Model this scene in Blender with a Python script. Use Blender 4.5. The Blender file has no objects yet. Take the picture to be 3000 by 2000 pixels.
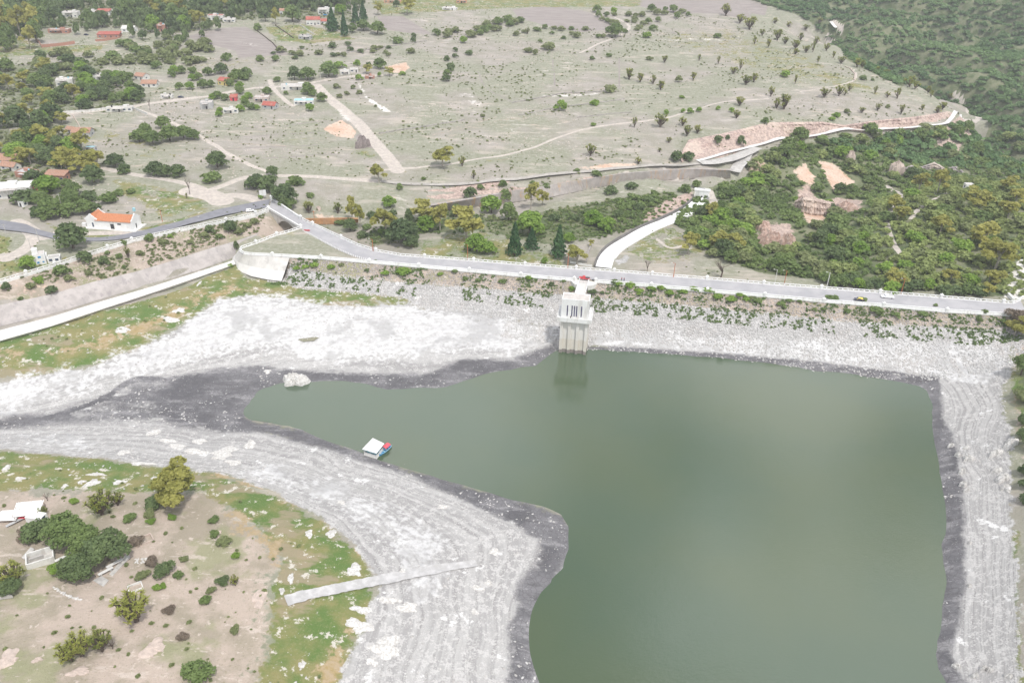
import bpy, math, random
import numpy as np
from mathutils import Vector, Matrix
R = math.radians
random.seed(7)
S = bpy.context.scene
C = S.collection

# ------------------------------------------------------------------ camera, sky, sun, exposure
CAMZ, PITCH, ROLL, F = 165.0, R(30.4), R(1.35), 2332.0
fwd = Vector((0, math.cos(PITCH), -math.sin(PITCH)))
r0 = Vector((1, 0, 0)); u0 = r0.cross(fwd)
rt = r0*math.cos(ROLL) + u0*math.sin(ROLL)
up = -r0*math.sin(ROLL) + u0*math.cos(ROLL)
cd = bpy.data.cameras.new('camera'); cam = bpy.data.objects.new('camera', cd); C.objects.link(cam)
m3 = Matrix((rt, up, -fwd)).transposed()
cam.matrix_world = Matrix.Translation((0, 0, CAMZ)) @ m3.to_4x4()
cd.sensor_width = 36; cd.lens = F/3000*36; cd.clip_start = 1; cd.clip_end = 9000
S.camera = cam
SUN_EL, SUN_AZ = R(62), R(150)       # azimuth from +Y clockwise
w = bpy.data.worlds.new('World'); S.world = w; w.use_nodes = True
wn = w.node_tree.nodes; wl = w.node_tree.links
bg = wn['Background']
sky = wn.new('ShaderNodeTexSky'); sky.sky_type = 'NISHITA'; sky.sun_disc = False
sky.sun_elevation = SUN_EL; sky.sun_rotation = SUN_AZ; sky.dust_density = 2.0
tc = wn.new('ShaderNodeTexCoord'); cn = wn.new('ShaderNodeTexNoise')
cn.inputs['Scale'].default_value = 1.9; cn.inputs['Detail'].default_value = 5; cn.inputs['Roughness'].default_value = .5
cr = wn.new('ShaderNodeValToRGB'); cr.color_ramp.elements[0].position = .40; cr.color_ramp.elements[1].position = .60
mx = wn.new('ShaderNodeMix'); mx.data_type = 'RGBA'
wl.new(tc.outputs['Generated'], cn.inputs['Vector']); wl.new(cn.outputs['Fac'], cr.inputs['Fac'])
wl.new(cr.outputs['Color'], mx.inputs['Factor']); wl.new(sky.outputs['Color'], mx.inputs['A'])
cn2 = wn.new('ShaderNodeTexNoise'); cn2.inputs['Scale'].default_value = 2.2; cn2.inputs['Detail'].default_value = 4; wl.new(tc.outputs['Generated'], cn2.inputs['Vector'])
cr2 = wn.new('ShaderNodeValToRGB'); cr2.color_ramp.elements[0].position = .43; cr2.color_ramp.elements[1].position = .58
cr2.color_ramp.elements[0].color = (.22, .235, .25, 1); cr2.color_ramp.elements[1].color = (1.75, 1.75, 1.75, 1); wl.new(cn2.outputs['Fac'], cr2.inputs['Fac'])
vm = wn.new('ShaderNodeVectorMath'); vm.operation = 'SCALE'; vm.inputs['Scale'].default_value = 10.5; wl.new(cr2.outputs['Color'], vm.inputs[0]); wl.new(vm.outputs[0], mx.inputs['B'])
wl.new(mx.outputs['Result'], bg.inputs['Color']); bg.inputs['Strength'].default_value = .105
sd = bpy.data.lights.new('sun', 'SUN'); sd.energy = 2.7; sd.angle = R(5); sd.color = (1, .97, .92)
so = bpy.data.objects.new('sun', sd); C.objects.link(so)
sdir = Vector((math.sin(SUN_AZ)*math.cos(SUN_EL), math.cos(SUN_AZ)*math.cos(SUN_EL), math.sin(SUN_EL)))
so.rotation_euler = (-sdir).to_track_quat('-Z', 'Y').to_euler(); so.location = (0, 0, 400)
S.view_settings.view_transform = 'Standard'; S.view_settings.look = 'None'
S.view_settings.exposure = 0.14; S.view_settings.gamma = 1
S.cycles.max_bounces = 5; S.cycles.transparent_max_bounces = 8; S.cycles.volume_bounces = 0

WATER = -17.4
def raydir(px, py):
    px = np.asarray(px, float); py = np.asarray(py, float)
    a = (px-1500)/F; b = (1000-py)/F
    return np.stack([fwd[i]+a*rt[i]+b*up[i] for i in range(3)], -1)
def plane(px, py, z):
    d = raydir(px, py); t = (z-CAMZ)/d[..., 2]
    return np.stack([d[..., 0]*t, d[..., 1]*t], -1)
def noise2(x, y, scale, seed=0, octv=3):
    tot = np.zeros_like(x); amp = 1; nrm = 0
    for o in range(octv):
        rs = np.random.RandomState(seed*17+o); T = rs.rand(256, 256)
        fx = x/scale+1000.3; fy = y/scale+1000.7
        ix = np.floor(fx).astype(int); iy = np.floor(fy).astype(int); u = fx-ix; v = fy-iy
        u = u*u*(3-2*u); v = v*v*(3-2*v)
        g = lambda a, b: T[a % 256, b % 256]
        tot += amp*((g(ix, iy)*(1-u)+g(ix+1, iy)*u)*(1-v)+(g(ix, iy+1)*(1-u)+g(ix+1, iy+1)*u)*v)
        nrm += amp; amp *= .5; scale *= .5
    return tot/nrm
def dist_seg(P, A, B):
    d = B-A; t = np.clip(((P-A)@d)/max(d@d, 1e-9), 0, 1)
    return np.hypot(*(P-A-t[:, None]*d).T)
def sdf(P, poly, closed=True):
    poly = np.asarray(poly, float); n = len(poly); D = np.full(len(P), 1e9); ins = np.zeros(len(P), bool)
    for i in range(n if closed else n-1):
        A = poly[i]; B = poly[(i+1) % n]
        D = np.minimum(D, dist_seg(P, A, B))
        if closed:
            c = (A[1] > P[:, 1]) != (B[1] > P[:, 1])
            xx = (B[0]-A[0])*(P[:, 1]-A[1])/((B[1]-A[1]) if B[1] != A[1] else 1e-9)+A[0]
            ins ^= c & (P[:, 0] < xx)
    return np.where(ins, -D, D) if closed else D
def resample(pl, step):
    pl = np.asarray(pl, float); out = [pl[0]]
    for a, b in zip(pl[:-1], pl[1:]):
        n = max(1, int(round(np.linalg.norm((b-a)[:2])/step)))
        for k in range(1, n+1): out.append(a+(b-a)*k/n)
    return np.array(out)
def smooth(pl, it=2):
    pl = np.asarray(pl, float)
    for _ in range(it):
        q = [pl[0]]
        for a, b in zip(pl[:-1], pl[1:]): q += [a*.75+b*.25, a*.25+b*.75]
        q.append(pl[-1]); pl = np.array(q)
    return pl

# ------------------------------------------------------------------ terrain control (photo pixel, height above dam crest)
SHORE = [(714,1204),(735,1180),(750,1161),(791,1134),(842,1121),(916,1120),(973,1116),(1037,1121),(1069,1123),(1101,1134),(1133,1142),(1180,1140),(1273,1137),(1305,1135),(1340,1123),(1388,1108),(1451,1089),(1499,1084),(1569,1074),(1610,1040),(1633,1024),(1722,1024),(1820,1030),(1913,1036),(2040,1045),(2168,1056),(2290,1070),(2393,1088),(2537,1104),(2601,1113),(2665,1125),(2696,1131),(2716,1143),(2722,1166),(2728,1207),(2730,1242),(2738,1300),(2747,1338),(2751,1383),(2760,1430),(2767,1462),(2771,1500),(2771,1564),(2757,1592),(2763,1650),(2770,1679),(2767,1733),(2760,1771),(2755,1851),(2744,1876),(2739,1915),(2747,1959),(2770,1991),(2790,2060),(2800,2180),(2830,2350),(2860,2600)]
SHORE2 = [(1650,2600),(1630,2350),(1600,2100),(1582,2000),(1553,1913),(1550,1837),(1559,1786),(1594,1722),(1652,1665),(1668,1607),(1668,1543),(1645,1505),(1594,1483),(1531,1469),(1500,1464),(1436,1442),(1356,1419),(1292,1403),(1260,1391),(1212,1378),(1165,1364),(1133,1354),(1098,1343),(1053,1322),(1015,1308),(973,1297),(929,1279),(887,1258),(846,1246),(798,1239),(750,1234),(722,1222)]
CP = []
def cp(z, pts):
    for p in pts: CP.append((p[0], p[1], z if len(p) == 2 else p[2]))
cp(WATER, SHORE+SHORE2)
cp(-21, [(800,1180),(900,1190),(1050,1220),(1200,1250),(1350,1250),(1450,1180),(1550,1130),(1700,1085),(1900,1090),(2100,1110),(2300,1130),(2500,1160),(2640,1200),(2660,1350),(2680,1500),(2680,1700),(2660,1900),(2650,2150),(1750,2000),(1720,1850),(1750,1700),(1770,1550),(1700,1430),(1500,1390),(1300,1330)])
cp(-25, [(1900,1250),(2300,1350),(2000,1600),(2300,1700),(2200,2000),(2200,2300),(1600,1280)])
# weir, lined channel and rock slope on the left (parapet, lining top, lining foot, floor, sill back, sill front)
PARW = [(-260,905),(0,825),(77,802),(161,777),(239,751),(316,727),(387,705),(453,689),(526,673),(596,660),(663,647),(750,627),(787,612)]
LTOP = [(-260,985),(0,893),(150,862),(270,826),(400,795),(500,765),(600,732),(700,703),(760,682)]
LBOT = [(-260,1055),(0,956),(150,920),(300,875),(450,830),(600,785),(690,752)]
SILB = [(-260,1065),(0,967),(150,928),(300,882),(450,838),(600,790),(684,762)]
SILF = [(-260,1100),(0,998),(150,955),(300,905),(450,856),(600,805),(690,773)]
cp(-.5, PARW); cp(-4.7, LTOP); cp(-10.6, LBOT); cp(-6.9, [(x, y+3) for x, y in SILF])
cp(-10.6, [(x, y-2) for x, y in SILB])
cp(-7.2, [(0,1030),(200,965),(400,905),(600,840),(690,812)])
cp(-8.6, [(720,812),(760,822),(827,832)])
cp(0, [(860,845,-9.2),(1037,855,-9.6),(1196,875,-10.5),(1400,915,-12),(1550,945,-13.4),(900,900,-10.5),(1100,950,-12.5),(700,900,-9),(600,960,-9.8),(900,1000,-13.5),(1200,1020,-15.5),(1400,1000,-15),(1050,1060,-16.2),(1300,1060,-16.2),(1450,1040,-16),(1560,1030,-16),(860,1060,-15.8),(750,1050,-14.5),(600,1050,-13.5),(400,1050,-11.5),(200,1120,-12.5),(0,1200,-14.5),(0,1100,-9.5),(200,1030,-8.5),(0,1140,-11),(300,1160,-15.5),(500,1100,-14.5),(300,1190,-16.3),(450,1160,-16.3),(600,1180,-17),(650,1150,-16.6),(0,1245,-15.6),(150,1230,-16.2),(550,1220,-16.9),(400,1250,-16),(200,1290,-14),(0,1300,-13),(600,1290,-15.6),(800,1290,-15.9),(1000,1370,-15.6),
 (-300,1200,-12),(-300,1330,-13),(-600,1250,-11)])
cp(-9.8, [(0,1315),(150,1330),(300,1342),(480,1370),(640,1385),(800,1440),(960,1530),(1060,1620),(1105,1700),(1090,1800),(1040,1900),(1010,2000),(1000,2200)])
cp(0, [(0,1400,-7.5),(250,1440,-7),(500,1450,-7),(700,1560,-6.5),(800,1700,-6.3),(790,1850,-6),(740,2000,-5.5),(0,1600,-4),(300,1600,-4),(500,1750,-4),(100,1800,-2.5),(400,1950,-2.5),(0,2000,-1.5),(0,2300,0),(500,2300,-2),(-400,1700,-1),(-400,1400,-6),(-700,1600,2),(700,2300,-5)])
cp(0, [(2950,1000,-7),(2920,1200,-10.5),(2930,1400,-11),(2960,1600,-11),(2970,1800,-11),(2980,2000,-11),(3000,2300,-11),(2880,1060,-10),(2850,1200,-14.2),(2870,1400,-14),(2880,1700,-14.2),(2870,1950,-14.5),(3000,1100,-5),(3000,1300,-5.5),(3060,1500,-6),(3100,1800,-5),(3300,1200,4),(3300,1700,4),(3300,2200,4),(3500,900,10),(3050,900,0),(3150,850,2)])
# downstream
cp(0, [(1100,640,-5),(1250,700,-6),(1450,725,-6.5),(1650,740,-6.5),(1300,640,-8),(1600,660,-6.5),(1800,610,-6.5),(1950,580,-7.2),(1500,610,-9),(1250,655,-8),(1020,672,-8.6),(930,668,-9.6),(1060,650,-9.8),(1250,618,-10),(1500,596,-10.4),(1700,569,-10.4),(1950,529,-10.4),(2120,522,-10.4),(850,680,-9.8),(800,705,-10.2),
 (1780,775,-6.8),(1850,700,-7.4),(1950,635,-8),(2060,592,-8.5),(1900,780,-5.5),(2000,760,-5),(1930,700,-6.2),(2030,680,-7),(2110,590,-7.5),(2150,760,-5),(2300,780,-4.5),(2500,830,-3.5),(2800,850,-2),(2950,860,-1),
 (2200,650,-12),(2200,580,-14),(2320,640,-11),(2320,715,-15),(2230,715,-11.5),(2250,780,-6),(2350,760,-9),(2430,650,-17),(2450,600,-21),(2550,650,-7),(2600,740,-4),(2700,600,-1),(2900,600,1),(2950,780,0),(2800,560,1),(3000,560,-2),(2600,590,-6),(3100,700,2),(2740,700,-1),
 (2520,570,-24),(2500,500,-15),(2400,520,-12),(2340,470,-6),(2360,560,-17),(2250,540,-14),(2700,470,-20),(2900,450,-30),(2560,430,-9),(2700,425,-12),(2850,410,-20),(2950,395,-32),(2420,440,-7),
 (900,575,-1),(1100,600,-3.5),(1250,575,-1.8),(850,560,-.5),(790,545,0),(700,560,0)])
cp(-1.6, [(1120,535),(1200,543),(1300,545),(1400,538),(1500,528),(1600,517),(1723,507),(1850,494),(1946,487),(2050,483),(2122,474),(2173,448),(2230,425),(2320,412),(2409,401),(2537,391),(2665,381),(2773,369),(2826,346),(2800,300,-1.2)])
cp(-1.8, [(1400,548),(1500,545),(1700,524),(1900,506),(2100,500)])
cp(0, [(2017,440,-1),(2017,411,4.8),(2106,395,6.5),(2186,376,8),(2250,360,9.6),(2409,358,7.6),(2473,368,4.8),(2569,354,5.6),(2696,341,6),(2792,325,4.5),(2790,290,2),(2775,275,4),(1900,450,2),(1800,470,1),(1600,500,.6),(1450,515,.8),(1300,520,.5),
 (1500,450,.8),(1300,480,.5),(1700,420,2.4),(1100,500,.5),(2000,370,7),(2300,300,12),(2000,300,11),(1700,300,9.5),(1400,300,8),(1200,400,3.6),(1000,420,2.6),(1000,300,7.4),(1300,200,13.5),(1700,200,15),(2100,200,17),(2400,220,17),(2600,270,11),(2690,262,10),(2300,130,22),(2100,100,24),(1800,100,24),(1500,100,22),(1200,110,21),(2000,40,30),(1700,30,31),(1400,30,31),(1100,40,30),(2200,60,27),(2450,132,21),(2560,195,14),(2280,50,28),(2150,0,33),(2630,300,10),
 (500,570,1),(300,570,2),(100,570,3),(0,510,4),(500,490,3),(800,500,.8),(700,450,3.4),(300,430,6),(0,400,8),(300,330,9),(600,330,7.6),(900,300,7.5),(0,300,11),(300,250,12.5),(600,230,12),(900,200,12.5),(0,200,16),(300,150,19),(600,120,21),(0,100,24),(300,60,27),(700,60,27),(900,40,28),(0,20,32),(500,10,33),(900,0,33),(330,680,.2),(100,720,0),(0,700,.5),(-300,700,2),(-300,400,10),(-500,0,34),(450,630,.5),(600,600,.3)])
cp(0, [(3000,450,-36),(3000,300,-22),(3000,200,-6),(3000,100,14),(3000,0,40),(2880,200,-14),(2880,100,6),(2880,0,34),(2750,100,4),(2750,20,28),(2900,320,-30)])
WP = [(-900,1400,60),(-300,1500,62),(300,1500,55),(-700,2200,90),(400,2300,110),(-1500,1200,70),(-1500,3000,130),(1500,3000,260),(0,3600,190),(-900,500,20),(-600,200,8),(-900,0,10),
 (430,690,-46),(430,760,-44),(415,840,-40),(395,920,-36),(375,1000,-30),(350,1080,-22),(310,1180,-8),(900,900,60),(700,1250,100),(450,1300,60),(1000,1400,170),(1300,1200,200),(800,640,-10),(1200,600,60),(560,560,-40),(750,500,-20),(500,470,-25),(900,350,30),(600,300,14),(400,150,8),(400,50,10),(1500,200,80),(520,1150,34)]
pts = np.array([list(plane(x, y, z))+[z] for x, y, z in CP]+[list(p) for p in WP])
# merge near duplicates
keep = []
for i, p in enumerate(pts):
    if all((p[0]-pts[j][0])**2+(p[1]-pts[j][1])**2 > 4 for j in keep): keep.append(i)
pts = pts[keep]
XY = pts[:, :2]; n = len(pts)
K = np.hypot(XY[:, None, 0]-XY[None, :, 0], XY[:, None, 1]-XY[None, :, 1]) + np.eye(n)*(-.6)
A = np.zeros((n+1, n+1)); A[:n, :n] = K; A[:n, n] = 1; A[n, :n] = 1
coef = np.linalg.solve(A, np.append(pts[:, 2], 0))
def rbf(P):
    out = np.empty(len(P)); P = P.astype(np.float32); X = XY.astype(np.float32); c = coef[:n].astype(np.float32)
    for i in range(0, len(P), 20000):
        q = P[i:i+20000]
        d = np.sqrt((q[:, 0:1]-X[None, :, 0])**2+(q[:, 1:2]-X[None, :, 1])**2)
        out[i:i+20000] = d@c+coef[n]
    return out
# dam crest platform outline (world), downstream line then upstream line
DL = [(881,640),(916,656),(999,695),(1047,717),(1101,734),(1174,747),(1244,752),(1388,763),(1538,775),(1688,786),(1800,794),(1911,803),(2071,816),(2237,830),(2406,843),(2578,856),(2757,870),(2939,885),(2964,888),(2990,878)]
TRI = [(881,666),(811,687),(750,711),(705,724),(703,732),(720,741),(750,745)]
UL = [(798,747),(941,753),(1082,765),(1227,778),(1375,791),(1500,803),(1526,805),(1682,818),(1747,823),(1908,834),(2072,850),(2240,864),(2413,880),(2588,893),(2773,909),(2942,919),(3010,925)]
pz = lambda L, z=0.: plane([p[0] for p in L], [p[1] for p in L], z)
wDL, wTRI, wUL = pz(DL), pz(TRI), pz(UL)
DAMPOLY = np.vstack([wDL, pz([(3040,880),(3060,925)]), wUL[::-1], wTRI[::-1]])

ys = [45.]
while ys[-1] < 1350: ys.append(ys[-1]+max(1.05, .0036*ys[-1]))
while ys[-1] < 3200: ys.append(ys[-1]+.025*ys[-1])
ys = np.array(ys); NC = 760
us = np.linspace(-1, 1, NC)
hw = .78*ys+130
GX = hw[:, None]*us[None, :]; GY = np.repeat(ys[:, None], NC, 1)
P = np.stack([GX.ravel(), GY.ravel()], 1)
Z = rbf(P)
def region(z0, poly, ext=30):
    poly = np.asarray(poly); a = poly.min(0)-ext; b = poly.max(0)+ext
    return np.where((P[:, 0] > a[0]) & (P[:, 0] < b[0]) & (P[:, 1] > a[1]) & (P[:, 1] < b[1]))[0]
# far hills: gullies and canopy relief
fx, fy = P[:, 0], P[:, 1]
hillw = np.clip((fx-(330+.0*fy)-25)/60, 0, 1)*np.clip((fy-610)/80, 0, 1)*np.clip(1-(Z-0)/400, 0, 1)
ridge = np.abs(noise2(fx*.75+fy*.66, (fy*.75-fx*.66)*.38, 62, 5, 3)-.5)*2
Z += hillw*(-40*(1-ridge)**3+10)
Z += (noise2(fx, fy, 18, 3, 3)-.5)*np.clip((fy-330)/200, 0, 1)*1.5
bedm = (Z > WATER-.0) 
Z += np.where(bedm, (noise2(fx, fy, 13, 9, 2)-.5)*.6*np.clip((Z-WATER)/1.2, 0, 1), 0)
# rock faces stepping on the cliffs
CLIFF = pz([(1990,470),(2000,425),(2106,395),(2186,376),(2250,360),(2409,358),(2473,368),(2569,354),(2696,341),(2792,325),(2800,345),(2665,379),(2537,389),(2409,399),(2250,415),(2110,465)], 2)
# dam body
i = region(0, DAMPOLY, 60)
d = sdf(P[i], DAMPOLY)
Z[i] = np.where(d < .4, -.22, np.maximum(Z[i], -.22-(d-.4)/np.where(P[i, 0] < float(pz([(846,757)])[0, 0]), .5, 1.68)-(noise2(P[i, 0], P[i, 1], 2.5, 4, 2)-.5)*.5))
# dry spillway channel, abutment foot and the channel below the long retaining wall are cut out of the slope
def cut(poly, fn, ext=1):
    i = region(0, poly, ext); i = i[sdf(P[i], poly) < 0]
    Z[i] = np.minimum(Z[i], fn(P[i]))
cT, cB, cS = pz(LTOP, -4.7), pz(LBOT, -10.6), pz(SILB, -5.2)
def lin(q):
    a = sdf(q, cT, False); b = sdf(q, cB, False); f = a/(a+b+1e-6); return -5.0-f*6.6
cut(np.vstack([cT, cB[::-1]]), lin); cut(np.vstack([cB, cS[::-1]]), lambda q: np.full(len(q), -11.6))
i = region(0, cS, 3); i = i[sdf(P[i], cS, False) < 1.3]; Z[i] = np.minimum(Z[i], -7.6)
cR = pz([(1262,618),(1380,607),(1500,592),(1621,576),(1723,553),(1819,536),(1960,526),(2030,522),(2140,521)], -9.4)
cut(np.vstack([cR+[0, .3], (cR-[0, 11])[::-1]]), lambda q: np.full(len(q), -9.8))
cA = np.vstack([pz([(705,728),(702,735),(712,744),(750,748),(798,750),(850,754)], 0), pz([(829,820),(790,816),(740,806),(700,789),(682,768),(686,752)], -8)])
i = region(0, cA, 1); i = i[sdf(P[i], cA) < -.6]; Z[i] = np.minimum(Z[i], -.9-np.clip(-sdf(P[i], cA), 0, 5))
ZG = Z.reshape(GX.shape)
def zat(x, y):
    x = np.atleast_1d(np.asarray(x, float)); y = np.atleast_1d(np.asarray(y, float))
    j = np.clip(np.searchsorted(ys, y)-1, 0, len(ys)-2); v = np.clip((y-ys[j])/(ys[j+1]-ys[j]), 0, 1)
    def row(jj):
        c = np.clip((x/hw[jj]+1)/2*(NC-1), 0, NC-1.001); k = c.astype(int); f = c-k
        return ZG[jj, k]*(1-f)+ZG[jj, k+1]*f
    return row(j)*(1-v)+row(j+1)*v
TS = np.geomspace(110, 3500, 900)
def ground(px, py):
    """world point of the terrain seen through each pixel"""
    D = raydir(np.atleast_1d(px), np.atleast_1d(py)); out = []
    for d in D:
        q = d[None]*TS[:, None]; h = q[:, 2]+CAMZ-zat(q[:, 0], q[:, 1])
        k = np.argmax(h < 0)
        if h[k] >= 0: k = len(TS)-1
        f = h[k-1]/(h[k-1]-h[k]+1e-9) if k > 0 else 0
        t = TS[k-1]+(TS[k]-TS[k-1])*min(max(f, 0), 1)
        x, y = d[0]*t, d[1]*t
        out.append((x, y, float(zat(x, y)[0])))
    return np.array(out)
def g1(px, py): return Vector(ground(px, py)[0])
def depth(p): return (Vector(p)-Vector((0, 0, CAMZ))).dot(fwd)

# ------------------------------------------------------------------ naming helpers
def link(o, parent=None):
    C.objects.link(o)
    if parent: o.parent = parent
    return o
def tag(o, label=None, cat=None, group=None, kind=None):
    if label: o['label'] = label
    if cat: o['category'] = cat
    if group: o['group'] = group
    if kind: o['kind'] = kind
    return o
def empty(name, loc, rz=0):
    o = bpy.data.objects.new(name, None); o.location = loc; o.rotation_euler = (0, 0, rz); o.empty_display_size = .5
    return link(o)
def meshobj(name, V, Fc, mat, parent=None, sm=False):
    me = bpy.data.meshes.new(name)
    me.from_pydata([tuple(v) for v in V], [], [tuple(f) for f in Fc]); me.update()
    if mat: me.materials.append(mat)
    if sm: me.polygons.foreach_set('use_smooth', [True]*len(me.polygons))
    return link(bpy.data.objects.new(name, me), parent)
def npmesh(name, V, Fq, mat, parent=None, tint=None, sm=False):
    """V (n,3), Fq (m,k) all same size"""
    me = bpy.data.meshes.new(name); k = Fq.shape[1]
    me.vertices.add(len(V)); me.vertices.foreach_set('co', np.asarray(V, np.float32).ravel())
    me.loops.add(Fq.size); me.loops.foreach_set('vertex_index', Fq.astype(np.int32).ravel())
    me.polygons.add(len(Fq)); me.polygons.foreach_set('loop_start', np.arange(0, Fq.size, k, dtype=np.int32))
    if sm: me.polygons.foreach_set('use_smooth', np.ones(len(Fq), bool))
    me.update(calc_edges=True)
    if tint is not None:
        a = me.attributes.new('tint', 'FLOAT', 'FACE'); a.data.foreach_set('value', tint.astype(np.float32))
    if mat: me.materials.append(mat)
    return link(bpy.data.objects.new(name, me), parent)
class MB:
    def __init__(s): s.V = []; s.F = []
    def add(s, V, Fc):
        n = len(s.V); s.V += [tuple(v) for v in V]; s.F += [tuple(i+n for i in f) for f in Fc]; return s
    def box(s, c, size, rz=0, taper=1.):
        cx, cy, cz = c; sx, sy, sz = size[0]/2, size[1]/2, size[2]; ca, sa = math.cos(rz), math.sin(rz); V = []
        for k, z in ((1, 0), (taper, sz)):
            for a, b in ((-1, -1), (1, -1), (1, 1), (-1, 1)):
                x, y = a*sx*k, b*sy*k; V.append((cx+x*ca-y*sa, cy+x*sa+y*ca, cz+z))
        return s.add(V, [(3, 2, 1, 0), (4, 5, 6, 7), (0, 1, 5, 4), (1, 2, 6, 5), (2, 3, 7, 6), (3, 0, 4, 7)])
    def tube(s, a, b, r1, r2=None, n=6):
        r2 = r1 if r2 is None else r2; a = Vector(a); b = Vector(b); d = (b-a).normalized()
        u = d.orthogonal().normalized(); v = d.cross(u); V = []
        for p, r in ((a, r1), (b, r2)):
            for i in range(n):
                t = 2*math.pi*i/n; V.append(p+u*r*math.cos(t)+v*r*math.sin(t))
        return s.add(V, [(i, (i+1) % n, n+(i+1) % n, n+i) for i in range(n)]+[tuple(range(n))[::-1], tuple(range(n, 2*n))])
    def prism(s, poly, z0, z1):
        n = len(poly)
        return s.add([(x, y, z0) for x, y in poly]+[(x, y, z1) for x, y in poly],
            [tuple(range(n))[::-1], tuple(range(n, 2*n))]+[(i, (i+1) % n, n+(i+1) % n, n+i) for i in range(n)])
    def build(s, name, mat, parent=None, bevel=0, sm=False):
        o = meshobj(name, s.V, s.F, mat, parent, sm)
        if bevel:
            b = o.modifiers.new('bevel', 'BEVEL'); b.width = bevel; b.segments = 2; b.limit_method = 'ANGLE'
        return o
def copy_tree(o, parent=None):
    c = o.copy(); C.objects.link(c); c.parent = parent
    for ch in list(o.children): copy_tree(ch, c)
    return c

# ------------------------------------------------------------------ materials
def nt(name):
    m = bpy.data.materials.new(name); m.use_nodes = True
    return m, m.node_tree, m.node_tree.nodes['Principled BSDF']
class NB:
    def __init__(s, tree): s.t = tree; s.pos = tree.nodes.new('ShaderNodeNewGeometry').outputs['Position']
    def n(s, k): return s.t.nodes.new(k)
    def l(s, a, b): s.t.links.new(a, b)
    def noise(s, scale, detail=3, rough=.5, vec=None, sx=None):
        q = s.n('ShaderNodeTexNoise'); q.inputs['Scale'].default_value = scale; q.inputs['Detail'].default_value = detail; q.inputs['Roughness'].default_value = rough
        v = vec or s.pos
        if sx:
            mp = s.n('ShaderNodeMapping'); mp.inputs['Scale'].default_value = sx; s.l(v, mp.inputs['Vector']); v = mp.outputs[0]
        s.l(v, q.inputs['Vector']); return q.outputs['Fac']
    def vor(s, scale, feat='F1', out='Distance'):
        q = s.n('ShaderNodeTexVoronoi'); q.feature = feat; q.inputs['Scale'].default_value = scale; s.l(s.pos, q.inputs['Vector']); return q.outputs[out]
    def m(s, op, a, b=None, c=None):
        q = s.n('ShaderNodeMath'); q.operation = op
        for i, v in enumerate((a, b, c)):
            if v is None: continue
            if isinstance(v, (int, float)): q.inputs[i].default_value = v
            else: s.l(v, q.inputs[i])
        return q.outputs[0]
    def step(s, v, lo, hi):
        q = s.n('ShaderNodeMapRange'); q.interpolation_type = 'SMOOTHSTEP'; s.l(v, q.inputs['Value'])
        q.inputs['From Min'].default_value = lo; q.inputs['From Max'].default_value = hi; return q.outputs[0]
    def mix(s, f, a, b):
        q = s.n('ShaderNodeMix'); q.data_type = 'RGBA'
        for k, v in (('Factor', f), ('A', a), ('B', b)):
            if isinstance(v, (int, float)): q.inputs[k].default_value = v
            elif isinstance(v, tuple): q.inputs[k].default_value = v+(1,)
            else: s.l(v, q.inputs[k])
        return q.outputs['Result']
    def attr(s, name):
        q = s.n('ShaderNodeAttribute'); q.attribute_name = name
        sp = s.n('ShaderNodeSeparateColor'); s.l(q.outputs['Color'], sp.inputs[0])
        return [sp.outputs[0], sp.outputs[1], sp.outputs[2], q.outputs['Alpha']]
    def bump(s, h, st, dist, bs):
        q = s.n('ShaderNodeBump'); q.inputs['Strength'].default_value = st; q.inputs['Distance'].default_value = dist
        s.l(h, q.inputs['Height']); s.l(q.outputs[0], bs.inputs['Normal'])
_mc = {}
def mat(name, col, rough=.8, var=.12, scale=.8, col2=None, metal=0, bump=0, stain=None):
    if name in _mc: return _mc[name]
    m, t, b = nt(name); q = NB(t); c2 = col2 or tuple(max(0, c*(1-2*var)) for c in col)
    f = q.noise(scale, 4, .6)
    c = q.mix(q.step(f, .35, .65), c2, col)
    if stain:
        f2 = q.noise(.35, 4, .7, sx=(1, 1, .15)); c = q.mix(q.m('MULTIPLY', q.step(f2, .52, .66), .75), c, stain)
    q.l(c, b.inputs['Base Color']); b.inputs['Roughness'].default_value = rough; b.inputs['Metallic'].default_value = metal
    if bump: q.bump(q.noise(scale*4, 4, .6), .6, bump, b)
    _mc[name] = m; return m
WHITE = mat('white_paint', (.82, .82, .81), .7, .04, .5, stain=(.6, .58, .55))
WHITE2 = mat('limewash', (.74, .73, .70), .8, .08, .6, stain=(.50, .47, .43))
CONC = mat('concrete', (.55, .53, .50), .9, .12, .35, stain=(.36, .34, .33))
GLASS = mat('window_glass', (.05, .08, .13), .15, .1)
DARK = mat('dark_opening', (.035, .035, .04), .7, .1)
ORANGE = mat('orange_tiles', (.58, .23, .11), .8, .14, 2.5)
ORANGE2 = mat('faded_orange_tiles', (.47, .27, .19), .9, .16, 1.6, stain=(.36, .25, .20))
RED = mat('red_roof', (.48, .13, .10), .8, .16, 1.5, stain=(.40, .24, .19))
BRICK = mat('brick', (.47, .24, .18), .9, .12, 2)
WOOD = mat('wood', (.3, .22, .15), .8, .15)
METAL = mat('steel', (.5, .5, .52), .4, .08, metal=.6)
RUST = mat('orange_paint', (.55, .17, .07), .6, .1)
BARK = mat('pale_bark', (.42, .38, .32), .9, .15, 3)
BARKD = mat('dark_bark', (.13, .10, .08), .9, .15, 3)
TYRE = mat('rubber', (.02, .02, .02), .8, .1)
YEL = mat('yellow_paint', (.85, .65, .12), .5, .04)
BLUE = mat('blue_paint', (.03, .27, .58), .45, .08)
BLUEL = mat('pale_blue_paint', (.35, .62, .70), .5, .08)
REDP = mat('red_paint', (.55, .04, .05), .35, .05)
REDC = mat('red_canvas', (.75, .10, .13), .6, .05)
CARW = mat('white_car_paint', (.8, .8, .81), .25, .02)
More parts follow.
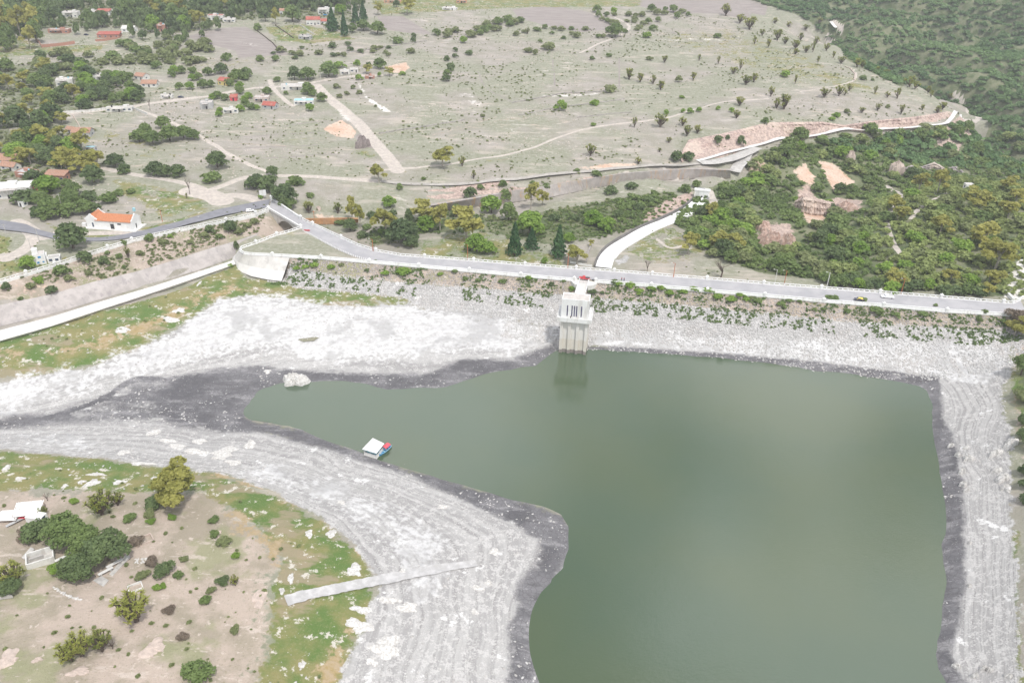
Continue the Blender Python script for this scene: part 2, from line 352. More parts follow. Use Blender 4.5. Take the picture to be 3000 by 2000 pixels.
CARD = mat('dark_car_paint', (.03, .035, .08), .25, .05)
ROCKW = mat('white_limestone', (.72, .705, .68), .9, .05, 1.5, col2=(.50, .48, .455), bump=.3)
ROCKP = mat('pink_rock', (.58, .48, .42), .9, .1, .8, bump=.15)
ROOFG = mat('roof_slab', (.60, .56, .53), .9, .1, .4)
SKINM = mat('skin', (.42, .26, .18), .6, .05)
CLOTH1 = mat('navy_cloth', (.05, .07, .16), .8, .1)
CLOTH2 = mat('red_cloth', (.45, .07, .08), .8, .1)
CLOTH3 = mat('grey_cloth', (.25, .26, .28), .8, .1)
YWALL = mat('yellow_wall', (.75, .6, .25), .8, .08)
GREYW = mat('grey_block_wall', (.5, .5, .5), .9, .1)

def ground_mat():
    m, t, b = nt('ground_cover'); q = NB(t)
    a0 = q.attr('zoneA'); a1 = q.attr('zoneB'); a2 = q.attr('zoneC')
    sep = q.n('ShaderNodeSeparateXYZ'); q.l(q.pos, sep.inputs[0]); zz = sep.outputs[2]
    nL = q.noise(.018, 3); nM = q.noise(.09, 4, .6); nS = q.noise(.45, 4, .65); nF = q.noise(1.9, 3, .7); nW = q.noise(.06, 4, .6, sx=(.5, 2.2, 1))
    edge = q.m('ADD', q.m('MULTIPLY', q.m('SUBTRACT', nM, .5), .9), q.m('MULTIPLY', q.m('SUBTRACT', nS, .5), .9))
    def z(att, lo=.42, hi=.58, k=1.): return q.step(q.m('ADD', att, q.m('MULTIPLY', edge, k)), lo, hi)
    # dry pasture
    c = q.mix(q.step(nM, .38, .62), (.315, .295, .245), (.385, .35, .315))
    c = q.mix(q.step(nL, .40, .56), c, q.mix(q.step(nS, .35, .65), (.258, .265, .190), (.335, .33, .262)))
    c = q.mix(q.m('MULTIPLY', q.step(nW, .55, .68), .6), c, (.52, .46, .40))
    c = q.mix(q.m('MULTIPLY', q.step(nS, .60, .72), .7), c, (.50, .46, .41))
    c = q.mix(q.m('MULTIPLY', q.step(nF, .58, .70), .6), c, (.15, .16, .10))
    st = q.noise(.16, 5, .72, sx=(.45, 1.5, 1)); pat = q.step(q.noise(.011, 3), .42, .62)
    c = q.mix(q.m('MULTIPLY', q.m('MULTIPLY', q.step(st, .56, .64), .85), pat), c, q.mix(q.step(nM, .4, .6), (.56, .46, .39), (.60, .56, .51)))
    c = q.mix(q.m('MULTIPLY', q.step(st, .40, .34), .5), c, (.22, .215, .15))
    # brown bare soil / foreground tan
    tan = q.mix(q.step(nM, .4, .6), (.47, .39, .33), (.34, .295, .23))
    tan = q.mix(q.m('MULTIPLY', q.step(q.noise(.05, 4, .6), .52, .62), .75), tan, (.27, .28, .155))
    tan = q.mix(q.m('MULTIPLY', q.step(st, .58, .64), .7), tan, (.58, .50, .44))
    tan = q.mix(q.m('MULTIPLY', q.step(nF, .57, .7), .6), tan, (.24, .23, .13))
    tan = q.mix(q.m('MULTIPLY', q.step(nS, .61, .68), .8), tan, (.58, .50, .44))
    c = q.mix(z(a1[1]), c, tan)
    # ploughed
    fur = q.noise(.5, 2, .5, sx=(.12, 1.6, 1))
    c = q.mix(z(a2[0], .44, .54, .35), c, q.mix(q.step(fur, .35, .65), (.27, .235, .22), (.36, .32, .30)))
    # green grass, ochre
    gr = q.mix(q.step(nM, .36, .64), (.11, .18, .048), (.255, .235, .10)); gr = q.mix(q.m('MULTIPLY', q.step(q.noise(.07, 4, .6, sx=(.7, 1.5, 1)), .54, .62), .8), gr, (.33, .27, .19))
    gr = q.mix(q.m('MULTIPLY', q.step(nF, .52, .72), .6), gr, (.30, .29, .17))
    gr = q.mix(q.m('MULTIPLY', q.step(q.noise(.26, 5, .75), .565, .62), .9), gr, (.62, .58, .52))
    c = q.mix(z(a0[3]), c, gr)
    oc = q.mix(q.step(nS, .35, .65), (.36, .27, .12), (.42, .33, .22))
    c = q.mix(z(a1[0]), c, oc)
    # pale speckled lake bed with strand lines following the height contours
    ring = q.n('ShaderNodeTexNoise'); cmb = q.n('ShaderNodeCombineXYZ')
    q.l(q.m('ADD', q.m('MULTIPLY', zz, 2.6), q.m('MULTIPLY', nM, .9)), cmb.inputs[2]); sc = q.n('ShaderNodeVectorMath'); sc.operation = 'SCALE'; sc.inputs['Scale'].default_value = .012
    q.l(q.pos, sc.inputs[0]); ad = q.n('ShaderNodeVectorMath'); q.l(sc.outputs[0], ad.inputs[0]); q.l(cmb.outputs[0], ad.inputs[1])
    q.l(ad.outputs[0], ring.inputs['Vector']); ring.inputs['Scale'].default_value = 1.6; ring.inputs['Detail'].default_value = 3
    rg = q.step(ring.outputs['Fac'], .40, .60)
    fr = q.m('FRACT', q.m('ADD', q.m('MULTIPLY', zz, 1.15), q.m('MULTIPLY', nM, .55))); ln = q.m('SUBTRACT', 1.0, q.step(q.m('ABSOLUTE', q.m('SUBTRACT', fr, .5)), .03, .11))
    pale = q.mix(rg, (.345, .335, .33), (.45, .44, .43)); pale = q.mix(q.m('MULTIPLY', ln, q.m('MULTIPLY', q.step(nS, .35, .55), .6)), pale, (.23, .22, .215))
    spk = q.step(q.m('ADD', nF, q.m('MULTIPLY', q.m('SUBTRACT', nS, .5), 1.1)), .5, .62)
    pale = q.mix(q.m('MULTIPLY', spk, .7), pale, (.60, .585, .57))
    pale = q.mix(q.step(q.noise(.13, 5, .72), .605, .66), pale, (.72, .71, .70))
    c = q.mix(z(a0[2]), c, pale)
    bl = q.mix(q.step(nS, .3, .6), (.50, .49, .48), (.68, .675, .67))
    bl = q.mix(q.m('MULTIPLY', q.step(q.noise(.05, 4, .65), .52, .62), .6), bl, (.36, .355, .35))
    bl = q.mix(q.m('MULTIPLY', q.step(nF, .58, .7), .5), bl, (.45, .44, .43))
    bl = q.mix(q.m('MULTIPLY', q.m('SUBTRACT', 1.0, rg), .28), bl, (.40, .39, .40))
    c = q.mix(z(a0[1], .35, .65), c, bl)
    # mud
    crk = q.step(q.vor(.55, 'DISTANCE_TO_EDGE'), .0, .09)
    stz = q.noise(.12, 5, .7, sx=(.5, 1.6, 1))
    mud = q.mix(q.step(nM, .35, .65), (.115, .112, .120), (.185, .18, .188)); mud = q.mix(q.m('MULTIPLY', q.step(stz, .52, .62), .6), mud, (.34, .33, .335)); mud = q.mix(q.m('MULTIPLY', q.step(stz, .44, .38), .6), mud, (.10, .095, .10))
    mud = q.mix(q.m('MULTIPLY', q.m('SUBTRACT', 1.0, crk), .45), mud, (.07, .068, .07))
    mud = q.mix(q.m('MULTIPLY', q.step(q.m('ADD', nF, q.m('MULTIPLY', q.m('SUBTRACT', nS, .5), .8)), .66, .74), .7), mud, (.48, .47, .47))
    mudf = z(a0[0], .30, .70, .9)
    c = q.mix(mudf, c, mud)
    # forest floor
    ff = q.mix(q.step(nM, .35, .65), (.09, .125, .05), (.22, .225, .14))
    c = q.mix(z(a2[1], .42, .58, 1.), c, ff)
    # rubble rock slope, pink cliff
    rn = q.noise(.6, 5, .7, sx=(1, 1, .35)); rk = q.mix(q.step(rn, .36, .64), (.35, .265, .235), (.60, .475, .41))
    rk = q.mix(q.m('MULTIPLY', q.step(nM, .52, .64), .4), rk, (.50, .35, .28))
    rk = q.mix(q.m('MULTIPLY', q.step(nF, .60, .7), .7), rk, (.17, .19, .11))
    c = q.mix(z(a1[2], .42, .58, .9), c, rk)
    ea = q.mix(q.step(nM, .35, .6), (.60, .40, .29), (.66, .52, .42)); ea = q.mix(q.m('MULTIPLY', q.step(rn, .52, .62), .6), ea, (.42, .30, .23))
    c = q.mix(z(a2[2], .44, .56, .7), c, ea)
    # tracks and white dirt
    dt = q.mix(q.step(nS, .35, .65), (.60, .54, .48), (.48, .43, .39))
    c = q.mix(z(a1[3], .40, .60, .45), c, dt)
    wd = q.mix(q.step(nS, .35, .65), (.80, .78, .75), (.66, .62, .58))
    c = q.mix(z(a2[3], .42, .58, .7), c, wd)
    q.l(c, b.inputs['Base Color'])
    ro = q.m('SUBTRACT', .95, q.m('MULTIPLY', mudf, .35)); q.l(ro, b.inputs['Roughness'])
    b.inputs['Specular IOR Level'].default_value = .25
    q.bump(q.m('ADD', nF, q.m('MULTIPLY', nS, 1.5)), .7, .45, b)
    return m
GROUND = ground_mat()
def leaf_mat(name, c1, c2):
    m, t, b = nt(name); q = NB(t)
    at = q.n('ShaderNodeAttribute'); at.attribute_name = 'tint'; oi = q.n('ShaderNodeObjectInfo')
    f = q.m('ADD', q.m('MULTIPLY', at.outputs['Fac'], .7), q.m('MULTIPLY', oi.outputs['Random'], .3))
    c = q.mix(f, c1, c2); q.l(c, b.inputs['Base Color']); b.inputs['Roughness'].default_value = .7; b.inputs['Specular IOR Level'].default_value = .2
    tr = q.n('ShaderNodeBsdfTranslucent'); q.l(c, tr.inputs['Color']); ms = q.n('ShaderNodeMixShader'); ms.inputs[0].default_value = .4
    q.l(b.outputs[0], ms.inputs[1]); q.l(tr.outputs[0], ms.inputs[2]); q.l(ms.outputs[0], t.nodes['Material Output'].inputs[0])
    return m
LEAF = dict(k=leaf_mat('knoll_leaves', (.17, .215, .085), (.46, .53, .20)), b=leaf_mat('green_leaves', (.125, .19, .065), (.30, .39, .14)), g=leaf_mat('bright_leaves', (.15, .27, .045), (.36, .50, .11)),
  o=leaf_mat('olive_leaves', (.27, .28, .07), (.56, .53, .17)), d=leaf_mat('dark_leaves', (.085, .135, .06), (.23, .30, .125)),
  s=leaf_mat('grey_leaves', (.18, .22, .09), (.36, .40, .19)), c=leaf_mat('conifer_leaves', (.03, .10, .04), (.11, .21, .08)),
  y=leaf_mat('yucca_leaves', (.09, .15, .035), (.50, .50, .13)), h=leaf_mat('hill_leaves', (.075, .16, .07), (.26, .38, .16)),
  r=leaf_mat('brown_twigs', (.18, .14, .11), (.36, .30, .23)), w=leaf_mat('weed_leaves', (.13, .21, .08), (.34, .44, .17)))

# ------------------------------------------------------------------ ground sheet with cover zones
def gpoly(pl):
    pl = [(p[0]-300 if p[0] <= 0 else (p[0]+250 if p[0] >= 3000 else p[0]), p[1]) for p in pl]
    return ground([p[0] for p in pl], [p[1] for p in pl])[:, :2]
zones = [np.zeros(len(P), np.float32) for _ in range(12)]
MUD, BLEACH, PALE, GREEN, OCHRE, BROWN, ROCK, DIRT, FIELD, FOREST, EARTH, WDIRT = range(12)
def zone(k, poly, soft=8., val=1.):
    pw = gpoly(poly); i = region(0, pw, soft); d = sdf(P[i], pw)
    zones[k][i] = np.maximum(zones[k][i], np.clip(.5-d/soft, 0, 1)*val)
def band(k, line, width, soft=2., z=None):
    pw = gpoly(line) if z is None else pz(line, z)
    pw = smooth(pw, 2); i = region(0, pw, width+soft); d = sdf(P[i], pw, False)-width/2
    zones[k][i] = np.maximum(zones[k][i], np.clip(.5-d/soft, 0, 1))
def track(l, w=4, k=DIRT, soft=1.6): band(k, l, w, soft)
# lake bed
zone(PALE, [(-300,1210),(0,1128),(60,1120),(110,1100),(280,1070),(430,1010),(560,935),(640,880),(720,865),(820,872),(900,885),(1000,900),(1190,893),(1240,908),(1330,905),(1500,935),(1640,960),(1640,1000),(1700,1100),(1400,1250),(1000,1300),(700,1200),(700,1250),(1100,1345),(1300,1410),(1550,1480),(1690,1560),(1680,1680),(1600,1760),(1570,2050),(1650,2500),(990,2500),(1000,2000),(1035,1900),(1085,1800),(1105,1700),(1060,1620),(960,1530),(800,1440),(640,1382),(480,1366),(300,1340),(150,1328),(0,1312),(-300,1300)], 7)
zone(BLEACH, [(-60,1185),(20,1130),(120,1105),(300,1070),(450,1005),(570,935),(650,885),(720,868),(830,874),(900,886),(1000,900),(1190,893),(1240,908),(1330,905),(1480,935),(1620,960),(1600,1000),(1500,1030),(1400,1010),(1300,1020),(1200,1050),(1050,1050),(900,1050),(800,1020),(640,1030),(520,1060),(380,1090),(260,1120),(120,1160),(40,1200)], 30)
zone(BLEACH, [(1730,965),(1900,972),(2100,990),(2400,1000),(2600,1005),(2800,1000),(2900,985),(2960,1010),(2940,1080),(2880,1120),(2780,1110),(2600,1075),(2300,1045),(2000,1022),(1740,1008)], 10)
zone(BLEACH, [(1560,955),(1640,962),(1640,990),(1600,1005),(1560,985)], 6)
for pl in ([(640,1385),(800,1420),(950,1480),(1100,1570),(1180,1680),(1160,1800),(1230,1780),(1350,1680),(1300,1560),(1150,1470),(980,1400),(800,1350)],
           [(60,1270),(180,1262),(280,1290),(330,1330),(200,1330),(60,1300)]): zone(BLEACH, pl, 16, .62)
zone(PALE, [(1640,940),(2100,975),(2500,990),(2830,990),(2960,960),(2965,1060),(2935,1160),(2960,1260),(2965,1500),(2985,1700),(2985,2050),(3000,2500),(2700,2500),(2690,1120),(2400,1070),(1700,1010)], 7)
zone(MUD, [(1325,1060),(1356,1048),(1500,1055),(1545,1035),(1600,1015),(1625,1005),(1640,1040),(1560,1090),(1450,1110),(1273,1160),(1100,1150),(1000,1140),(800,1150),(720,1210),(745,1233),(900,1262),(1100,1342),(1300,1403),(1540,1470),(1660,1515),(1690,1600),(1620,1720),(1570,1800),(1600,2050),(1660,2500),(1480,2500),(1480,2050),(1496,1850),(1518,1722),(1566,1658),(1580,1580),(1467,1520),(1275,1428),(1084,1352),(900,1300),(760,1265),(640,1262),(520,1250),(450,1215),(440,1150),(500,1105),(560,1090),(690,1080),(760,1072),(909,1086),(1069,1092),(1228,1098),(1300,1078)], 9)
zone(MUD, [(1722,1012),(1850,1018),(2050,1030),(2250,1046),(2450,1068),(2600,1085),(2750,1100),(2766,1225),(2806,1320),(2821,1415),(2827,1600),(2824,1723),(2806,1820),(2792,1915),(2830,2000),(2850,2500),(2700,2500),(2700,1160),(2500,1110),(2100,1060),(1722,1030)], 5)
zone(MUD, [(560,1250),(440,1240),(330,1240),(150,1252),(-200,1300),(-200,1240),(0,1222),(150,1196),(300,1150),(450,1108),(600,1090),(600,1240)], 10, .60)
zone(MUD, [(0,1290),(200,1275),(400,1290),(600,1290),(800,1290),(800,1320),(500,1310),(200,1295)], 30, .48)
# strand of small channels in the mud
for l in ([(-40,1248),(60,1238),(150,1222),(250,1190),(310,1165),(380,1112),(450,1108),(520,1122),(600,1130)], [(300,1165),(380,1170),(470,1168),(560,1150),(620,1125),(700,1105)]):
    band(MUD, l, 3, 2)
zone(OCHRE, [(470,1180),(560,1165),(620,1190),(600,1230),(540,1225)], 14, .55)
for l in ([(-40,1262),(100,1248),(200,1225),(290,1185),(350,1150)], [(350,1145),(430,1112),(520,1128),(610,1135),(700,1120)], [(420,1200),(520,1185),(600,1195)]): band(PALE, l, 2.5, 3)
zone(OCHRE, [(480,1175),(560,1160),(640,1175),(660,1215),(600,1240),(520,1220)], 16, .62)
# green rims
zone(GREEN, [(-300,1150),(-200,1080),(0,1000),(300,910),(500,860),(690,778),(720,815),(827,826),(862,842),(1037,856),(1196,874),(1190,893),(1100,898),(1000,902),(900,888),(820,872),(700,868),(620,890),(550,940),(430,1008),(280,1068),(100,1102),(0,1130)], 6)
zone(OCHRE, [(0,1065),(110,1050),(250,1030),(400,990),(520,940),(600,890),(700,860),(740,855),(700,830),(600,850),(500,900),(380,950),(200,1010),(0,1040)], 22, .72)
zone(BROWN, [(-50,1090),(-50,1020),(60,1000),(250,965),(400,930),(380,965),(250,1010),(120,1055)], 10, 1.)
zone(BROWN, [(440,915),(470,890),(560,855),(580,880),(500,915)], 8, .9)
zone(BROWN, [(150,1010),(300,975),(420,940),(400,975),(260,1020)], 8, .9)
zone(GREEN, [(-200,1330),(0,1316),(150,1332),(300,1344),(480,1372),(640,1388),(800,1446),(960,1536),(1056,1620),(1098,1700),(1080,1800),(1030,1900),(1000,2000),(990,2500),(730,2500),(760,2000),(790,1900),(800,1780),(790,1720),(830,1640),(770,1560),(700,1500),(600,1440),(400,1440),(250,1436),(0,1425),(-200,1440)], 9)
zone(BROWN, [(-400,1430),(0,1425),(250,1436),(400,1440),(600,1440),(700,1500),(770,1560),(830,1640),(790,1720),(800,1780),(790,1900),(760,2000),(740,2500),(-900,2500),(-700,1500)], 26)
zone(OCHRE, [(600,1395),(800,1450),(960,1540),(1050,1630),(1070,1620),(960,1515),(800,1430),(640,1378)], 8, .8)
zone(OCHRE, [(1010,1830),(1035,1850),(1000,1960),(960,2050),(930,1960)], 10, .8)
zone(OCHRE, [(640,1500),(720,1480),(800,1560),(860,1680),(820,1700),(740,1600)], 14, .7)
zone(GREEN, [(2955,1140),(2975,1180),(2990,1260),(3000,1330),(3050,1330),(3050,1080),(2960,1080)], 6, .8)
zone(GREEN, [(2960,1540),(2985,1560),(2982,1640),(2986,1800),(2994,1960),(3005,2100),(2990,2100),(2962,1900),(2960,1700)], 5)
zone(BROWN, [(2965,1010),(3000,990),(3200,900),(3300,2000),(3020,2000),(3000,1500),(2985,1350),(2960,1100)], 6, .8)
zone(FOREST, [(2975,1080),(2990,1200),(3000,1330),(3000,1600),(3000,2300),(3900,2300),(3900,880),(3010,940)], 12, .9)
# dam faces
rr = pz([(845,775),(1000,790),(1300,815),(1600,850),(1670,865),(1760,865),(2100,905),(2500,940),(2940,965),(2960,925),(2588,893),(2072,850),(1526,805),(1082,765),(850,752)], -2)
zone(BROWN, [(845,760),(1082,768),(1526,808),(2072,853),(2588,897),(2960,925),(2990,960),(2850,965),(2500,945),(2100,905),(1800,875),(1640,865),(1400,845),(1200,830),(1000,812),(840,795)], 5)
zone(PALE, [(838,795),(1000,812),(1200,830),(1400,845),(1640,865),(1800,878),(2100,905),(2500,945),(2850,965),(2990,960),(2990,1010),(2500,1005),(2100,985),(1760,965),(1620,958),(1500,935),(1240,905),(1196,874),(1037,852),(862,838),(822,822)], 4)
zone(GREEN, [(860,757),(1082,770),(1526,811),(1660,826),(1640,845),(1526,830),(1250,800),(1000,780),(870,772)], 8, .5)
zone(GREEN, [(1770,835),(1908,843),(2072,858),(2588,902),(2940,926),(2900,940),(2500,915),(2100,883),(1800,860)], 8, .56)
# pasture variants, village, roads
zone(FIELD, [(540,108),(640,85),(720,78),(800,125),(845,160),(760,165),(700,170),(690,150),(600,125)], 8)
zone(WDIRT, [(700,110),(810,130),(808,155),(720,148),(680,125)], 24, .42)
zone(FIELD, [(1105,48),(1180,48),(1265,100),(1180,95),(1120,85)], 7)
zone(FIELD, [(1500,28),(1620,18),(1720,35),(1790,70),(1785,90),(1700,95),(1600,75),(1520,55)], 8)
zone(FIELD, [(1880,-40),(2120,-30),(2250,20),(2190,60),(2100,40),(1960,38),(1850,15)], 8)
zone(GREEN, [(1080,0),(1400,-30),(1900,-30),(1880,20),(1700,22),(1500,25),(1300,35),(1110,45)], 10, .62)
zone(GREEN, [(770,80),(880,70),(1000,95),(1050,115),(900,130),(810,120)], 8, .7)
zone(GREEN, [(0,140),(60,110),(130,130),(250,130),(330,120),(300,150),(120,165),(0,175)], 12, .6)
zone(GREEN, [(320,520),(450,540),(560,560),(640,590),(600,620),(480,640),(400,600),(330,570)], 14, .62)
zone(GREEN, [(130,650),(240,690),(370,680),(520,640),(600,618),(620,628),(500,660),(360,700),(200,705)], 6, .8)
zone(GREEN, [(0,650),(40,690),(40,760),(80,740),(150,760),(230,750),(90,800),(0,820)], 8, .7)
zone(GREEN, [(1100,700),(1200,740),(1400,770),(1640,785),(1690,775),(1640,740),(1500,690),(1400,660),(1250,690)], 14, .55)
zone(GREEN, [(1900,640),(1990,620),(2020,680),(2100,740),(2000,770),(1880,790),(1820,740)], 14, .55)
zone(FOREST, [(1040,690),(1200,640),(1300,620),(1450,640),(1700,600),(1980,560),(2000,590),(1900,660),(1750,700),(1600,720),(1400,680),(1200,690),(1100,725)], 10, .8)
zone(FOREST, [(1990,600),(2060,560),(2180,520),(2230,440),(2330,420),(2480,400),(2700,390),(2820,365),(2900,370),(2950,330),(3300,300),(3300,860),(2930,870),(2700,850),(2500,830),(2350,815),(2230,800),(2150,770),(2060,720),(1980,660)], 6)
zone(FOREST, [(2480,175),(2560,215),(2640,255),(2760,285),(2840,310),(2900,370),(3100,500),(3600,500),(3600,-60),(2200,-60),(2200,0),(2260,20),(2430,100)], 6)
zone(FOREST, [(0,200),(300,170),(350,240),(430,270),(420,310),(250,330),(150,330),(230,400),(290,470),(230,510),(200,600),(0,560)], 20, .52)
zone(FOREST, [(0,0),(600,0),(1000,0),(1050,60),(1000,90),(830,50),(640,70),(560,100),(460,100),(430,85),(250,75),(100,90),(0,120)], 14, .55)
zone(BROWN, [(0,832),(160,783),(390,711),(600,666),(750,633),(860,640),(860,690),(750,690),(700,705),(600,735),(500,768),(400,798),(270,829),(150,865),(0,896)], 5)
zone(ROCK, [(0,850),(160,803),(390,741),(600,700),(700,690),(600,735),(500,768),(400,798),(270,829),(150,865),(0,896)], 30, .56)
if 0: zone(ROCK, [(0,832),(160,783),(390,711),(600,666),(750,633),(860,640),(860,690),(750,690),(700,705),(600,735),(500,768),(400,798),(270,829),(150,865),(0,896)], 5)
zone(EARTH, [(0,880),(0,850),(200,820),(260,800),(160,850)], 10, .55)
for pl in ([(1990,470),(2005,432),(2106,397),(2186,379),(2250,362),(2409,360),(2473,369),(2569,356),(2696,343),(2792,328),(2800,345),(2665,379),(2537,389),(2409,399),(2250,413),(2110,462)],
           [(1730,520),(1500,548),(1350,560),(1250,575),(1330,585),(1500,560),(1750,535)], [(1240,560),(1350,545),(1500,530),(1480,545),(1350,562)],
           [(2225,650),(2320,655),(2325,720),(2240,725)], [(2330,575),(2370,540),(2400,590),(2390,620),(2330,610)], [(2440,575),(2530,585),(2520,615),(2440,620)],
           [(2740,420),(2880,400),(2900,430),(2800,450)], [(1960,585),(2030,560),(2025,600),(1930,640),(1880,660),(1900,620)]): zone(ROCK, pl, 5 if pl[0][1] < 480 or pl[0][0] < 2000 else 14)
for pl in ([(2330,500),(2360,480),(2390,520),(2380,545),(2340,530)], [(2400,470),(2440,480),(2500,530),(2490,555),(2440,560),(2420,520)],
           [(1700,492),(1800,478),(1870,482),(1780,495)], [(2200,490),(2240,475),(2240,500)], [(930,632),(1000,640),(985,656),(940,655)], [(2340,600),(2400,590),(2420,640),(2370,660)], [(2700,440),(2780,430),(2790,450),(2720,460)]): zone(EARTH, pl, 12)
zone(EARTH, [(1135,195),(1190,182),(1200,200),(1180,215),(1140,212)], 6)
zone(EARTH, [(945,378),(1000,350),(1045,385),(1035,405),(985,400)], 5)
zone(WDIRT, [(925,250),(955,250),(1000,310),(1040,335),(1060,375),(1000,360),(960,325),(985,310),(950,275)], 12, .5)
zone(WDIRT, [(1040,240),(1060,245),(1080,285),(1140,320),(1150,330),(1120,330),(1070,290)], 6, .7)
zone(WDIRT, [(1410,350),(1450,345),(1500,370),(1580,410),(1560,420),(1480,390)], 14, .45)
zone(WDIRT, [(1300,275),(1380,262),(1460,310),(1420,330),(1340,300)], 16, .42)
zone(WDIRT, [(1500,290),(1600,275),(1760,270),(1780,280),(1600,288)], 9, .5)
zone(WDIRT, [(1900,115),(2050,110),(2160,115),(2120,125),(1960,122)], 9, .45)
track([(48,648),(75,668),(98,690),(95,710),(60,738),(20,752),(-40,775)], 6.5)
track([(60,655),(95,680),(125,695)], 8)
zone(PALE, [(1800,762),(1818,758),(1832,745),(1845,752),(1838,768),(1812,775)], 3)
zone(WDIRT, [(2940,870),(2925,810),(2960,800),(2985,760),(3010,720),(3060,720),(3060,900)], 4)
zone(FIELD, [(1040,400),(1060,390),(1110,425),(1125,440),(1090,435),(1050,425)], 5)
track([(0,350),(100,343),(200,335),(330,320),(400,310),(480,298),(600,285),(720,260),(830,253),(900,247),(960,232),(1040,222),(1160,220)], 5)
track([(380,315),(470,345),(540,375),(620,420),(700,470),(790,505)], 3.5)
track([(925,250),(965,290),(1010,325),(1060,370),(1110,430),(1145,470),(1165,500)], 9)
track([(790,235),(800,260),(840,300),(860,310)], 4)
track([(200,470),(290,490),(370,508),(480,525),(560,540),(610,560)], 5)
track([(610,560),(650,545),(710,520),(780,512),(880,515),(980,522),(1100,530)], 5)
track([(640,575),(700,570),(760,590)], 8)
track([(560,560),(620,570),(650,590)], 14)
track([(0,625),(60,655),(100,690)], 4)
track([(1100,500),(1300,485),(1450,460),(1560,435),(1640,400),(1720,375),(1850,358),(1950,350),(2100,300),(2250,290)], 2.6)
track([(1700,155),(1760,125),(1830,100),(1850,75),(1800,50)], 3)
track([(2340,270),(2440,255),(2505,240),(2510,210),(2480,190),(2400,185)], 1.6)
track([(2430,56),(2445,62),(2455,75),(2467,88)], 5)
track([(2422,108),(2430,118),(2441,123)], 4)
track([(2787,288),(2824,312),(2840,333),(2876,348),(2858,360),(2830,352)], 7)
track([(2600,545),(2650,570),(2610,610),(2595,660),(2620,720),(2640,745)], 3)
track([(2850,545),(2800,560),(2700,600),(2670,640)], 3)
track([(2080,560),(2090,590),(2100,620)], 5)
track([(1925,700),(1960,730),(2000,720)], 2)
track([(95,700),(80,730),(20,760)], 6)
track([(170,680),(260,685),(400,680)], 5)
zone(GREEN, [(1850,95),(2150,70),(2400,160),(2560,230),(2700,290),(2600,310),(2300,250),(2000,160)], 60, .47)
zone(GREEN, [(1000,500),(1300,490),(1500,440),(1700,400),(1500,480),(1300,510)], 30, .46)
zone(GREEN, [(1280,300),(1380,345),(1500,340),(1450,380),(1350,370)], 30, .42)
zone(GREEN, [(450,150),(800,170),(760,230),(500,230)], 40, .42)
zone(GREEN, [(230,330),(340,345),(520,400),(560,470),(400,470),(260,410)], 30, .44)
zone(GREEN, [(1020,430),(1120,450),(1110,475),(1030,460)], 14, .6)
for l in ([(560,380),(800,372),(1000,352)],[(580,405),(800,395),(960,388)],[(600,440),(760,432),(930,425)],[(640,470),(800,462),(980,452)],[(1400,210),(1420,260),(1500,300)],[(1620,175),(1625,250)],[(1815,170),(1815,260)],[(1960,95),(2180,110)],[(2250,230),(2350,220),(2450,226)]): band(FIELD, l, 1.6, 3)
for l in ([(570,374),(800,366),(990,346)],[(610,434),(760,426),(930,419)],[(800,409),(1000,394),(1290,379)]): band(DIRT, l, .8, 2)
for l in ([(800,415),(1000,400),(1300,385),(1460,340)],[(750,385),(900,388),(1040,360)],[(700,420),(900,430),(1000,440)],[(1200,410),(1400,365),(1520,345),(1620,335)],[(1500,300),(1700,270),(1830,250)]):
    band(BROWN, l, 1.2, 2.5)

fi = (np.arange(len(ys)-1)[:, None]*NC+np.arange(NC-1)[None, :]).ravel()
FQ = np.stack([fi, fi+1, fi+NC+1, fi+NC], 1)
g = npmesh('ground', np.stack([P[:, 0], P[:, 1], ZG.ravel()], 1), FQ, GROUND, sm=True)
for nm, ids in (('zoneA', (0, 1, 2, 3)), ('zoneB', (4, 5, 6, 7)), ('zoneC', (8, 9, 10, 11))):
    a = g.data.color_attributes.new(nm, 'FLOAT_COLOR', 'POINT')
    a.data.foreach_set('color', np.stack([zones[k] for k in ids], 1).astype(np.float32).ravel())
tag(g, kind='structure')

# ------------------------------------------------------------------ water
def water_mat():
    m, t, b = nt('lake_water'); q = NB(t)
    c = q.mix(q.step(q.noise(.012, 3), .35, .65), (.063, .098, .060), (.078, .106, .056))
    q.l(c, b.inputs['Base Color']); q.l(q.m('ADD', .02, q.m('MULTIPLY', q.step(q.noise(.02, 4, .6, sx=(1, 2, 1)), .46, .60), .06)), b.inputs['Roughness']); b.inputs['IOR'].default_value = 1.6
    q.bump(q.m('ADD', q.noise(.9, 3, .6, sx=(1, 1.6, 1)), q.m('MULTIPLY', q.noise(.1, 2), 1.2)), .13, .22, b)
    return m
sh = np.vstack([pz(SHORE, WATER), pz(SHORE2, WATER)])
cen = pz([(1900,1400)], WATER)[0]
out = [p+(p-cen)/np.linalg.norm(p-cen)*7 for p in sh]
o = meshobj('water', [(p[0], p[1], WATER) for p in out], [list(range(len(out)))[::-1]], water_mat())
if o.data.polygons[0].normal.z < 0: o.data.flip_normals()
tag(o, kind='structure')
for pl in ([(872,995),(885,988),(915,984),(935,990),(920,1000),(890,1003)],):
    pw = gpoly(pl); zc = float(zat(*pw.mean(0))[0])+.12
    o = meshobj('puddle', [(x, y, zc) for x, y in pw], [list(range(len(pw)))], mat('puddle_water', (.20, .19, .11), .1, .1)); tag(o, kind='structure')

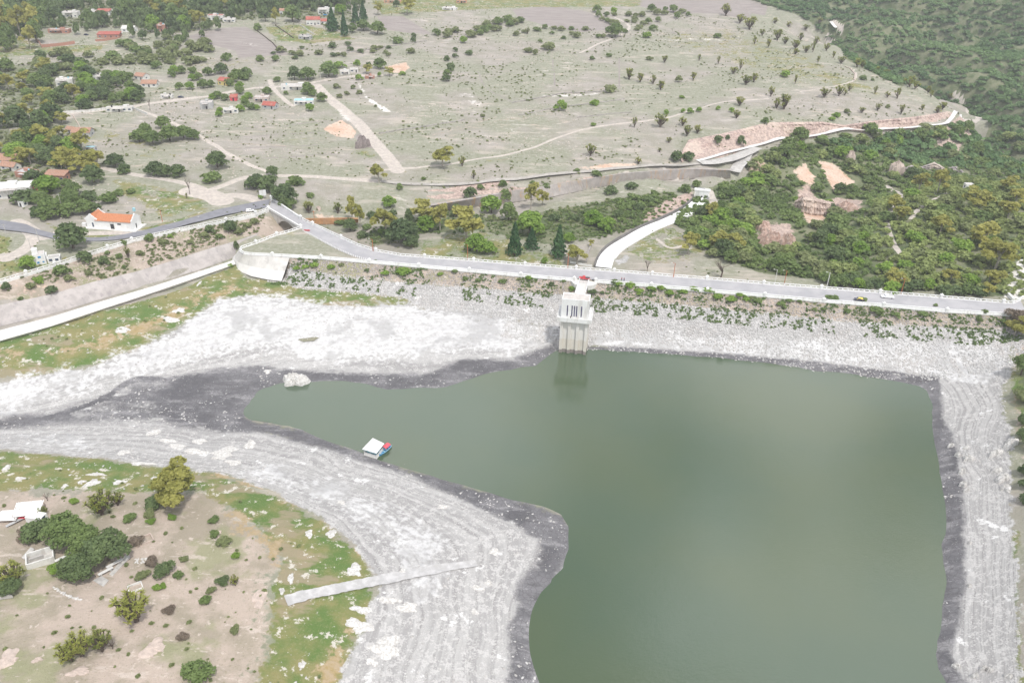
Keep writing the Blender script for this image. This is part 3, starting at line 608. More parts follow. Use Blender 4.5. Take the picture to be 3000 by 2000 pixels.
# ------------------------------------------------------------------ roads, channel linings
def zmax(x, y, r=1.2):
    x = np.asarray(x); y = np.asarray(y)
    return np.max([zat(x+a*r, y+b*r) for a in (-1, 0, 1) for b in (-1, 0, 1)], 0)
def lineres(L, N):
    L = np.asarray(L, float); s = np.r_[0, np.cumsum(np.hypot(*np.diff(L[:, :2], axis=0).T))]
    q = np.linspace(0, s[-1], N); return np.stack([np.interp(q, s, L[:, k]) for k in range(L.shape[1])], 1)
def between(name, A, B, matr, N=120, cols=4, off=.08, z=None, thick=.0, drape=True, extra=None):
    """sheet between two world lines; z: fixed / per-line heights, else draped on the ground"""
    A = lineres(A, N); B = lineres(B, N); V = []
    for k in range(cols+1):
        f = k/cols; q = A*(1-f)+B*f
        if q.shape[1] == 2:
            zz = np.full(N, z) if z is not None else zmax(q[:, 0], q[:, 1], .8)+off
            q = np.column_stack([q, zz])
        V.append(q)
    if z is None and A.shape[1] == 2:
        zc = np.max([v[:, 2] for v in V], 0); zc = np.convolve(np.pad(zc, 3, 'edge'), np.ones(7)/7, 'valid')
        for v in V: v[:, 2] = np.maximum(zc, v[:, 2])
    V = np.stack(V, 1).reshape(-1, 3); c1 = cols+1
    F_ = [(i*c1+k, i*c1+k+1, (i+1)*c1+k+1, (i+1)*c1+k) for i in range(N-1) for k in range(cols)]
    o = meshobj(name, V, F_, matr)
    if sum(p.normal.z for p in o.data.polygons) < 0: o.data.flip_normals()
    if thick:
        m = o.modifiers.new('thick', 'SOLIDIFY'); m.thickness = thick; m.offset = -1
    return o
def offs(L, w):
    L = np.asarray(L, float); T = np.gradient(L[:, :2], axis=0); T /= np.linalg.norm(T, axis=1)[:, None]+1e-9
    Nn = np.stack([-T[:, 1], T[:, 0]], 1); return L[:, :2]+Nn*w
def ribbon(name, px, w, matr, **k):
    L = lineres(smooth(gpoly(px), 2), k.pop('N', 100)); return between(name, offs(L, w/2), offs(L, -w/2), matr, N=len(L), **k)
def asphalt():
    m, t, b = nt('asphalt'); q = NB(t)
    c = q.mix(q.step(q.noise(.15, 4, .6), .35, .65), (.36, .355, .37), (.43, .42, .43)); c = q.mix(q.m('MULTIPLY', q.step(q.noise(6, 2), .5, .7), .3), c, (.28, .28, .29))
    q.l(c, b.inputs['Base Color']); b.inputs['Roughness'].default_value = .9; return m
ASPH = asphalt()
ASPHD = mat('road_surface', (.24, .24, .265), .9, .08, .3)
RLW = [(787,614),(846,642),(881,669),(948,710),(992,733),(1037,752),(1082,764)]
RRW = [(795,586),(823,605),(881,642),(916,659),(999,697),(1047,719),(1101,736)]
cv = lambda L: [(x, y) for x, y in L]
LL = pz(cv(RLW)+[(x, y-3) for x, y in UL[3:]], -.1); RRl = pz(cv(RRW)+[(x, y+2) for x, y in DL[5:]], -.1)
tag(between('dam_road', smooth(LL, 1), smooth(RRl, 1), ASPH, N=200, z=-.1), kind='structure')
wu = pz([(0,-1)], 0)
west_hi = [(-200,560),(0,618),(64,650),(105,672),(185,691),(271,698),(351,691),(446,669),(558,640),(622,618),(700,602),(750,592),(793,584)]
west_lo = [(-200,580),(0,642),(80,682),(130,695),(175,704),(261,709),(351,705),(478,681),(606,646),(680,629),(750,615),(785,610)]
tag(between('village_road', smooth(gpoly(west_hi), 2), smooth(gpoly(west_lo), 2), ASPHD, N=220, off=.12), kind='structure')
tag(ribbon('road_edge_line', [(-150,600),(0,645),(80,685),(130,698),(175,707),(261,712),(351,708),(478,684),(606,650),(680,632)], .35, WHITE2, off=.1, cols=1, N=160), kind='structure')
tag(ribbon('canal_road', [(1115,531),(1200,541),(1300,545),(1400,538),(1500,528),(1600,516),(1723,504),(1850,493),(1946,486),(2050,480),(2125,474)], 4.4, mat('worn_pale_road', (.47, .44, .40), .95, .12, .25, stain=(.36,.33,.30)), off=.06), kind='structure')
WCONC = mat('white_concrete', (.74, .73, .71), .85, .06, .4)
tag(ribbon('upper_canal', [(2042,473),(2110,455),(2170,443),(2250,419),(2340,409),(2409,402),(2537,392),(2665,382),(2740,375),(2790,364),(2822,348),(2812,337)], 3.2, WCONC, off=.25, N=140), kind='structure')
tag(ribbon('spillway_apron', [(2050,480),(2120,476),(2175,462),(2215,440)], 9, CONC, off=.25), kind='structure')
tag(ribbon('spillway_chute', [(2190,452),(2175,480),(2150,515)], 8, CONC, off=.2, N=30), kind='structure')
tag(ribbon('far_canal', [(2433,70),(2438,82),(2446,98)], 5, WCONC, off=.3, N=20), kind='structure')
# outlet channel
OUTL = [(1768,786),(1775,760),(1800,730),(1850,700),(1900,672),(1960,648),(2010,625),(2045,598),(2058,578)]
CHW = mat('channel_floor', (.90, .90, .90), .7, .02, .5)
tag(ribbon('outlet_channel', OUTL, 8.2, CHW, off=.25, N=100), kind='structure')
def liner(px, w): return lineres(smooth(gpoly(px), 2), 100)
oc = liner(OUTL, 8)
def sidewall(name, L, h, th, matr, z=None):
    mb = MB(); L = np.asarray(L); A = offs(L, th/2); B = offs(L, -th/2); n = len(L)
    zb = zat(L[:, 0], L[:, 1]) if z is None else np.full(n, z)
    if z is None: zb = np.convolve(np.pad(zb, 2, 'edge'), np.ones(5)/5, 'valid')
    V = []
    for i in range(n): V += [(A[i, 0], A[i, 1], zb[i]-1.2), (B[i, 0], B[i, 1], zb[i]-1.2), (B[i, 0], B[i, 1], zb[i]+h), (A[i, 0], A[i, 1], zb[i]+h)]
    Fc = []
    for i in range(n-1):
        a = i*4; b = a+4
        for k in range(4): Fc.append((a+k, a+(k+1) % 4, b+(k+1) % 4, b+k))
    Fc += [(0, 3, 2, 1), (4*n-4, 4*n-3, 4*n-2, 4*n-1)]
    mb.add(V, Fc); return mb.build(name, matr)
STAIN = mat('weathered_wall', (.42, .39, .37), .95, .15, .3, stain=(.22, .20, .19))
tag(sidewall('channel_wall', offs(oc, 4.6), 1.9, .6, mat('dark_weathered_wall', (.20, .19, .18), .95, .15, .3)), 'dark weathered side wall on the hill side of the white outlet channel', 'wall')
tag(sidewall('channel_wall', offs(oc, -4.4)[8:], .55, .4, WCONC), 'low pale kerb wall on the lawn side of the white outlet channel', 'wall')

# spillway: sill, linings
W3 = lambda L, z: np.column_stack([pz(L, z), np.full(len(L), z)])
sb = np.column_stack([pz(SILB, -5.2), np.full(len(SILB), -5.2)]); sf = W3(SILF, -6.0); sf0 = W3([(x, y+7) for x, y in SILF], -8.2)
sb0 = sb.copy(); sb0[:, 2] = -11.5; sb0[:, 1] += .6
LIN = mat('channel_lining', (.50, .46, .44), .95, .1, .25, stain=(.33, .30, .30))
t_ = empty('spillway_sill', (0, 0, 0)); tag(t_, 'long white concrete overflow sill running along the green lakeside grass', 'weir')
SILL = mat('sill_concrete', (.74, .72, .69), .9, .06, .3)
def strip3(name, A, B, matr, N=150, parent=None):
    A = lineres(A, N); B = lineres(B, N); V = np.stack([A, B], 1).reshape(-1, 3)
    o = meshobj(name, V, [(2*i, 2*i+1, 2*i+3, 2*i+2) for i in range(N-1)], matr, parent)
    return o
strip3('top_slab', sb, sf, SILL, parent=t_); strip3('front_face', sf, sf0, SILL, parent=t_); strip3('back_face', sb0, sb, LIN, parent=t_)
tag(strip3('channel_lining', W3(LTOP, -4.55), W3(LBOT, -10.9), LIN), 'stained grey concrete lining on the far bank of the dry spillway channel', 'channel lining')
# curved abutment in front of the lawn triangle
RIM = [(881,668),(811,690),(750,713),(708,727),(703,735),(716,744),(750,748),(798,750),(850,754)]
AB1 = [(696,736),(690,748),(700,762),(725,778),(780,792),(836,802)]
AB0 = [(686,752),(682,768),(700,789),(740,806),(790,816),(829,820)]
rimc = [(705,726),(702,735),(712,744),(750,748),(798,750),(850,754)]
ABM = mat('abutment_concrete', (.62, .60, .57), .9, .07, .25, stain=(.42, .40, .38))
a_ = empty('curved_abutment', (0, 0, 0)); tag(a_, 'curved sloping concrete abutment below the lawn corner at the channel mouth', 'abutment')
A1w = np.column_stack([gpoly(AB1), np.zeros(6)]); A0w = W3(AB0, -8.0)
r3 = W3(rimc, 0.05)
mid = A0w.copy()
r3s = lineres(r3, 40); a0s = lineres(A0w, 40); ms = r3s*.42+a0s*.58; ms[:, 2] += .0
def push(Q, k): Q = Q.copy(); Q[:, 1] -= k; Q[:, 0] -= k*.3; return Q
strip3('upper_slope', push(r3s, .5), push(ms, .9), ABM, 40, a_); strip3('lower_slope', push(ms, .9), push(a0s, 1.2), SILL, 40, a_)
# retaining wall beyond the park
RT = [(1262,600),(1380,581),(1500,559),(1628,539),(1723,524),(1819,508),(1960,497),(2030,494),(2140,497)]
RB = [(1262,618),(1380,607),(1500,592),(1621,576),(1723,553),(1819,536),(1960,526),(2030,522),(2140,521)]
RWM = mat('retaining_concrete', (.42, .385, .365), .95, .1, .3, stain=(.46, .30, .16))
o = strip3('retaining_wall', W3(RT, -2.6), W3(RB, -9.4), RWM, 120)
tag(o, 'long grey stained retaining wall below the pale canal road', 'wall')
m = o.modifiers.new('thick', 'SOLIDIFY'); m.thickness = 1.2; m.offset = 0
o = strip3('brown_wall', W3([(890,641),(930,639),(1000,638),(1050,640)], -5.2), W3([(890,655),(930,657),(1000,655),(1050,650)], -8.6), mat('rusty_wall', (.50, .27, .13), .9, .15, .5, stain=(.35,.22,.14)), 30)
tag(o, 'rusty orange wall of the spillway channel just beyond the bridge', 'wall')
m = o.modifiers.new('thick', 'SOLIDIFY'); m.thickness = .8; m.offset = 0
# slipway
sl = lineres(gpoly([(838,1760),(900,1742),(1000,1722),(1100,1702),(1200,1682),(1300,1663),(1395,1650)]), 60)
wd = np.interp(np.arange(60), [0, 45, 59], [3.9, 3.7, 2.4])[:, None]
Tn = np.gradient(sl, axis=0); Tn /= np.linalg.norm(Tn, axis=1)[:, None]; Nn = np.stack([-Tn[:, 1], Tn[:, 0]], 1)
jit = (np.random.RandomState(3).rand(60, 1)-.5)*.5
o = between('slipway', sl+Nn*(wd/2+jit), sl-Nn*(wd/2+jit), mat('slip_concrete', (.56, .55, .545), .9, .12, .4, stain=(.42, .41, .40)), N=60, off=.1, cols=3)
tag(o, 'straight pale concrete boat ramp running down to the dark shore', 'boat ramp')

# ------------------------------------------------------------------ parapets
def pedestal(mb_, x, y, z, rz, s=1.): 
    mb_.box((x, y, z-.4), (1.15*s, 1.15*s, 1.9*s), rz); mb_.box((x, y, z-.4+1.9*s), (1.4*s, 1.4*s, .18), rz)
    mb_.box((x, y, z-.4+1.9*s+.18), (1.0*s, 1.0*s, .55*s), rz, .35)
def parapet(name, label, line, peds, style, z0=0., base=0., n=None, s=1., cat='parapet'):
    Lw = pz(line, z0) if not isinstance(line, np.ndarray) else line
    Lw = resample(Lw, 2.4); root = empty(name, (float(Lw[0][0]), float(Lw[0][1]), z0)); tag(root, label, cat)
    loc = Vector(root.location)
    def sub(mb): mb.V = [(x-loc.x, y-loc.y, z-loc.z) for x, y, z in mb.V]; return mb
    solid = MB(); rail = MB()
    for i in range(len(Lw)-1):
        a, b = Lw[i], Lw[i+1]; d = b-a; Ln = float(np.hypot(*d)); rz = math.atan2(d[1], d[0]); c = (a+b)/2
        if style == 'solid':
            solid.box((c[0], c[1], z0-.5-base), (Ln+.02, 1.0, .75+base), rz)
            rail.box((c[0], c[1], z0+.24), (Ln+.04, .45, .95), rz); 
        else:
            solid.box((c[0], c[1], z0-.5-base), (Ln+.02, .6, .75+base), rz)
            rail.box((c[0], c[1], z0+.98), (Ln+.04, .38, .24), rz); rail.box((a[0], a[1], z0+.2), (.5, .3, .8), rz)
    sub(solid).build('kerb', WHITE, root); sub(rail).build('railing' if style != 'solid' else 'wall', WHITE, root)
    for p in peds:
        w_ = pz([p], z0)[0] if not isinstance(p, np.ndarray) else p
        k = int(np.argmin(np.hypot(*(Lw-w_).T))); k = min(k, len(Lw)-2); d = Lw[k+1]-Lw[k]; rz = math.atan2(d[1], d[0])
        mb = MB(); pedestal(mb, float(Lw[k][0]), float(Lw[k][1]), z0, rz, s); sub(mb).build('post', WHITE, root)
    return root
parapet('parapet', 'solid white parapet with pointed posts along the lake side of the dam road', [(703,735),(716,744),(750,747),(798,749),(941,756),(1082,768),(1227,781),(1375,794),(1526,808),(1682,821),(1690,822)],
    [(798,749),(941,756),(1082,768),(1227,781),(1375,794),(1526,808),(1682,821)], 'solid', 0)
parapet('parapet', 'solid white parapet on the lake side, right of the intake tower footbridge', [(1745,825),(1908,838),(2072,853),(2240,867),(2413,883),(2588,896),(2773,912),(2942,922),(2985,926)],
    [(1747,825),(1908,838),(2072,853),(2240,867),(2413,883),(2588,896),(2773,912)], 'solid', 0)
parapet('balustrade', 'long white railing with posts on the park side of the dam road', [(881,641),(916,658),(999,697),(1047,719),(1101,736),(1174,749),(1244,754),(1388,765),(1538,777),(1688,788),(1800,796),(1911,805),(2071,818),(2237,832),(2406,845),(2578,858),(2757,872),(2939,887),(2966,889),(2990,878)],
    [(916,658),(999,697),(1101,736),(1244,754),(1388,765),(1538,777),(1688,788),(1800,796),(1911,805),(2071,818),(2237,832),(2406,845),(2578,858),(2757,872),(2939,887)], 'rail', 0)
parapet('balustrade', 'white railing with posts bordering the dry spillway channel beside the chapel road', PARW,
    [(77,802),(161,777),(239,751),(316,727),(387,705),(663,647),(750,627)], 'rail', .3, 1.2)
parapet('balustrade', 'white railing around the lawn triangle above the curved abutment', [(881,668),(846,680),(811,689),(750,713),(708,727),(703,735)], [(811,689),(750,713)], 'rail', 0, .4)

# road bridge over the spillway channel
bl = pz([(787,614),(846,643),(881,668)], -.1); brr = pz([(795,586),(823,604),(881,641)], -.1)
bA, bB = Vector((*bl[0], 0)), Vector((*bl[2], 0)); c0, c1 = Vector((*brr[0], 0)), Vector((*brr[2], 0))
br = empty('road_bridge', bA); tag(br, 'white arched road bridge crossing the dry spillway channel', 'bridge')
def loc(V, o): return [tuple(Vector(v)-o) for v in V]
def archwall(A_, B_, inward, th=.9):
    d = (B_-A_); Ln = d.length; d.normalize(); nrm = Vector((-d.y, d.x, 0))*inward*th; prof = [(0, -.18), (Ln, -.18), (Ln, -9.5)]
    s0, s1 = .2*Ln, .95*Ln
    for k in range(17):
        f = 1-k/16; s = s0+(s1-s0)*f; prof.append((s, -9.3+7.9*math.sin(math.pi*f)**.6))
    prof.append((0, -9.5))
    f3 = lambda s, z, off: tuple(A_+d*s+off+Vector((0, 0, z))-bA)
    n = len(prof); V = [f3(s, z, Vector()) for s, z in prof]+[f3(s, z, nrm) for s, z in prof]
    # triangulate against the top edge
    Fc = []
    mb = MB(); import mathutils
    tri = mathutils.geometry.tessellate_polygon([[Vector((s, z, 0)) for s, z in prof]])
    Fc += [tuple(t) for t in tri]+[tuple(n+i for i in t[::-1]) for t in tri]+[(i, (i+1) % n, n+(i+1) % n, n+i) for i in range(n)]
    mb.add(V, Fc); return mb
archwall(bA, bB, 1).build('arch', ABM, br); archwall(c0, c1, -1).build('arch', ABM, br)
mb = MB(); mb.add(loc([bA+Vector((0,0,-.2)), bB+Vector((0,0,-.2)), c1+Vector((0,0,-.2)), c0+Vector((0,0,-.2)), bA+Vector((0,0,-1)), bB+Vector((0,0,-1)), c1+Vector((0,0,-1)), c0+Vector((0,0,-1))], bA),
    [(0,1,2,3),(7,6,5,4),(0,4,5,1),(1,5,6,2),(2,6,7,3),(3,7,4,0)]); mb.build('deck', ABM, br)
for ln, pe in (((787,613),(881,668)), 0), (((795,583),(881,641)), 1):
    L_ = resample(pz(ln, 0), 2.4); mb = MB(); k2 = MB()
    for i in range(len(L_)-1):
        a, b = L_[i], L_[i+1]; d = b-a; rz = math.atan2(d[1], d[0]); c = (a+b)/2
        mb.box((c[0]-bA.x, c[1]-bA.y, -.2), (float(np.hypot(*d))+.03, .55, 1.1), rz)
        k2.box((c[0]-bA.x, c[1]-bA.y, .95), (float(np.hypot(*d))+.03, .75, .22), rz)
    mb.build('parapet_wall', WHITE, br); k2.build('coping', WHITE, br)
    for e in (0, -1):
        mb = MB(); pedestal(mb, float(L_[e][0])-bA.x, float(L_[e][1])-bA.y, 0, rz, 1.1); mb.build('post', WHITE, br)
# bollards on the inner edge
bo = empty('bollard_row', (*pz([(885,675)])[0], -.1)); tag(bo, 'row of short white bollards between the lawn triangle and the dam road', 'bollards')
L_ = lineres(pz([(888,677),(948,709),(992,732),(1037,751),(1070,761)], 0), 42)
for x, y in L_:
    mb = MB(); mb.box((x-bo.location.x, y-bo.location.y, -.2), (.34, .34, 1.0), .5); mb.box((x-bo.location.x, y-bo.location.y, .8), (.34, .34, .14), .5, .4); mb.build('bollard', WHITE, bo)

# ------------------------------------------------------------------ intake tower
A_ = pz([(1636.5,1031)], WATER)[0]; B_ = pz([(1716,1039)], WATER)[0]
ax = (B_-A_); TW = float(np.hypot(*ax)); trz = math.atan2(ax[1], ax[0]); TD = 9.0
tc_ = (A_+B_)/2+np.array([-math.sin(trz), math.cos(trz)])*TD/2
tw = empty('intake_tower', (tc_[0], tc_[1], 0), trz); tag(tw, 'white water intake tower with ribbed shaft and tall slot windows standing in the lake', 'tower')
SH = mat('tower_shaft', (.70, .67, .62), .85, .05, .4)
def shaftmat():
    m, t, b = nt('shaft_concrete'); q = NB(t); sep = q.n('ShaderNodeSeparateXYZ'); q.l(q.pos, sep.inputs[0])
    zn = q.m('ADD', sep.outputs[2], q.m('MULTIPLY', q.noise(.6, 3), .8))
    c = q.mix(q.step(q.noise(.5, 4, .7, sx=(1, 1, .2)), .35, .65), (.66, .63, .58), (.74, .72, .69))
    c = q.mix(q.step(zn, -10.2, -9.9), q.mix(.5, c, (.60, .54, .44)), c)
    c = q.mix(q.step(zn, -15.4, -15.2), (.27, .24, .22), c)
    q.l(c, b.inputs['Base Color']); b.inputs['Roughness'].default_value = .85; return m
SH = shaftmat()
MB().box((0, 0, -26), (TW-1.0, TD-1.0, 24.9)).build('shaft', SH, tw)
mbs = MB()
for f in (-.5, -.175, .155, .5):
    x = f*(TW-1.35); w_ = 1.25
    mbs.box((x, -TD/2+.45, -26), (w_, 1.4, 24.85)); mbs.box((x, TD/2-.45, -26), (w_, 1.4, 24.85))
for f in (-.12, .3):
    for sx in (-1, 1): mbs.box((sx*(TW/2-.35), f*TD, -26), (1.1, 1.2, 24.8))
mbs.build('ribs', SH, tw)
BW, BD = TW+2.9, TD+2.6
MB().box((0, 0, -1.25), (BW, BD, 1.1)).build('balcony', WHITE, tw)
mb = MB()
for sx in (-1, 1): mb.box((sx*(BW/2-.14), 0, -.15), (.28, BD, .95))
for sy in (-1, 1): mb.box((0, sy*(BD/2-.14), -.15), (BW-.56, .28, .95))
mb.build('balcony_wall', WHITE, tw)
HW, HD, HH = TW-.2, 6.4, 8.7; hy = -TD/2+HD/2+.4
MB().box((0, hy, -.15), (HW, HD, HH)).build('house_wall', WHITE, tw, .03)
mb = MB(); zt = HH-.15
for sx in (-1, 1): mb.box((sx*(HW/2-.17), hy, zt-.02), (.34, HD, .5))
for sy in (-1, 1): mb.box((0, hy+sy*(HD/2-.17), zt-.02), (HW-.68, .34, .5))
mb.build('roof_parapet', WHITE, tw); MB().box((0, hy, zt+.002), (HW-.7, HD-.7, .06)).build('roof', ROOFG, tw)
SLOT = mat('slot_glass', (.07, .06, .17), .3, .2, 1.2)
for f in (.22, .387, .475, .557, .73):
    x = (f-.5)*HW+.0
    fr = MB().box((x, hy-HD/2-.01, .95), (.62, .1, 5.3)).build('window', WHITE2, tw)
    MB().box((x, hy-HD/2-.05, 1.02), (.46, .08, 5.16)).build('pane', SLOT, fr)
for sx in (-1, 1):
    MB().box((sx*(HW/2+.02), hy, 1.0), (.08, .5, 5.0)).build('window', SLOT, tw)
# footbridge to the tower
fb0 = Vector((*pz([(1702,852)])[0], 0)); fb1 = Vector((*pz([(1711,823)])[0], 0))
d = fb1-fb0; fbr = empty('footbridge', fb0, math.atan2(d.y, d.x)); Ln = d.length+1.0
tag(fbr, 'narrow concrete footbridge joining the dam road to the intake tower', 'footbridge')
MB().box((Ln/2-8, 0, -.85), (Ln+16, 4.1, .7)).build('deck', mat('deck_concrete', (.66, .64, .61), .9, .06), fbr)
for sy in (-1, 1):
    MB().box((Ln/2-8, sy*2.2, -.85), (Ln+16, .32, 1.75)).build('side_wall', WHITE, fbr)
mb = MB(); mb.box((Ln-3, -1.95, -.1), (.1, .1, 2)); mb.box((Ln-3, 1.95, -.1), (.1, .1, 2)); mb.box((Ln-3, 0, -.1), (.08, .08, 2))
for z_ in (.1, 1.0, 1.8): mb.box((Ln-3, 0, z_), (.07, 3.9, .07))
mb.build('gate', METAL, fbr)
for sy, nm in ((-1, ''), (1, '')):
    mb = MB(); mb.prism([(Ln-.3, sy*2.4), (Ln-5.5, sy*2.4), (Ln-5.0, sy*4.2), (Ln-2.6, sy*5.8), (Ln-.3, sy*6.2)][::sy], -3.6, 0.0); mb.build('abutment', WHITE2, fbr)

# ------------------------------------------------------------------ buildings
def pxm(p): return depth(p)/F          # metres per photo pixel at a point
def house(name, label, px, py, w, d, h, rot, wall, roof='flat', roofm=None, wins=2, door=True, rh=None, par=True, cat='house', group=None, back=True):
    """front wall centre at pixel px,py; w along the front, local y points away from the viewer"""
    p = g1(px, py); root = empty(name, (p.x, p.y, p.z), R(rot)); tag(root, label, cat, group)
    MB().box((0, d/2, -1.2), (w, d, h+1.2)).build('walls', wall, root)
    roofm = roofm or ROOFG
    if roof == 'flat':
        if par:
            mb = MB()
            for sx in (-1, 1): mb.box((sx*(w/2-.11), d/2, h-.01), (.26, d+.04, .4))
            for sy in (-1, 1): mb.box((0, d/2+sy*(d/2-.11), h-.01), (w-.5, .26, .4))
            mb.build('roof_edge', wall, root)
        MB().box((0, d/2, h+.003), (w-.45, d-.45, .08)).build('roof', roofm, root)
    elif roof == 'gable':
        rh = rh or w*.12+1.0; e = .35
        V = [(-w/2-e, -e, h), (w/2+e, -e, h), (w/2+e, d/2, h+rh), (-w/2-e, d/2, h+rh), (w/2+e, d+e, h), (-w/2-e, d+e, h)]
        V += [(x, y, z+.18) for x, y, z in V]
        MB().add(V, [(0,1,2,3), (3,2,4,5), (9,8,7,6), (11,10,8,9), (0,6,7,1), (1,7,8,2), (2,8,10,4), (4,10,11,5), (5,11,9,3), (3,9,6,0)]).build('roof', roofm, root)
        MB().add([(-w/2, 0, h), (-w/2, d, h), (-w/2, d/2, h+rh), (-w/2+.2, 0, h), (-w/2+.2, d, h), (-w/2+.2, d/2, h+rh), (w/2, 0, h), (w/2, d, h), (w/2, d/2, h+rh), (w/2-.2, 0, h), (w/2-.2, d, h), (w/2-.2, d/2, h+rh)],
            [(0,2,1), (3,4,5), (6,7,8), (9,11,10), (0,3,5,2), (2,5,4,1), (6,8,11,9), (8,7,10,11)]).build('gable', wall, root)
    elif roof == 'shed':
        rh = rh or 1.4; e = .4
        V = [(-w/2-e, -e, h), (w/2+e, -e, h), (w/2+e, d+e, h+rh), (-w/2-e, d+e, h+rh)]; V += [(x, y, z+.16) for x, y, z in V]
        MB().add(V, [(3,2,1,0), (4,5,6,7), (0,1,5,4), (1,2,6,5), (2,3,7,6), (3,0,4,7)]).build('roof', roofm, root)
        MB().add([(-w/2, d-.2, h), (w/2, d-.2, h), (w/2, d-.2, h+rh*.9), (-w/2, d-.2, h+rh*.9), (-w/2, d, h), (w/2, d, h), (w/2, d, h+rh*.9), (-w/2, d, h+rh*.9)], [(0,1,2,3), (7,6,5,4)]).build('back_wall', wall, root)
    if roof == 'flat' and w > 7.5:
        rq = random.Random(int(px)*3+int(py)); tx = rq.uniform(-.3, .3)*w
        MB().tube((tx, d*.6, h+.05), (tx, d*.6, h+1.3), .6, .55, 10).build('water_tank', DARK if rq.random() < .6 else BLUEL, root)
        MB().box((-tx*.8+.5, d*.65, h+.04), (w*.22, d*.4, 1.5)).build('roof_room', wall, root)
        MB().box((rq.uniform(-.2, .2)*w, -1.0, h-.35), (w*.45, 2.0, .12)).build('awning', ROOFG, root)
    slots = wins+(1 if door else 0)
    for k in range(slots):
        x = -w/2+w*(k+.5)/slots
        if door and k == slots//2:
            MB().box((x, -.02, 0), (1.1, .12, 2.2)).build('door', DARK, root)
        else:
            f_ = MB().box((x, -.02, 1.0), (min(1.9, w/slots*.6), .12, 1.25)).build('window', WHITE2, root)
            MB().box((x, -.06, 1.1), (min(1.7, w/slots*.52), .1, 1.05)).build('pane', GLASS, f_)
    MB().box((w/2+.01, d/2, 1.0), (.1, 1.3, 1.1)).build('window', GLASS, root)
    MB().box((-w/2-.01, d/2, 1.0), (.1, 1.3, 1.1)).build('window', GLASS, root)
    return root
W_ = WHITE2
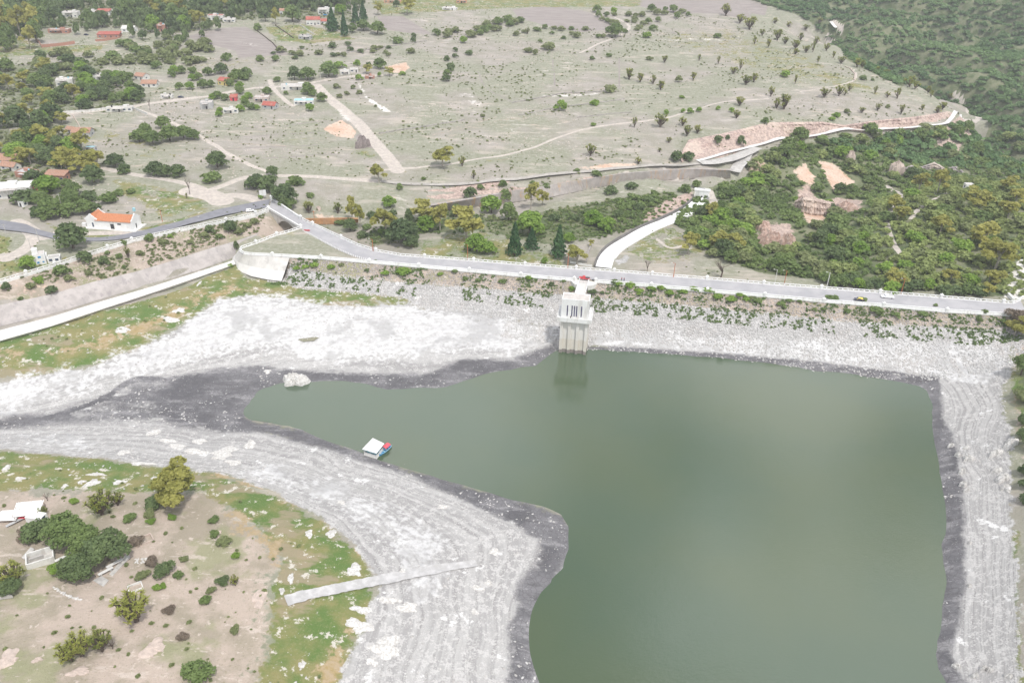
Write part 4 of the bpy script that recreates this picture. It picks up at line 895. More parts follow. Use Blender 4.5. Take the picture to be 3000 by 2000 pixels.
H = [
 ('white_house','wide flat roofed white house at the far top left among trees',205,52,15,10,5,8,W_,'flat',None,3),
 ('white_house','low white house between the wide white one and the red roofed one',262,44,12,8,3.4,8,W_,'flat',None,2),
 ('red_roofed_house','white house with red roof in the top left row of village houses',303,46,13,9,4,8,W_,'shed',RED,2),
 ('white_house','small pale house right of the red roofed one, backed by dark trees',337,42,9,7,4,5,W_,'flat',None,1),
 ('brick_house','long low brick building at the head of the sandy village lane',172,98,19,7,3.2,6,BRICK,'flat',None,3),
 ('red_roofed_house','long brick house with red roof beside the walled plot near the ploughed field',318,112,20,9,3.2,8,BRICK,'shed',RED,3),
 ('white_shed','white pitched shed beside the parked vehicles in the upper village',374,95,13,8,3,-8,WHITE,'gable',WHITE2,1),
 ('brick_house','unfinished two storey brick house at the forest edge left of the ploughed field',474,93,8,7,6,8,BRICK,'flat',None,2),
 ('white_villa','white villa with red roof and terraces above the grey ploughed field',632,60,16,9,4.5,8,W_,'flat',RED,3),
 ('white_house','white annex behind the tree at the top of the ploughed field',672,66,12,8,3,10,W_,'flat',None,2),
 ('white_house','pale house half hidden behind tall trees at the far left edge',65,66,16,8,4,5,W_,'flat',None,2),
 ('white_house','white ruinous house at the left end of the wooded yards',190,252,12,9,4.5,20,W_,'flat',None,2),
 ('white_house','white house with large dark windows in the middle of the wooded yards',292,236,12,8,3.6,10,W_,'flat',None,2),
 ('orange_roofed_house','small house with clean orange gable roof at the right end of the wooded yards',407,235,9,8,3,-18,W_,'gable',ORANGE2,1),
 ('orange_roofed_house','low house with faded orange roof just below the orange gabled one',437,256,12,7,2.6,4,W_,'gable',ORANGE2,2),
 ('yellow_house','yellow walled house with red roof above the village lane',652,250,9,8,3.4,-22,YWALL,'gable',RED,1),
 ('white_shed','low white hut on the bare ground north of the village lane',488,289,9,4,2.2,6,W_,'flat',None,1),
 ('grey_house','plain grey cube house without windows beside the rubble yard',606,320,9,8,4.5,14,GREYW,'flat',None,0),
 ('red_roofed_house','tiny red roofed shed above the white hut by the lane',684,296,5,5,2.6,5,REDC,'shed',RED,0),
 ('white_house','small white hut with blue window on the slope below the lane',676,332,11,5,2.8,10,W_,'flat',None,2),
 ('roofless_house','roofless white house with dark openings at the bend of the village lane',350,328,18,5,2.8,12,W_,'flat',None,4),
 ('orange_roofed_house','house with two orange tiled roofs in the left woods below the fenced plot',238,402,12,8,3,4,GREYW,'gable',ORANGE2,1),
 ('orange_roofed_shed','little orange roof left of the two tiled roofs in the left woods',204,392,6,5,2.6,-20,W_,'gable',ORANGE2,0),
 ('grey_shed','small grey hut with blue tank hidden in the left woods',265,445,6,4,2.6,5,GREYW,'flat',BLUEL,1),
 ('orange_roofed_villa','villa with orange tiled roofs at the left picture edge',8,485,15,10,3.2,0,W_,'gable',ORANGE2,2),
 ('orange_roofed_villa','lower orange tiled wing in front of the villa at the left picture edge',22,500,10,6,2.4,-14,W_,'gable',ORANGE2,1),
 ('red_roofed_house','white two storey house with red roof beside tall conifers in the upper village',918,74,14,9,5,8,W_,'gable',RED,3),
 ('red_roofed_house','low white wing with red roof behind the dark conifer in the upper village',952,72,9,8,3,8,W_,'shed',RED,1),
 ('grey_house','small grey outbuilding on the green plot below the conifers',892,116,12,7,3,-4,GREYW,'flat',None,2),
 ('white_house','large white flat roofed house behind the conifers',955,42,17,11,5,5,W_,'flat',None,3),
 ('orange_roofed_house','orange roofed house at the upper village behind the round olive tree',830,44,8,7,4,0,W_,'gable',ORANGE2,1),
 ('white_house','long white house with ragged cactus hedge at the top of the white dirt track',862,264,21,8,3.2,10,W_,'flat',None,3),
 ('pink_house','pinkish house at the left of the lane below the long white house',766,299,11,8,3.2,5,mat('pink_plaster', (.6, .5, .46)),'flat',None,2),
 ('red_roofed_house','small grey house with red ridge in front of the pinkish one',787,320,10,7,2.6,-10,GREYW,'gable',RED,1),
 ('white_house','cluttered white house with blue tarpaulin beside the white dirt track',890,308,15,8,3.0,8,W_,'flat',BLUEL,3),
 ('white_shed','white block hut right of the village crossing',1011,219,8,6,2.8,12,W_,'flat',None,1),
 ('white_shed','small white hut with dark doorway right of the similar block hut',1038,213,7,5,2.8,12,W_,'flat',None,1),
 ('brick_house','roofless orange brick hut beside the track right of the white huts',1084,231,8,5,2.2,10,BRICK,'flat',None,0),
 ('orange_roofed_house','house with long orange wall at the top edge above the small field',1150,9,20,8,3,0,mat('orange_wall', (.62, .36, .24)),'flat',None,3),
 ('orange_roofed_house','orange fronted house beside trees at the top edge of the green meadow',1352,10,12,7,3,0,mat('orange_wall', (.62, .36, .24)),'flat',RED,2),
 ('white_shed','white roofless block building on the green meadow at the top edge',1315,30,16,7,2.2,-14,WHITE,'flat',None,1),
 ('white_villa','large white two storey villa at the left edge above the village road',28,582,23,12,5.6,16,W_,'flat',WHITE,4),
 ('orange_roofed_house','brick house with orange roof behind the white villa',162,530,12,6,3.2,-2,BRICK,'shed',ORANGE2,2),
 ('brick_house','roofless brick walls in the scrub behind the white villa',70,522,11,7,3.2,-12,BRICK,'flat',GREYW,0),
 ('white_shed','tiny white hut in the bushes below the villa',62,606,3.6,3.2,2.8,-20,WHITE,'flat',None,0),
 ('red_roofed_shed','tiny shed with red and white roof in the bushes right of the villa',108,572,6,3.4,2.2,-10,W_,'shed',RED,0),
]
for a in H: house(*a)
# low village walls
def lowwall(label, px, h, th, matr, name='boundary_wall', cat='wall'):
    L = resample(gpoly(px), 2.5); o = sidewall(name, L, h, th, matr); tag(o, label, cat); return o
lowwall('white and brick boundary wall along the village lane left of the roofless house', [(150,338),(200,332),(250,329),(318,322)], 1.8, .4, WHITE2)
lowwall('white wall running down from the roofless house to the lane bend', [(385,318),(410,328),(432,337)], 1.6, .4, WHITE2)
lowwall('brick wall of the walled plot in the upper left village', [(122,140),(165,136),(220,128)], 2.6, .4, BRICK)
lowwall('crumbling brick wall end at the left of the walled plot', [(105,118),(116,128),(124,142)], 2.2, .4, BRICK)
lowwall('brick garden wall in front of the long red roofed brick house', [(280,122),(310,120),(345,114)], 2.0, .4, BRICK)
lowwall('thin pale dry stone wall across the fenced scrub plot', [(213,337),(222,352),(232,368),(238,382)], .7, .5, ROCKP)
lowwall('white picket wall running down the green plot of the upper village', [(879,76),(895,86),(910,96),(921,103)], 1.3, .3, WHITE2)
lowwall('dark hedge like wall between the ploughed field and the green plot', [(753,92),(775,108),(800,128),(812,142)], 1.0, .6, BARKD)
lowwall('dark stone wall between the two green plots of the upper village', [(806,75),(830,92),(860,113)], 1.0, .6, BARKD)
lowwall('long low dry stone wall crossing the pasture under the shrub slope', [(985,158),(1060,150),(1130,138),(1200,128),(1250,121)], .9, .8, STAIN)
lowwall('dark dry stone wall dividing the sloping pasture right of the dirt track', [(1110,392),(1200,378),(1300,362),(1360,352)], .7, .7, STAIN)
lowwall('dry stone wall across the pale pasture in the middle distance', [(1500,302),(1580,288),(1640,275),(1760,270)], .7, .8, STAIN)
lowwall('dotted stone row crossing the pasture above the long grass track', [(1520,338),(1600,322),(1680,310),(1780,298),(1830,290)], .5, .8, STAIN)
lowwall('faint stone row below the round green shrubs of the pasture', [(1690,345),(1780,335),(1850,330)], .5, .7, STAIN)
lowwall('pale stone wall curving over the shoulder of the grassy hill', [(2475,196),(2492,203),(2505,218),(2502,236)], .8, .8, ROCKP)

# chapel like white house
p0 = g1(256,666); p1 = g1(391,677); dd = p1-p0; rz = math.atan2(dd.y, dd.x); LNG = math.hypot(dd.x, dd.y)
ch = empty('white_tiled_house', (p0.x, p0.y, p0.z), rz); tag(ch, 'long white house with orange tiled roof and scrolled gable ends beside the village road', 'house')
hD = 8.5; hH = 4.2; RH = 2.6; xr = LNG-.3; xl = 6.0
MB().box((LNG/2, hD/2, -1.5), (LNG, hD, hH+1.5)).build('walls', WHITE, ch)
MB().box((LNG/2+.6, hD/2-.4, -1.5), (LNG+3.2, hD+2.6, 1.62)).build('plinth', WHITE2, ch)
V = [(xl-1, -.35, hH), (xr-.3, -.35, hH), (xr-.3, hD/2, hH+RH), (xl-1, hD/2, hH+RH), (xr-.3, hD+.35, hH), (xl-1, hD+.35, hH)]; V += [(x, y, z+.2) for x, y, z in V]
FR = [(0,1,2,3), (3,2,4,5), (9,8,7,6), (11,10,8,9), (0,6,7,1), (1,7,8,2), (2,8,10,4), (4,10,11,5), (5,11,9,3), (3,9,6,0)]
MB().add(V, FR).build('roof', ORANGE, ch)
V = [(-.1, .4, hH), (-.1, hD-.4, hH), (xl/2, hD-.4, hH+RH+.3), (xl/2, .4, hH+RH+.3), (xl+.1, .4, hH), (xl+.1, hD-.4, hH)]; V += [(x, y, z+.2) for x, y, z in V]
MB().add(V, [(0,1,2,3), (3,2,5,4), (9,8,7,6), (10,11,8,9), (0,6,7,1), (1,7,8,2), (2,8,11,5), (5,11,10,4), (4,10,9,3), (3,9,6,0)]).build('roof', ORANGE, ch)
def scroll(width, h0, rh, th, horiz, c, name='gable'):
    pr = [(-.5, 0), (.5, 0), (.54, .22), (.46, .34), (.36, .42), (.28, .62), (.16, .72), (.08, .95), (0, 1.0), (-.08, .95), (-.16, .72), (-.28, .62), (-.36, .42), (-.46, .34), (-.54, .22)]
    V = []
    for s in (0, th):
        for a, b in pr:
            V.append((c[0]+a*width, c[1]+s, h0+b*rh) if horiz else (c[0]+s, c[1]+a*width, h0+b*rh))
    n = len(pr); tri = [(0, i, i+1) for i in range(1, n-1)]
    cen_ = len(V); V += [((c[0]), c[1], h0+.3*rh), ((c[0]) if horiz else c[0]+th, c[1]+(th if horiz else 0), h0+.3*rh)]
    Fc = [(cen_, i, (i+1) % n) for i in range(n)]+[(cen_+1, n+(i+1) % n, n+i) for i in range(n)]+[(i, n+i, n+(i+1) % n, (i+1) % n) for i in range(n)]
    return MB().add(V, Fc).build(name, WHITE, ch)
scroll(hD, hH, RH+1.1, .4, False, (LNG-.35, hD/2)); scroll(xl+.6, hH, RH+.9, .4, True, (xl/2, -.05)); scroll(xl+.6, hH, RH+.9, .4, True, (xl/2, hD-.3))
for x, w_, z_, h_ in ((3.6, .8, .6, 2.3),): MB().box((x, -.03, z_), (w_, .14, h_)).build('window', GLASS, ch)
MB().box((LNG*.56, -.03, .1), (1.9, .14, 2.7)).build('door', DARK, ch); MB().box((LNG*.72, -.03, 2.6), (1.9, .14, .7)).build('window', DARK, ch)
MB().box((LNG+.0, hD*.42, .1), (.14, .9, 2.5)).build('door', DARK, ch)
MB().box((-2.3, 1.6, -1.5), (2.2, 1.6, 3.2)).build('side_block', WHITE, ch)
t_ = empty('water_tank', g1(397,634)); tag(t_, 'pale blue water tank standing behind the long white tiled house', 'tank')
MB().tube((0, 0, 0), (0, 0, 3.2), .12, .12).build('post', METAL, t_); MB().tube((0, 0, 3.2), (0, 0, 4.8), .9, .8, 10).build('tank', BLUEL, t_)
# gauge house
p = g1(120,775); gh = empty('gauge_house', p, R(28)); tag(gh, 'small stepped white gauge house behind the spillway railing', 'pump house')
MB().box((0, 2.2, -1.5), (5.2, 4.4, 6.8)).build('walls', WHITE, gh); MB().box((-1.2, 2.4, 5.3), (2.4, 2.8, 2.2)).build('turret', WHITE, gh)
MB().box((-3.6, 2.0, -1.5), (2.4, 3.2, 4.2)).build('side_block', WHITE, gh); MB().box((0, 2.2, 5.28), (4.8, 4.0, .1)).build('roof', ROOFG, gh)
MB().box((.6, 9, -1.5), (4.2, 10, 2.1)).build('side_block', WHITE2, gh)
for x, z_, w_, h_ in ((.2, 3.3, 1.3, .9), (-.8, .7, 1.0, .9), (1.4, .9, .8, .6)):
    f_ = MB().box((x, -.03, z_), (w_+.2, .12, h_+.2)).build('window', WHITE2, gh); MB().box((x, -.08, z_+.1), (w_, .1, h_)).build('pane', BLUE, f_)
h_ = house('white_hut', 'low flat white hut with two blue windows right of the gauge house', 160,770, 5.4, 4, 2.4, 20, WHITE, 'flat', CONC, 2, False, cat='hut')
# gate house at the end of the outlet channel
a = g1(2036,580); gt = empty('gate_house', a, R(-12)); tag(gt, 'white portal block at the upper end of the outlet channel', 'gate house')
wG = 8.8
MB().box((wG/2-.5, 1.6, -2), (wG, 2.4, 6.6)).build('wall', WHITE, gt)
MB().box((wG/2-.5, 2.0, 4.6), (wG+1, 3.6, .8)).build('slab', WHITE, gt)
MB().box((-.4, -1.2, -2), (1.0, 4.4, 4.6)).build('pier', CONC, gt); MB().box((wG-.6, -1.2, -2), (1.0, 4.4, 4.6)).build('pier', CONC, gt)
MB().box((wG*.45, .34, .6), (1.0, .14, 1.0)).build('opening', DARK, gt)
MB().box((3.6, 3.0, 5.4), (4, .4, .5)).build('beam', METAL, gt)
lowwall('thin pale retaining kerb right of the gate house', [(2072,588),(2095,588),(2115,590)], .6, .3, CONC, 'kerb')
# small stilling works beside the channel
lowwall('angular pale concrete wall on the lawn right of the outlet channel', [(1783,783),(1790,765),(1800,737),(1828,735)], .8, .35, WCONC, 'channel_wing_wall')
lowwall('short weathered drain wall left of the outlet channel', [(1730,723),(1722,745),(1718,770)], 1.0, .5, STAIN, 'drain_wall')
lowwall('white railing of the lower terrace left of the outlet channel', [(1670,770),(1700,776),(1735,782)], 1.0, .25, WHITE, 'railing', 'railing')
lowwall('white bay wall of the viewpoint at the right end of the dam', [(2905,808),(2925,830),(2935,850),(2955,868),(2968,882)], 1.4, 1.0, WHITE, 'viewpoint_wall')
lowwall('white garden wall closing the dam road at the right abutment', [(2985,880),(2998,872),(3020,866)], 1.2, .7, WHITE, 'viewpoint_wall')
# far right tower remains
house('white_hut', 'small white hut on the ridge among pale trees at the far right', 2840,556, 5, 4, 3, 0, WHITE, 'flat', None, 0, cat='hut')

# foreground picnic place
def slab(label, poly, h, matr, name='concrete_slab', cat='slab', hz=None):
    pw = gpoly(poly); z0 = float(np.mean(zat(pw[:, 0], pw[:, 1]))) if hz is None else hz
    if sum(pw[i][0]*pw[(i+1) % len(pw)][1]-pw[(i+1) % len(pw)][0]*pw[i][1] for i in range(len(pw))) < 0: pw = pw[::-1]
    o = MB().prism([(float(x), float(y)) for x, y in pw], z0-.6, z0+h).build(name, matr); return tag(o, label, cat)
slab('long bare concrete slab beside the big picnic tree', [(311,1690),(372,1625),(383,1632),(320,1696)], .2, CONC)
slab('small stepped concrete slab at the foot of the big picnic tree', [(272,1700),(298,1688),(319,1700),(303,1718)], .2, CONC)
slab('pale concrete floor partly under the picnic tree', [(190,1650),(228,1608),(245,1618),(222,1668),(200,1672)], .15, CONC)
slab('grey concrete floor corner at the lower left edge', [(-20,1735),(28,1745),(40,1752),(0,1790),(-30,1800)], .25, CONC)
def bench(label, px, py, l, rot, n=2):
    r_ = empty('concrete_bench', g1(px, py), R(rot)); tag(r_, label, 'bench')
    MB().box((0, 0, .75), (l, .9, .16)).build('top', WCONC, r_)
    for s in (-.32, .32): MB().box((l*s, 0, -.2), (.35, .6, .93)).build('leg', CONC, r_)
bench('white concrete bench on the long slab, nearer the tree trunk', 311,1678, 4, 48)
bench('white concrete bench on the long slab, farther from the viewer', 337,1655, 4.5, 48)
bench('segmented white bench left of the picnic tree', 207,1628, 8, 45)
p = g1(122,1655); tr_ = empty('concrete_trough', p, R(30)); tag(tr_, 'open white concrete trough box on the tan hill', 'trough')
wq, dq, hq = 6.6, 4.6, 2.1
MB().box((0, 2, -.3), (wq-.3, dq-.3, .5)).build('floor', CONC, tr_)
for c_, s_ in (((-wq/2, 2), (.35, dq)), ((wq/2, 2), (.35, dq)), ((0, 2-dq/2), (wq-.35, .35)), ((0, 2+dq/2), (wq-.35, .35))): MB().box((c_[0], c_[1], -.4), (s_[0], s_[1], hq+.4)).build('wall', WHITE2, tr_)
MB().box((-1, 2.6, .2), (3.4, .5, 1.2)).build('divider', CONC, tr_)
slab('low stone base left of the white trough', [(64,1634),(92,1607),(103,1612),(74,1640)], .5, CONC)
def canopy(label, px, py, w, d, h, rot, matr):
    r_ = empty('canopy', g1(px, py), R(rot)); tag(r_, label, 'canopy')
    V = [(-w/2, -d/2, h), (w/2, -d/2, h-.2), (w/2, d/2, h+.2), (-w/2, d/2, h+.5), (0, 0, h+.05)]; V += [(x, y, z+.07) for x, y, z in V]
    MB().add(V, [(0,1,4), (1,2,4), (2,3,4), (3,0,4), (5,9,6), (6,9,7), (7,9,8), (8,9,5), (0,5,6,1), (1,6,7,2), (2,7,8,3), (3,8,5,0)]).build('sheet', matr, r_)
    for a in (-1, 1):
        for b in (-1, 1): MB().tube((a*w*.46, b*d*.46, -.3), (a*w*.46, b*d*.46, h+.9), .07).build('pole', WOOD, r_)
canopy('large white tarpaulin canopy on poles at the camp, farthest of the tents', 88,1506, 7.5, 6, 2.2, 14, WHITE)
canopy('smaller white tarpaulin shelter left of the large canopy', 30,1522, 5.4, 4, 1.6, 8, WHITE)
house('white_hut', 'small white cube hut in front of the camp canopies', 100,1534, 5, 3, 1.8, -10, WHITE, 'flat', WHITE, 0, False, cat='hut')
r_ = empty('camp_table', g1(77,1520), R(5)); tag(r_, 'red covered table between the camp canopies', 'table'); MB().box((0, 0, .8), (4, 1.3, .08)).build('top', REDC, r_)
for a in (-1, 1): MB().box((a*1.6, 0, -.2), (.2, .8, 1.0)).build('leg', WOOD, r_)
r_ = empty('camp_table', g1(50,1530), R(52)); tag(r_, 'long pale board on trestles beside the camp shelters', 'table'); MB().box((0, 0, .6), (6, 1.0, .08)).build('top', GREYW, r_)
for a in (-1, 1): MB().box((a*2.4, 0, -.2), (.2, .8, .8)).build('leg', WOOD, r_)
def frame(label, px, py, w, d, rot, matr, h=.4):
    r_ = MB()
    for c_, s_ in (((-w/2, 0), (.25, d)), ((w/2, 0), (.25, d)), ((0, -d/2), (w, .25)), ((0, d/2), (w, .25))): r_.box((c_[0], c_[1], -.3), (s_[0], s_[1], h+.3))
    o = r_.build('foundation', matr); o.location = g1(px, py); o.rotation_euler = (0, 0, R(rot)); tag(o, label, 'foundation')
frame('square pale brick foundation on the reddish soil', 422,1582, 4.6, 3.2, 38, ROCKP)
frame('small ruined white block frame on the tan hill', 397,1722, 3.4, 2.6, 34, WHITE2, .6)

# ------------------------------------------------------------------ boats
ZR = WATER+2.9; rc = pz([(1061,1315),(1103,1328),(1126,1299),(1092,1283)], ZR); fc = (rc.mean(0))
hb = empty('houseboat', (float(fc[0]), float(fc[1]), WATER)); tag(hb, 'floating hut with flat white roof moored at the muddy shore', 'houseboat')
Q = lambda k: [(float(v[0]), float(v[1])) for v in (rc-fc)*k]
MB().prism(Q(.90), -.3, .45).build('pontoon', WHITE2, hb); MB().prism(Q(1.0), 2.85, 3.0).build('roof', WHITE, hb); MB().prism(Q(.97), 2.6, 2.85).build('fascia', BLUEL, hb)
qd = Q(.86)
def edge_pt(a, b, f): return (a[0]+(b[0]-a[0])*f, a[1]+(b[1]-a[1])*f)
def wallseg(a, b, z0, z1, th=.1):
    dx, dy = b[0]-a[0], b[1]-a[1]; return MB().box(((a[0]+b[0])/2, (a[1]+b[1])/2, z0), (math.hypot(dx, dy), th, z1-z0), math.atan2(dy, dx))
for i in range(4): wallseg(qd[i], qd[(i+1) % 4], .45, 1.5).build('railing', WHITE2, hb)
MB().prism([edge_pt(q_, (0, 0), .3) for q_ in qd], .45, 2.6).build('cabin', BLUEL, hb)
for i in range(4):
    for f_ in (0, .5): x_, y_ = edge_pt(qd[i], qd[(i+1) % 4], f_); MB().tube((x_, y_, .4), (x_, y_, 2.7), .07).build('post', WHITE, hb)
q0 = pz([(1111,1335)], WATER)[0]; q1 = pz([(1144,1307)], WATER)[0]; dv = q1-q0; bL = float(np.hypot(*dv))
bt = empty('boat', (float(q0[0]), float(q0[1]), WATER), math.atan2(dv[1], dv[0])); tag(bt, 'open bright blue boat with red canopy tied beside the floating hut', 'boat')
st = [(0, .12, .75), (.12, .62, .7), (.3, .98, .62), (.55, 1.08, .58), (.8, .95, .58), (1, .62, .62)]
def hull(inset, zb, topoff):
    V = []; 
    for s, w_, h_ in st:
        w2 = max(.05, w_-inset); x = s*bL; x = min(max(x, inset*1.2), bL-inset)
        V += [(x, -w2, h_+topoff), (x, -w2*.62, zb), (x, w2*.62, zb), (x, w2, h_+topoff)]
    return V
Vo = hull(0, -.15, 0); Vi = hull(.13, .12, 0); n = len(st); Fc = []
for i in range(n-1):
    for k in range(3): Fc += [(4*i+k, 4*i+4+k, 4*i+5+k, 4*i+1+k)]; Fc += [tuple(4*n+j for j in (4*i+1+k, 4*i+5+k, 4*i+4+k, 4*i+k))]
    Fc += [(4*i, 4*n+4*i, 4*n+4*i+4, 4*i+4), (4*i+3, 4*i+7, 4*n+4*i+7, 4*n+4*i+3)]
Fc += [(0, 1, 2, 3), (4*n-1, 4*n-2, 4*n-3, 4*n-4), (4*n-4, 8*n-4, 8*n-1, 4*n-1), (0, 3, 4*n+3, 4*n), tuple(8*n-4+i for i in (0, 1, 2, 3)), (4*n+3, 4*n+2, 4*n+1, 4*n)]
MB().add(Vo+Vi, Fc).build('hull', BLUE, bt)
mb = MB()
for i in range(n-1):
    for s in (-1, 1): mb.tube((st[i][0]*bL, s*st[i][1], st[i][2]+.04), (st[i+1][0]*bL, s*st[i+1][1], st[i+1][2]+.04), .07)
mb.build('gunwale', BLUEL, bt)
for x in (.4, .6, .78): MB().box((x*bL, 0, .38), (.35, 1.8, .06)).build('seat', BLUEL, bt)
V = []; m_ = 9
for x in (.42*bL, .86*bL):
    for k in range(m_):
        a = math.pi*k/(m_-1); V.append((x, -1.0*math.cos(a), 1.75+.45*math.sin(a)))
V += [(x, y*.95, z-.06) for x, y, z in V]
Fc = [(k, k+1, m_+k+1, m_+k) for k in range(m_-1)]+[tuple(2*m_+j for j in (m_+k, m_+k+1, k+1, k)) for k in range(m_-1)]
MB().add(V, Fc).build('canopy', REDC, bt)
for x in (.44, .84):
    for s in (-1, 1): MB().tube((x*bL, s*.95, .5), (x*bL, s*.97, 1.78), .035).build('canopy_pole', WHITE, bt)

# ------------------------------------------------------------------ vehicles
def loft(sections):
    """sections: list of (x, [(y,z)...]) closed rings"""
    k = len(sections[0][1]); V = [(x, y, z) for x, r in sections for y, z in r]; n = len(sections)
    Fc = [(i*k+j, i*k+(j+1) % k, (i+1)*k+(j+1) % k, (i+1)*k+j) for i in range(n-1) for j in range(k)]
    Fc += [tuple(range(k))[::-1], tuple((n-1)*k+j for j in range(k))]; return MB().add(V, Fc)
def ring(w, z0, z1, ins=.0): return [(-w/2, z0+.12), (-w/2+.1, z0), (w/2-.1, z0), (w/2, z0+.12), (w/2, z1-.18), (w/2-.12-ins, z1), (-w/2+.12+ins, z1), (-w/2, z1-.18)]
def vehicle(name, label, px, py, rot, L, paint, kind, roofm=None, z0=None):
    p = g1(px, py); z = p.z if z0 is None else z0
    if z0 is not None: q = pz([(px, py)], z0)[0]; p = Vector((q[0], q[1], z0))
    r_ = empty(name, (p.x, p.y, z), R(rot)); tag(r_, label, kind.replace('_', ' ')); w = 1.8 if L < 5 else 1.95; h = L/2
    hood = .95; bodyz = .32
    if kind == 'pickup_truck':
        loft([(-h, ring(w-.1, bodyz, .9)), (-h+.1, ring(w, bodyz, .98)), (-.25*L+.2, ring(w, bodyz, .98)), (.1*L, ring(w, bodyz, 1.0)), (.3*L, ring(w, bodyz, 1.02)), (h-.15, ring(w-.06, bodyz, .92)), (h, ring(w-.25, bodyz+.06, .8))]).build('body', paint, r_)
        loft([(-.08*L, ring(w-.12, .9, 1.4, .1)), (-.05*L, ring(w-.15, .9, 1.72, .15)), (.14*L, ring(w-.15, .9, 1.72, .15)), (.25*L, ring(w-.12, .9, 1.05, .05))]).build('cab', roofm or paint, r_)
        MB().box((-.29*L, 0, .985), (.38*L, w-.35, .02)).build('cargo_bed', DARK if paint is REDP else CARW, r_)
        ws = ((.205*L, w-.5),)
    else:
        loft([(-h, ring(w-.25, bodyz+.05, .85)), (-h+.15, ring(w-.05, bodyz, .98)), (-.1*L, ring(w, bodyz, 1.0)), (.22*L, ring(w, bodyz, 1.0)), (h-.2, ring(w-.08, bodyz, .85)), (h, ring(w-.3, bodyz+.08, .7))]).build('body', paint, r_)
        tall = 1.75 if kind == 'suv' else 1.45; xb = -.46 if kind == 'suv' else -.36
        loft([(xb*L, ring(w-.12, .9, 1.02, .05)), ((xb+.06)*L, ring(w-.2, .9, tall, .2)), (.1*L, ring(w-.2, .9, tall, .2)), (.25*L, ring(w-.12, .9, 1.02, .05))]).build('cabin', roofm or paint, r_)
    tp = 1.42 if kind != 'suv' else 1.5
    for s in (-1, 1): MB().box((.0*L+.1 if kind != 'pickup_truck' else .07*L, s*(w/2-.14), 1.05), (.3*L if kind != 'pickup_truck' else .2*L, .08, .36)).build('side_window', GLASS, r_)
    V = [(.245*L, -w/2+.25, 1.08), (.245*L, w/2-.25, 1.08), (.155*L if kind == 'pickup_truck' else .125*L, w/2-.35, tp+.02), (.155*L if kind == 'pickup_truck' else .125*L, -w/2+.35, tp+.02)]
    V = [(x+.04, y, z+.03) for x, y, z in V]; V += [(x-.05, y, z-.03) for x, y, z in V]
    MB().add(V, [(0,1,2,3), (7,6,5,4), (0,4,5,1), (1,5,6,2), (2,6,7,3), (3,7,4,0)]).build('windscreen', GLASS, r_)
    for a in (-.31, .31):
        for s in (-1, 1):
            wh = MB().tube((a*L, s*(w/2-.22), .33), (a*L, s*(w/2+.02), .33), .34, .34, 14).build('wheel', TYRE, r_)
            MB().tube((a*L, s*(w/2-.0), .33), (a*L, s*(w/2+.04), .33), .19, .19, 10).build('rim', METAL, wh)
    for s in (-1, 1):
        MB().box((h-.06, s*(w/2-.4), .62), (.1, .32, .16)).build('headlight', WHITE, r_); MB().box((-h+.03, s*(w/2-.3), .7), (.1, .2, .2)).build('taillight', REDP, r_)
    return r_
drz = math.degrees(trz)
vehicle('pickup_truck', 'red pickup truck parked on the dam road above the tower footbridge', 1712,818, drz+180, 5.1, REDP, 'pickup_truck', None, -.08)
o = vehicle('car', 'dark blue car with yellow roof load driving near the right end of the dam', 2516,880, drz+180, 4.5, CARD, 'car', YEL, -.08)
o = vehicle('pickup_truck', 'white pickup truck on the dam road behind the dark car', 2599,872, drz+180, 5.6, CARW, 'pickup_truck', None, -.08)
vehicle('suv', 'white off road car on the village road before the bridge', 733,620, 22, 4.6, CARW, 'suv')
vehicle('car', 'dark car parked on the dirt lane in the upper left village', 253,104, 10, 4.4, CARD, 'car')
vehicle('car', 'blue car parked in the white courtyard behind the conifers', 953,46, 5, 4.4, BLUE, 'car')
vehicle('car', 'dark car parked beside the black water tank near the village lane', 530,287, 5, 4.4, CARD, 'car')
vehicle('car', 'pale car parked beside the white shed in the upper village', 352,99, 12, 4.4, CARW, 'car')
r_ = empty('motorcycle', (*pz([(1739,822)])[0], -.1), trz); tag(r_, 'small dark motorcycle parked by the post next to the tower footbridge', 'motorcycle')
for a in (-.65, .65):
    wh = MB().tube((a, -.06, .32), (a, .06, .32), .32, .32, 14).build('wheel', TYRE, r_); MB().tube((a, -.07, .32), (a, .07, .32), .16, .16, 8).build('rim', METAL, wh)
loft([(-.7, [(-.1, .6), (.1, .6), (.1, .75), (-.1, .75)]), (0, [(-.18, .4), (.18, .4), (.16, .82), (-.16, .82)]), (.55, [(-.08, .6), (.08, .6), (.08, .95), (-.08, .95)])]).build('body', CARD, r_)
MB().tube((.5, -.35, 1.05), (.5, .35, 1.05), .03).build('handlebar', METAL, r_); MB().tube((.65, 0, .32), (.48, 0, 1.05), .04).build('fork', METAL, r_)
r_ = MB().box((0, 0, 0), (3.2, .5, .55)).box((-1.3, 0, -.15), (.15, .9, .15)).box((1.3, 0, -.15), (.15, .9, .15)).build('road_barrier', REDP, None, .03)
r_.location = (*pz([(899,676)])[0], .05); r_.rotation_euler = (0, 0, .0); tag(r_, 'low red barrier lying on the dam road beside the bollards', 'barrier')

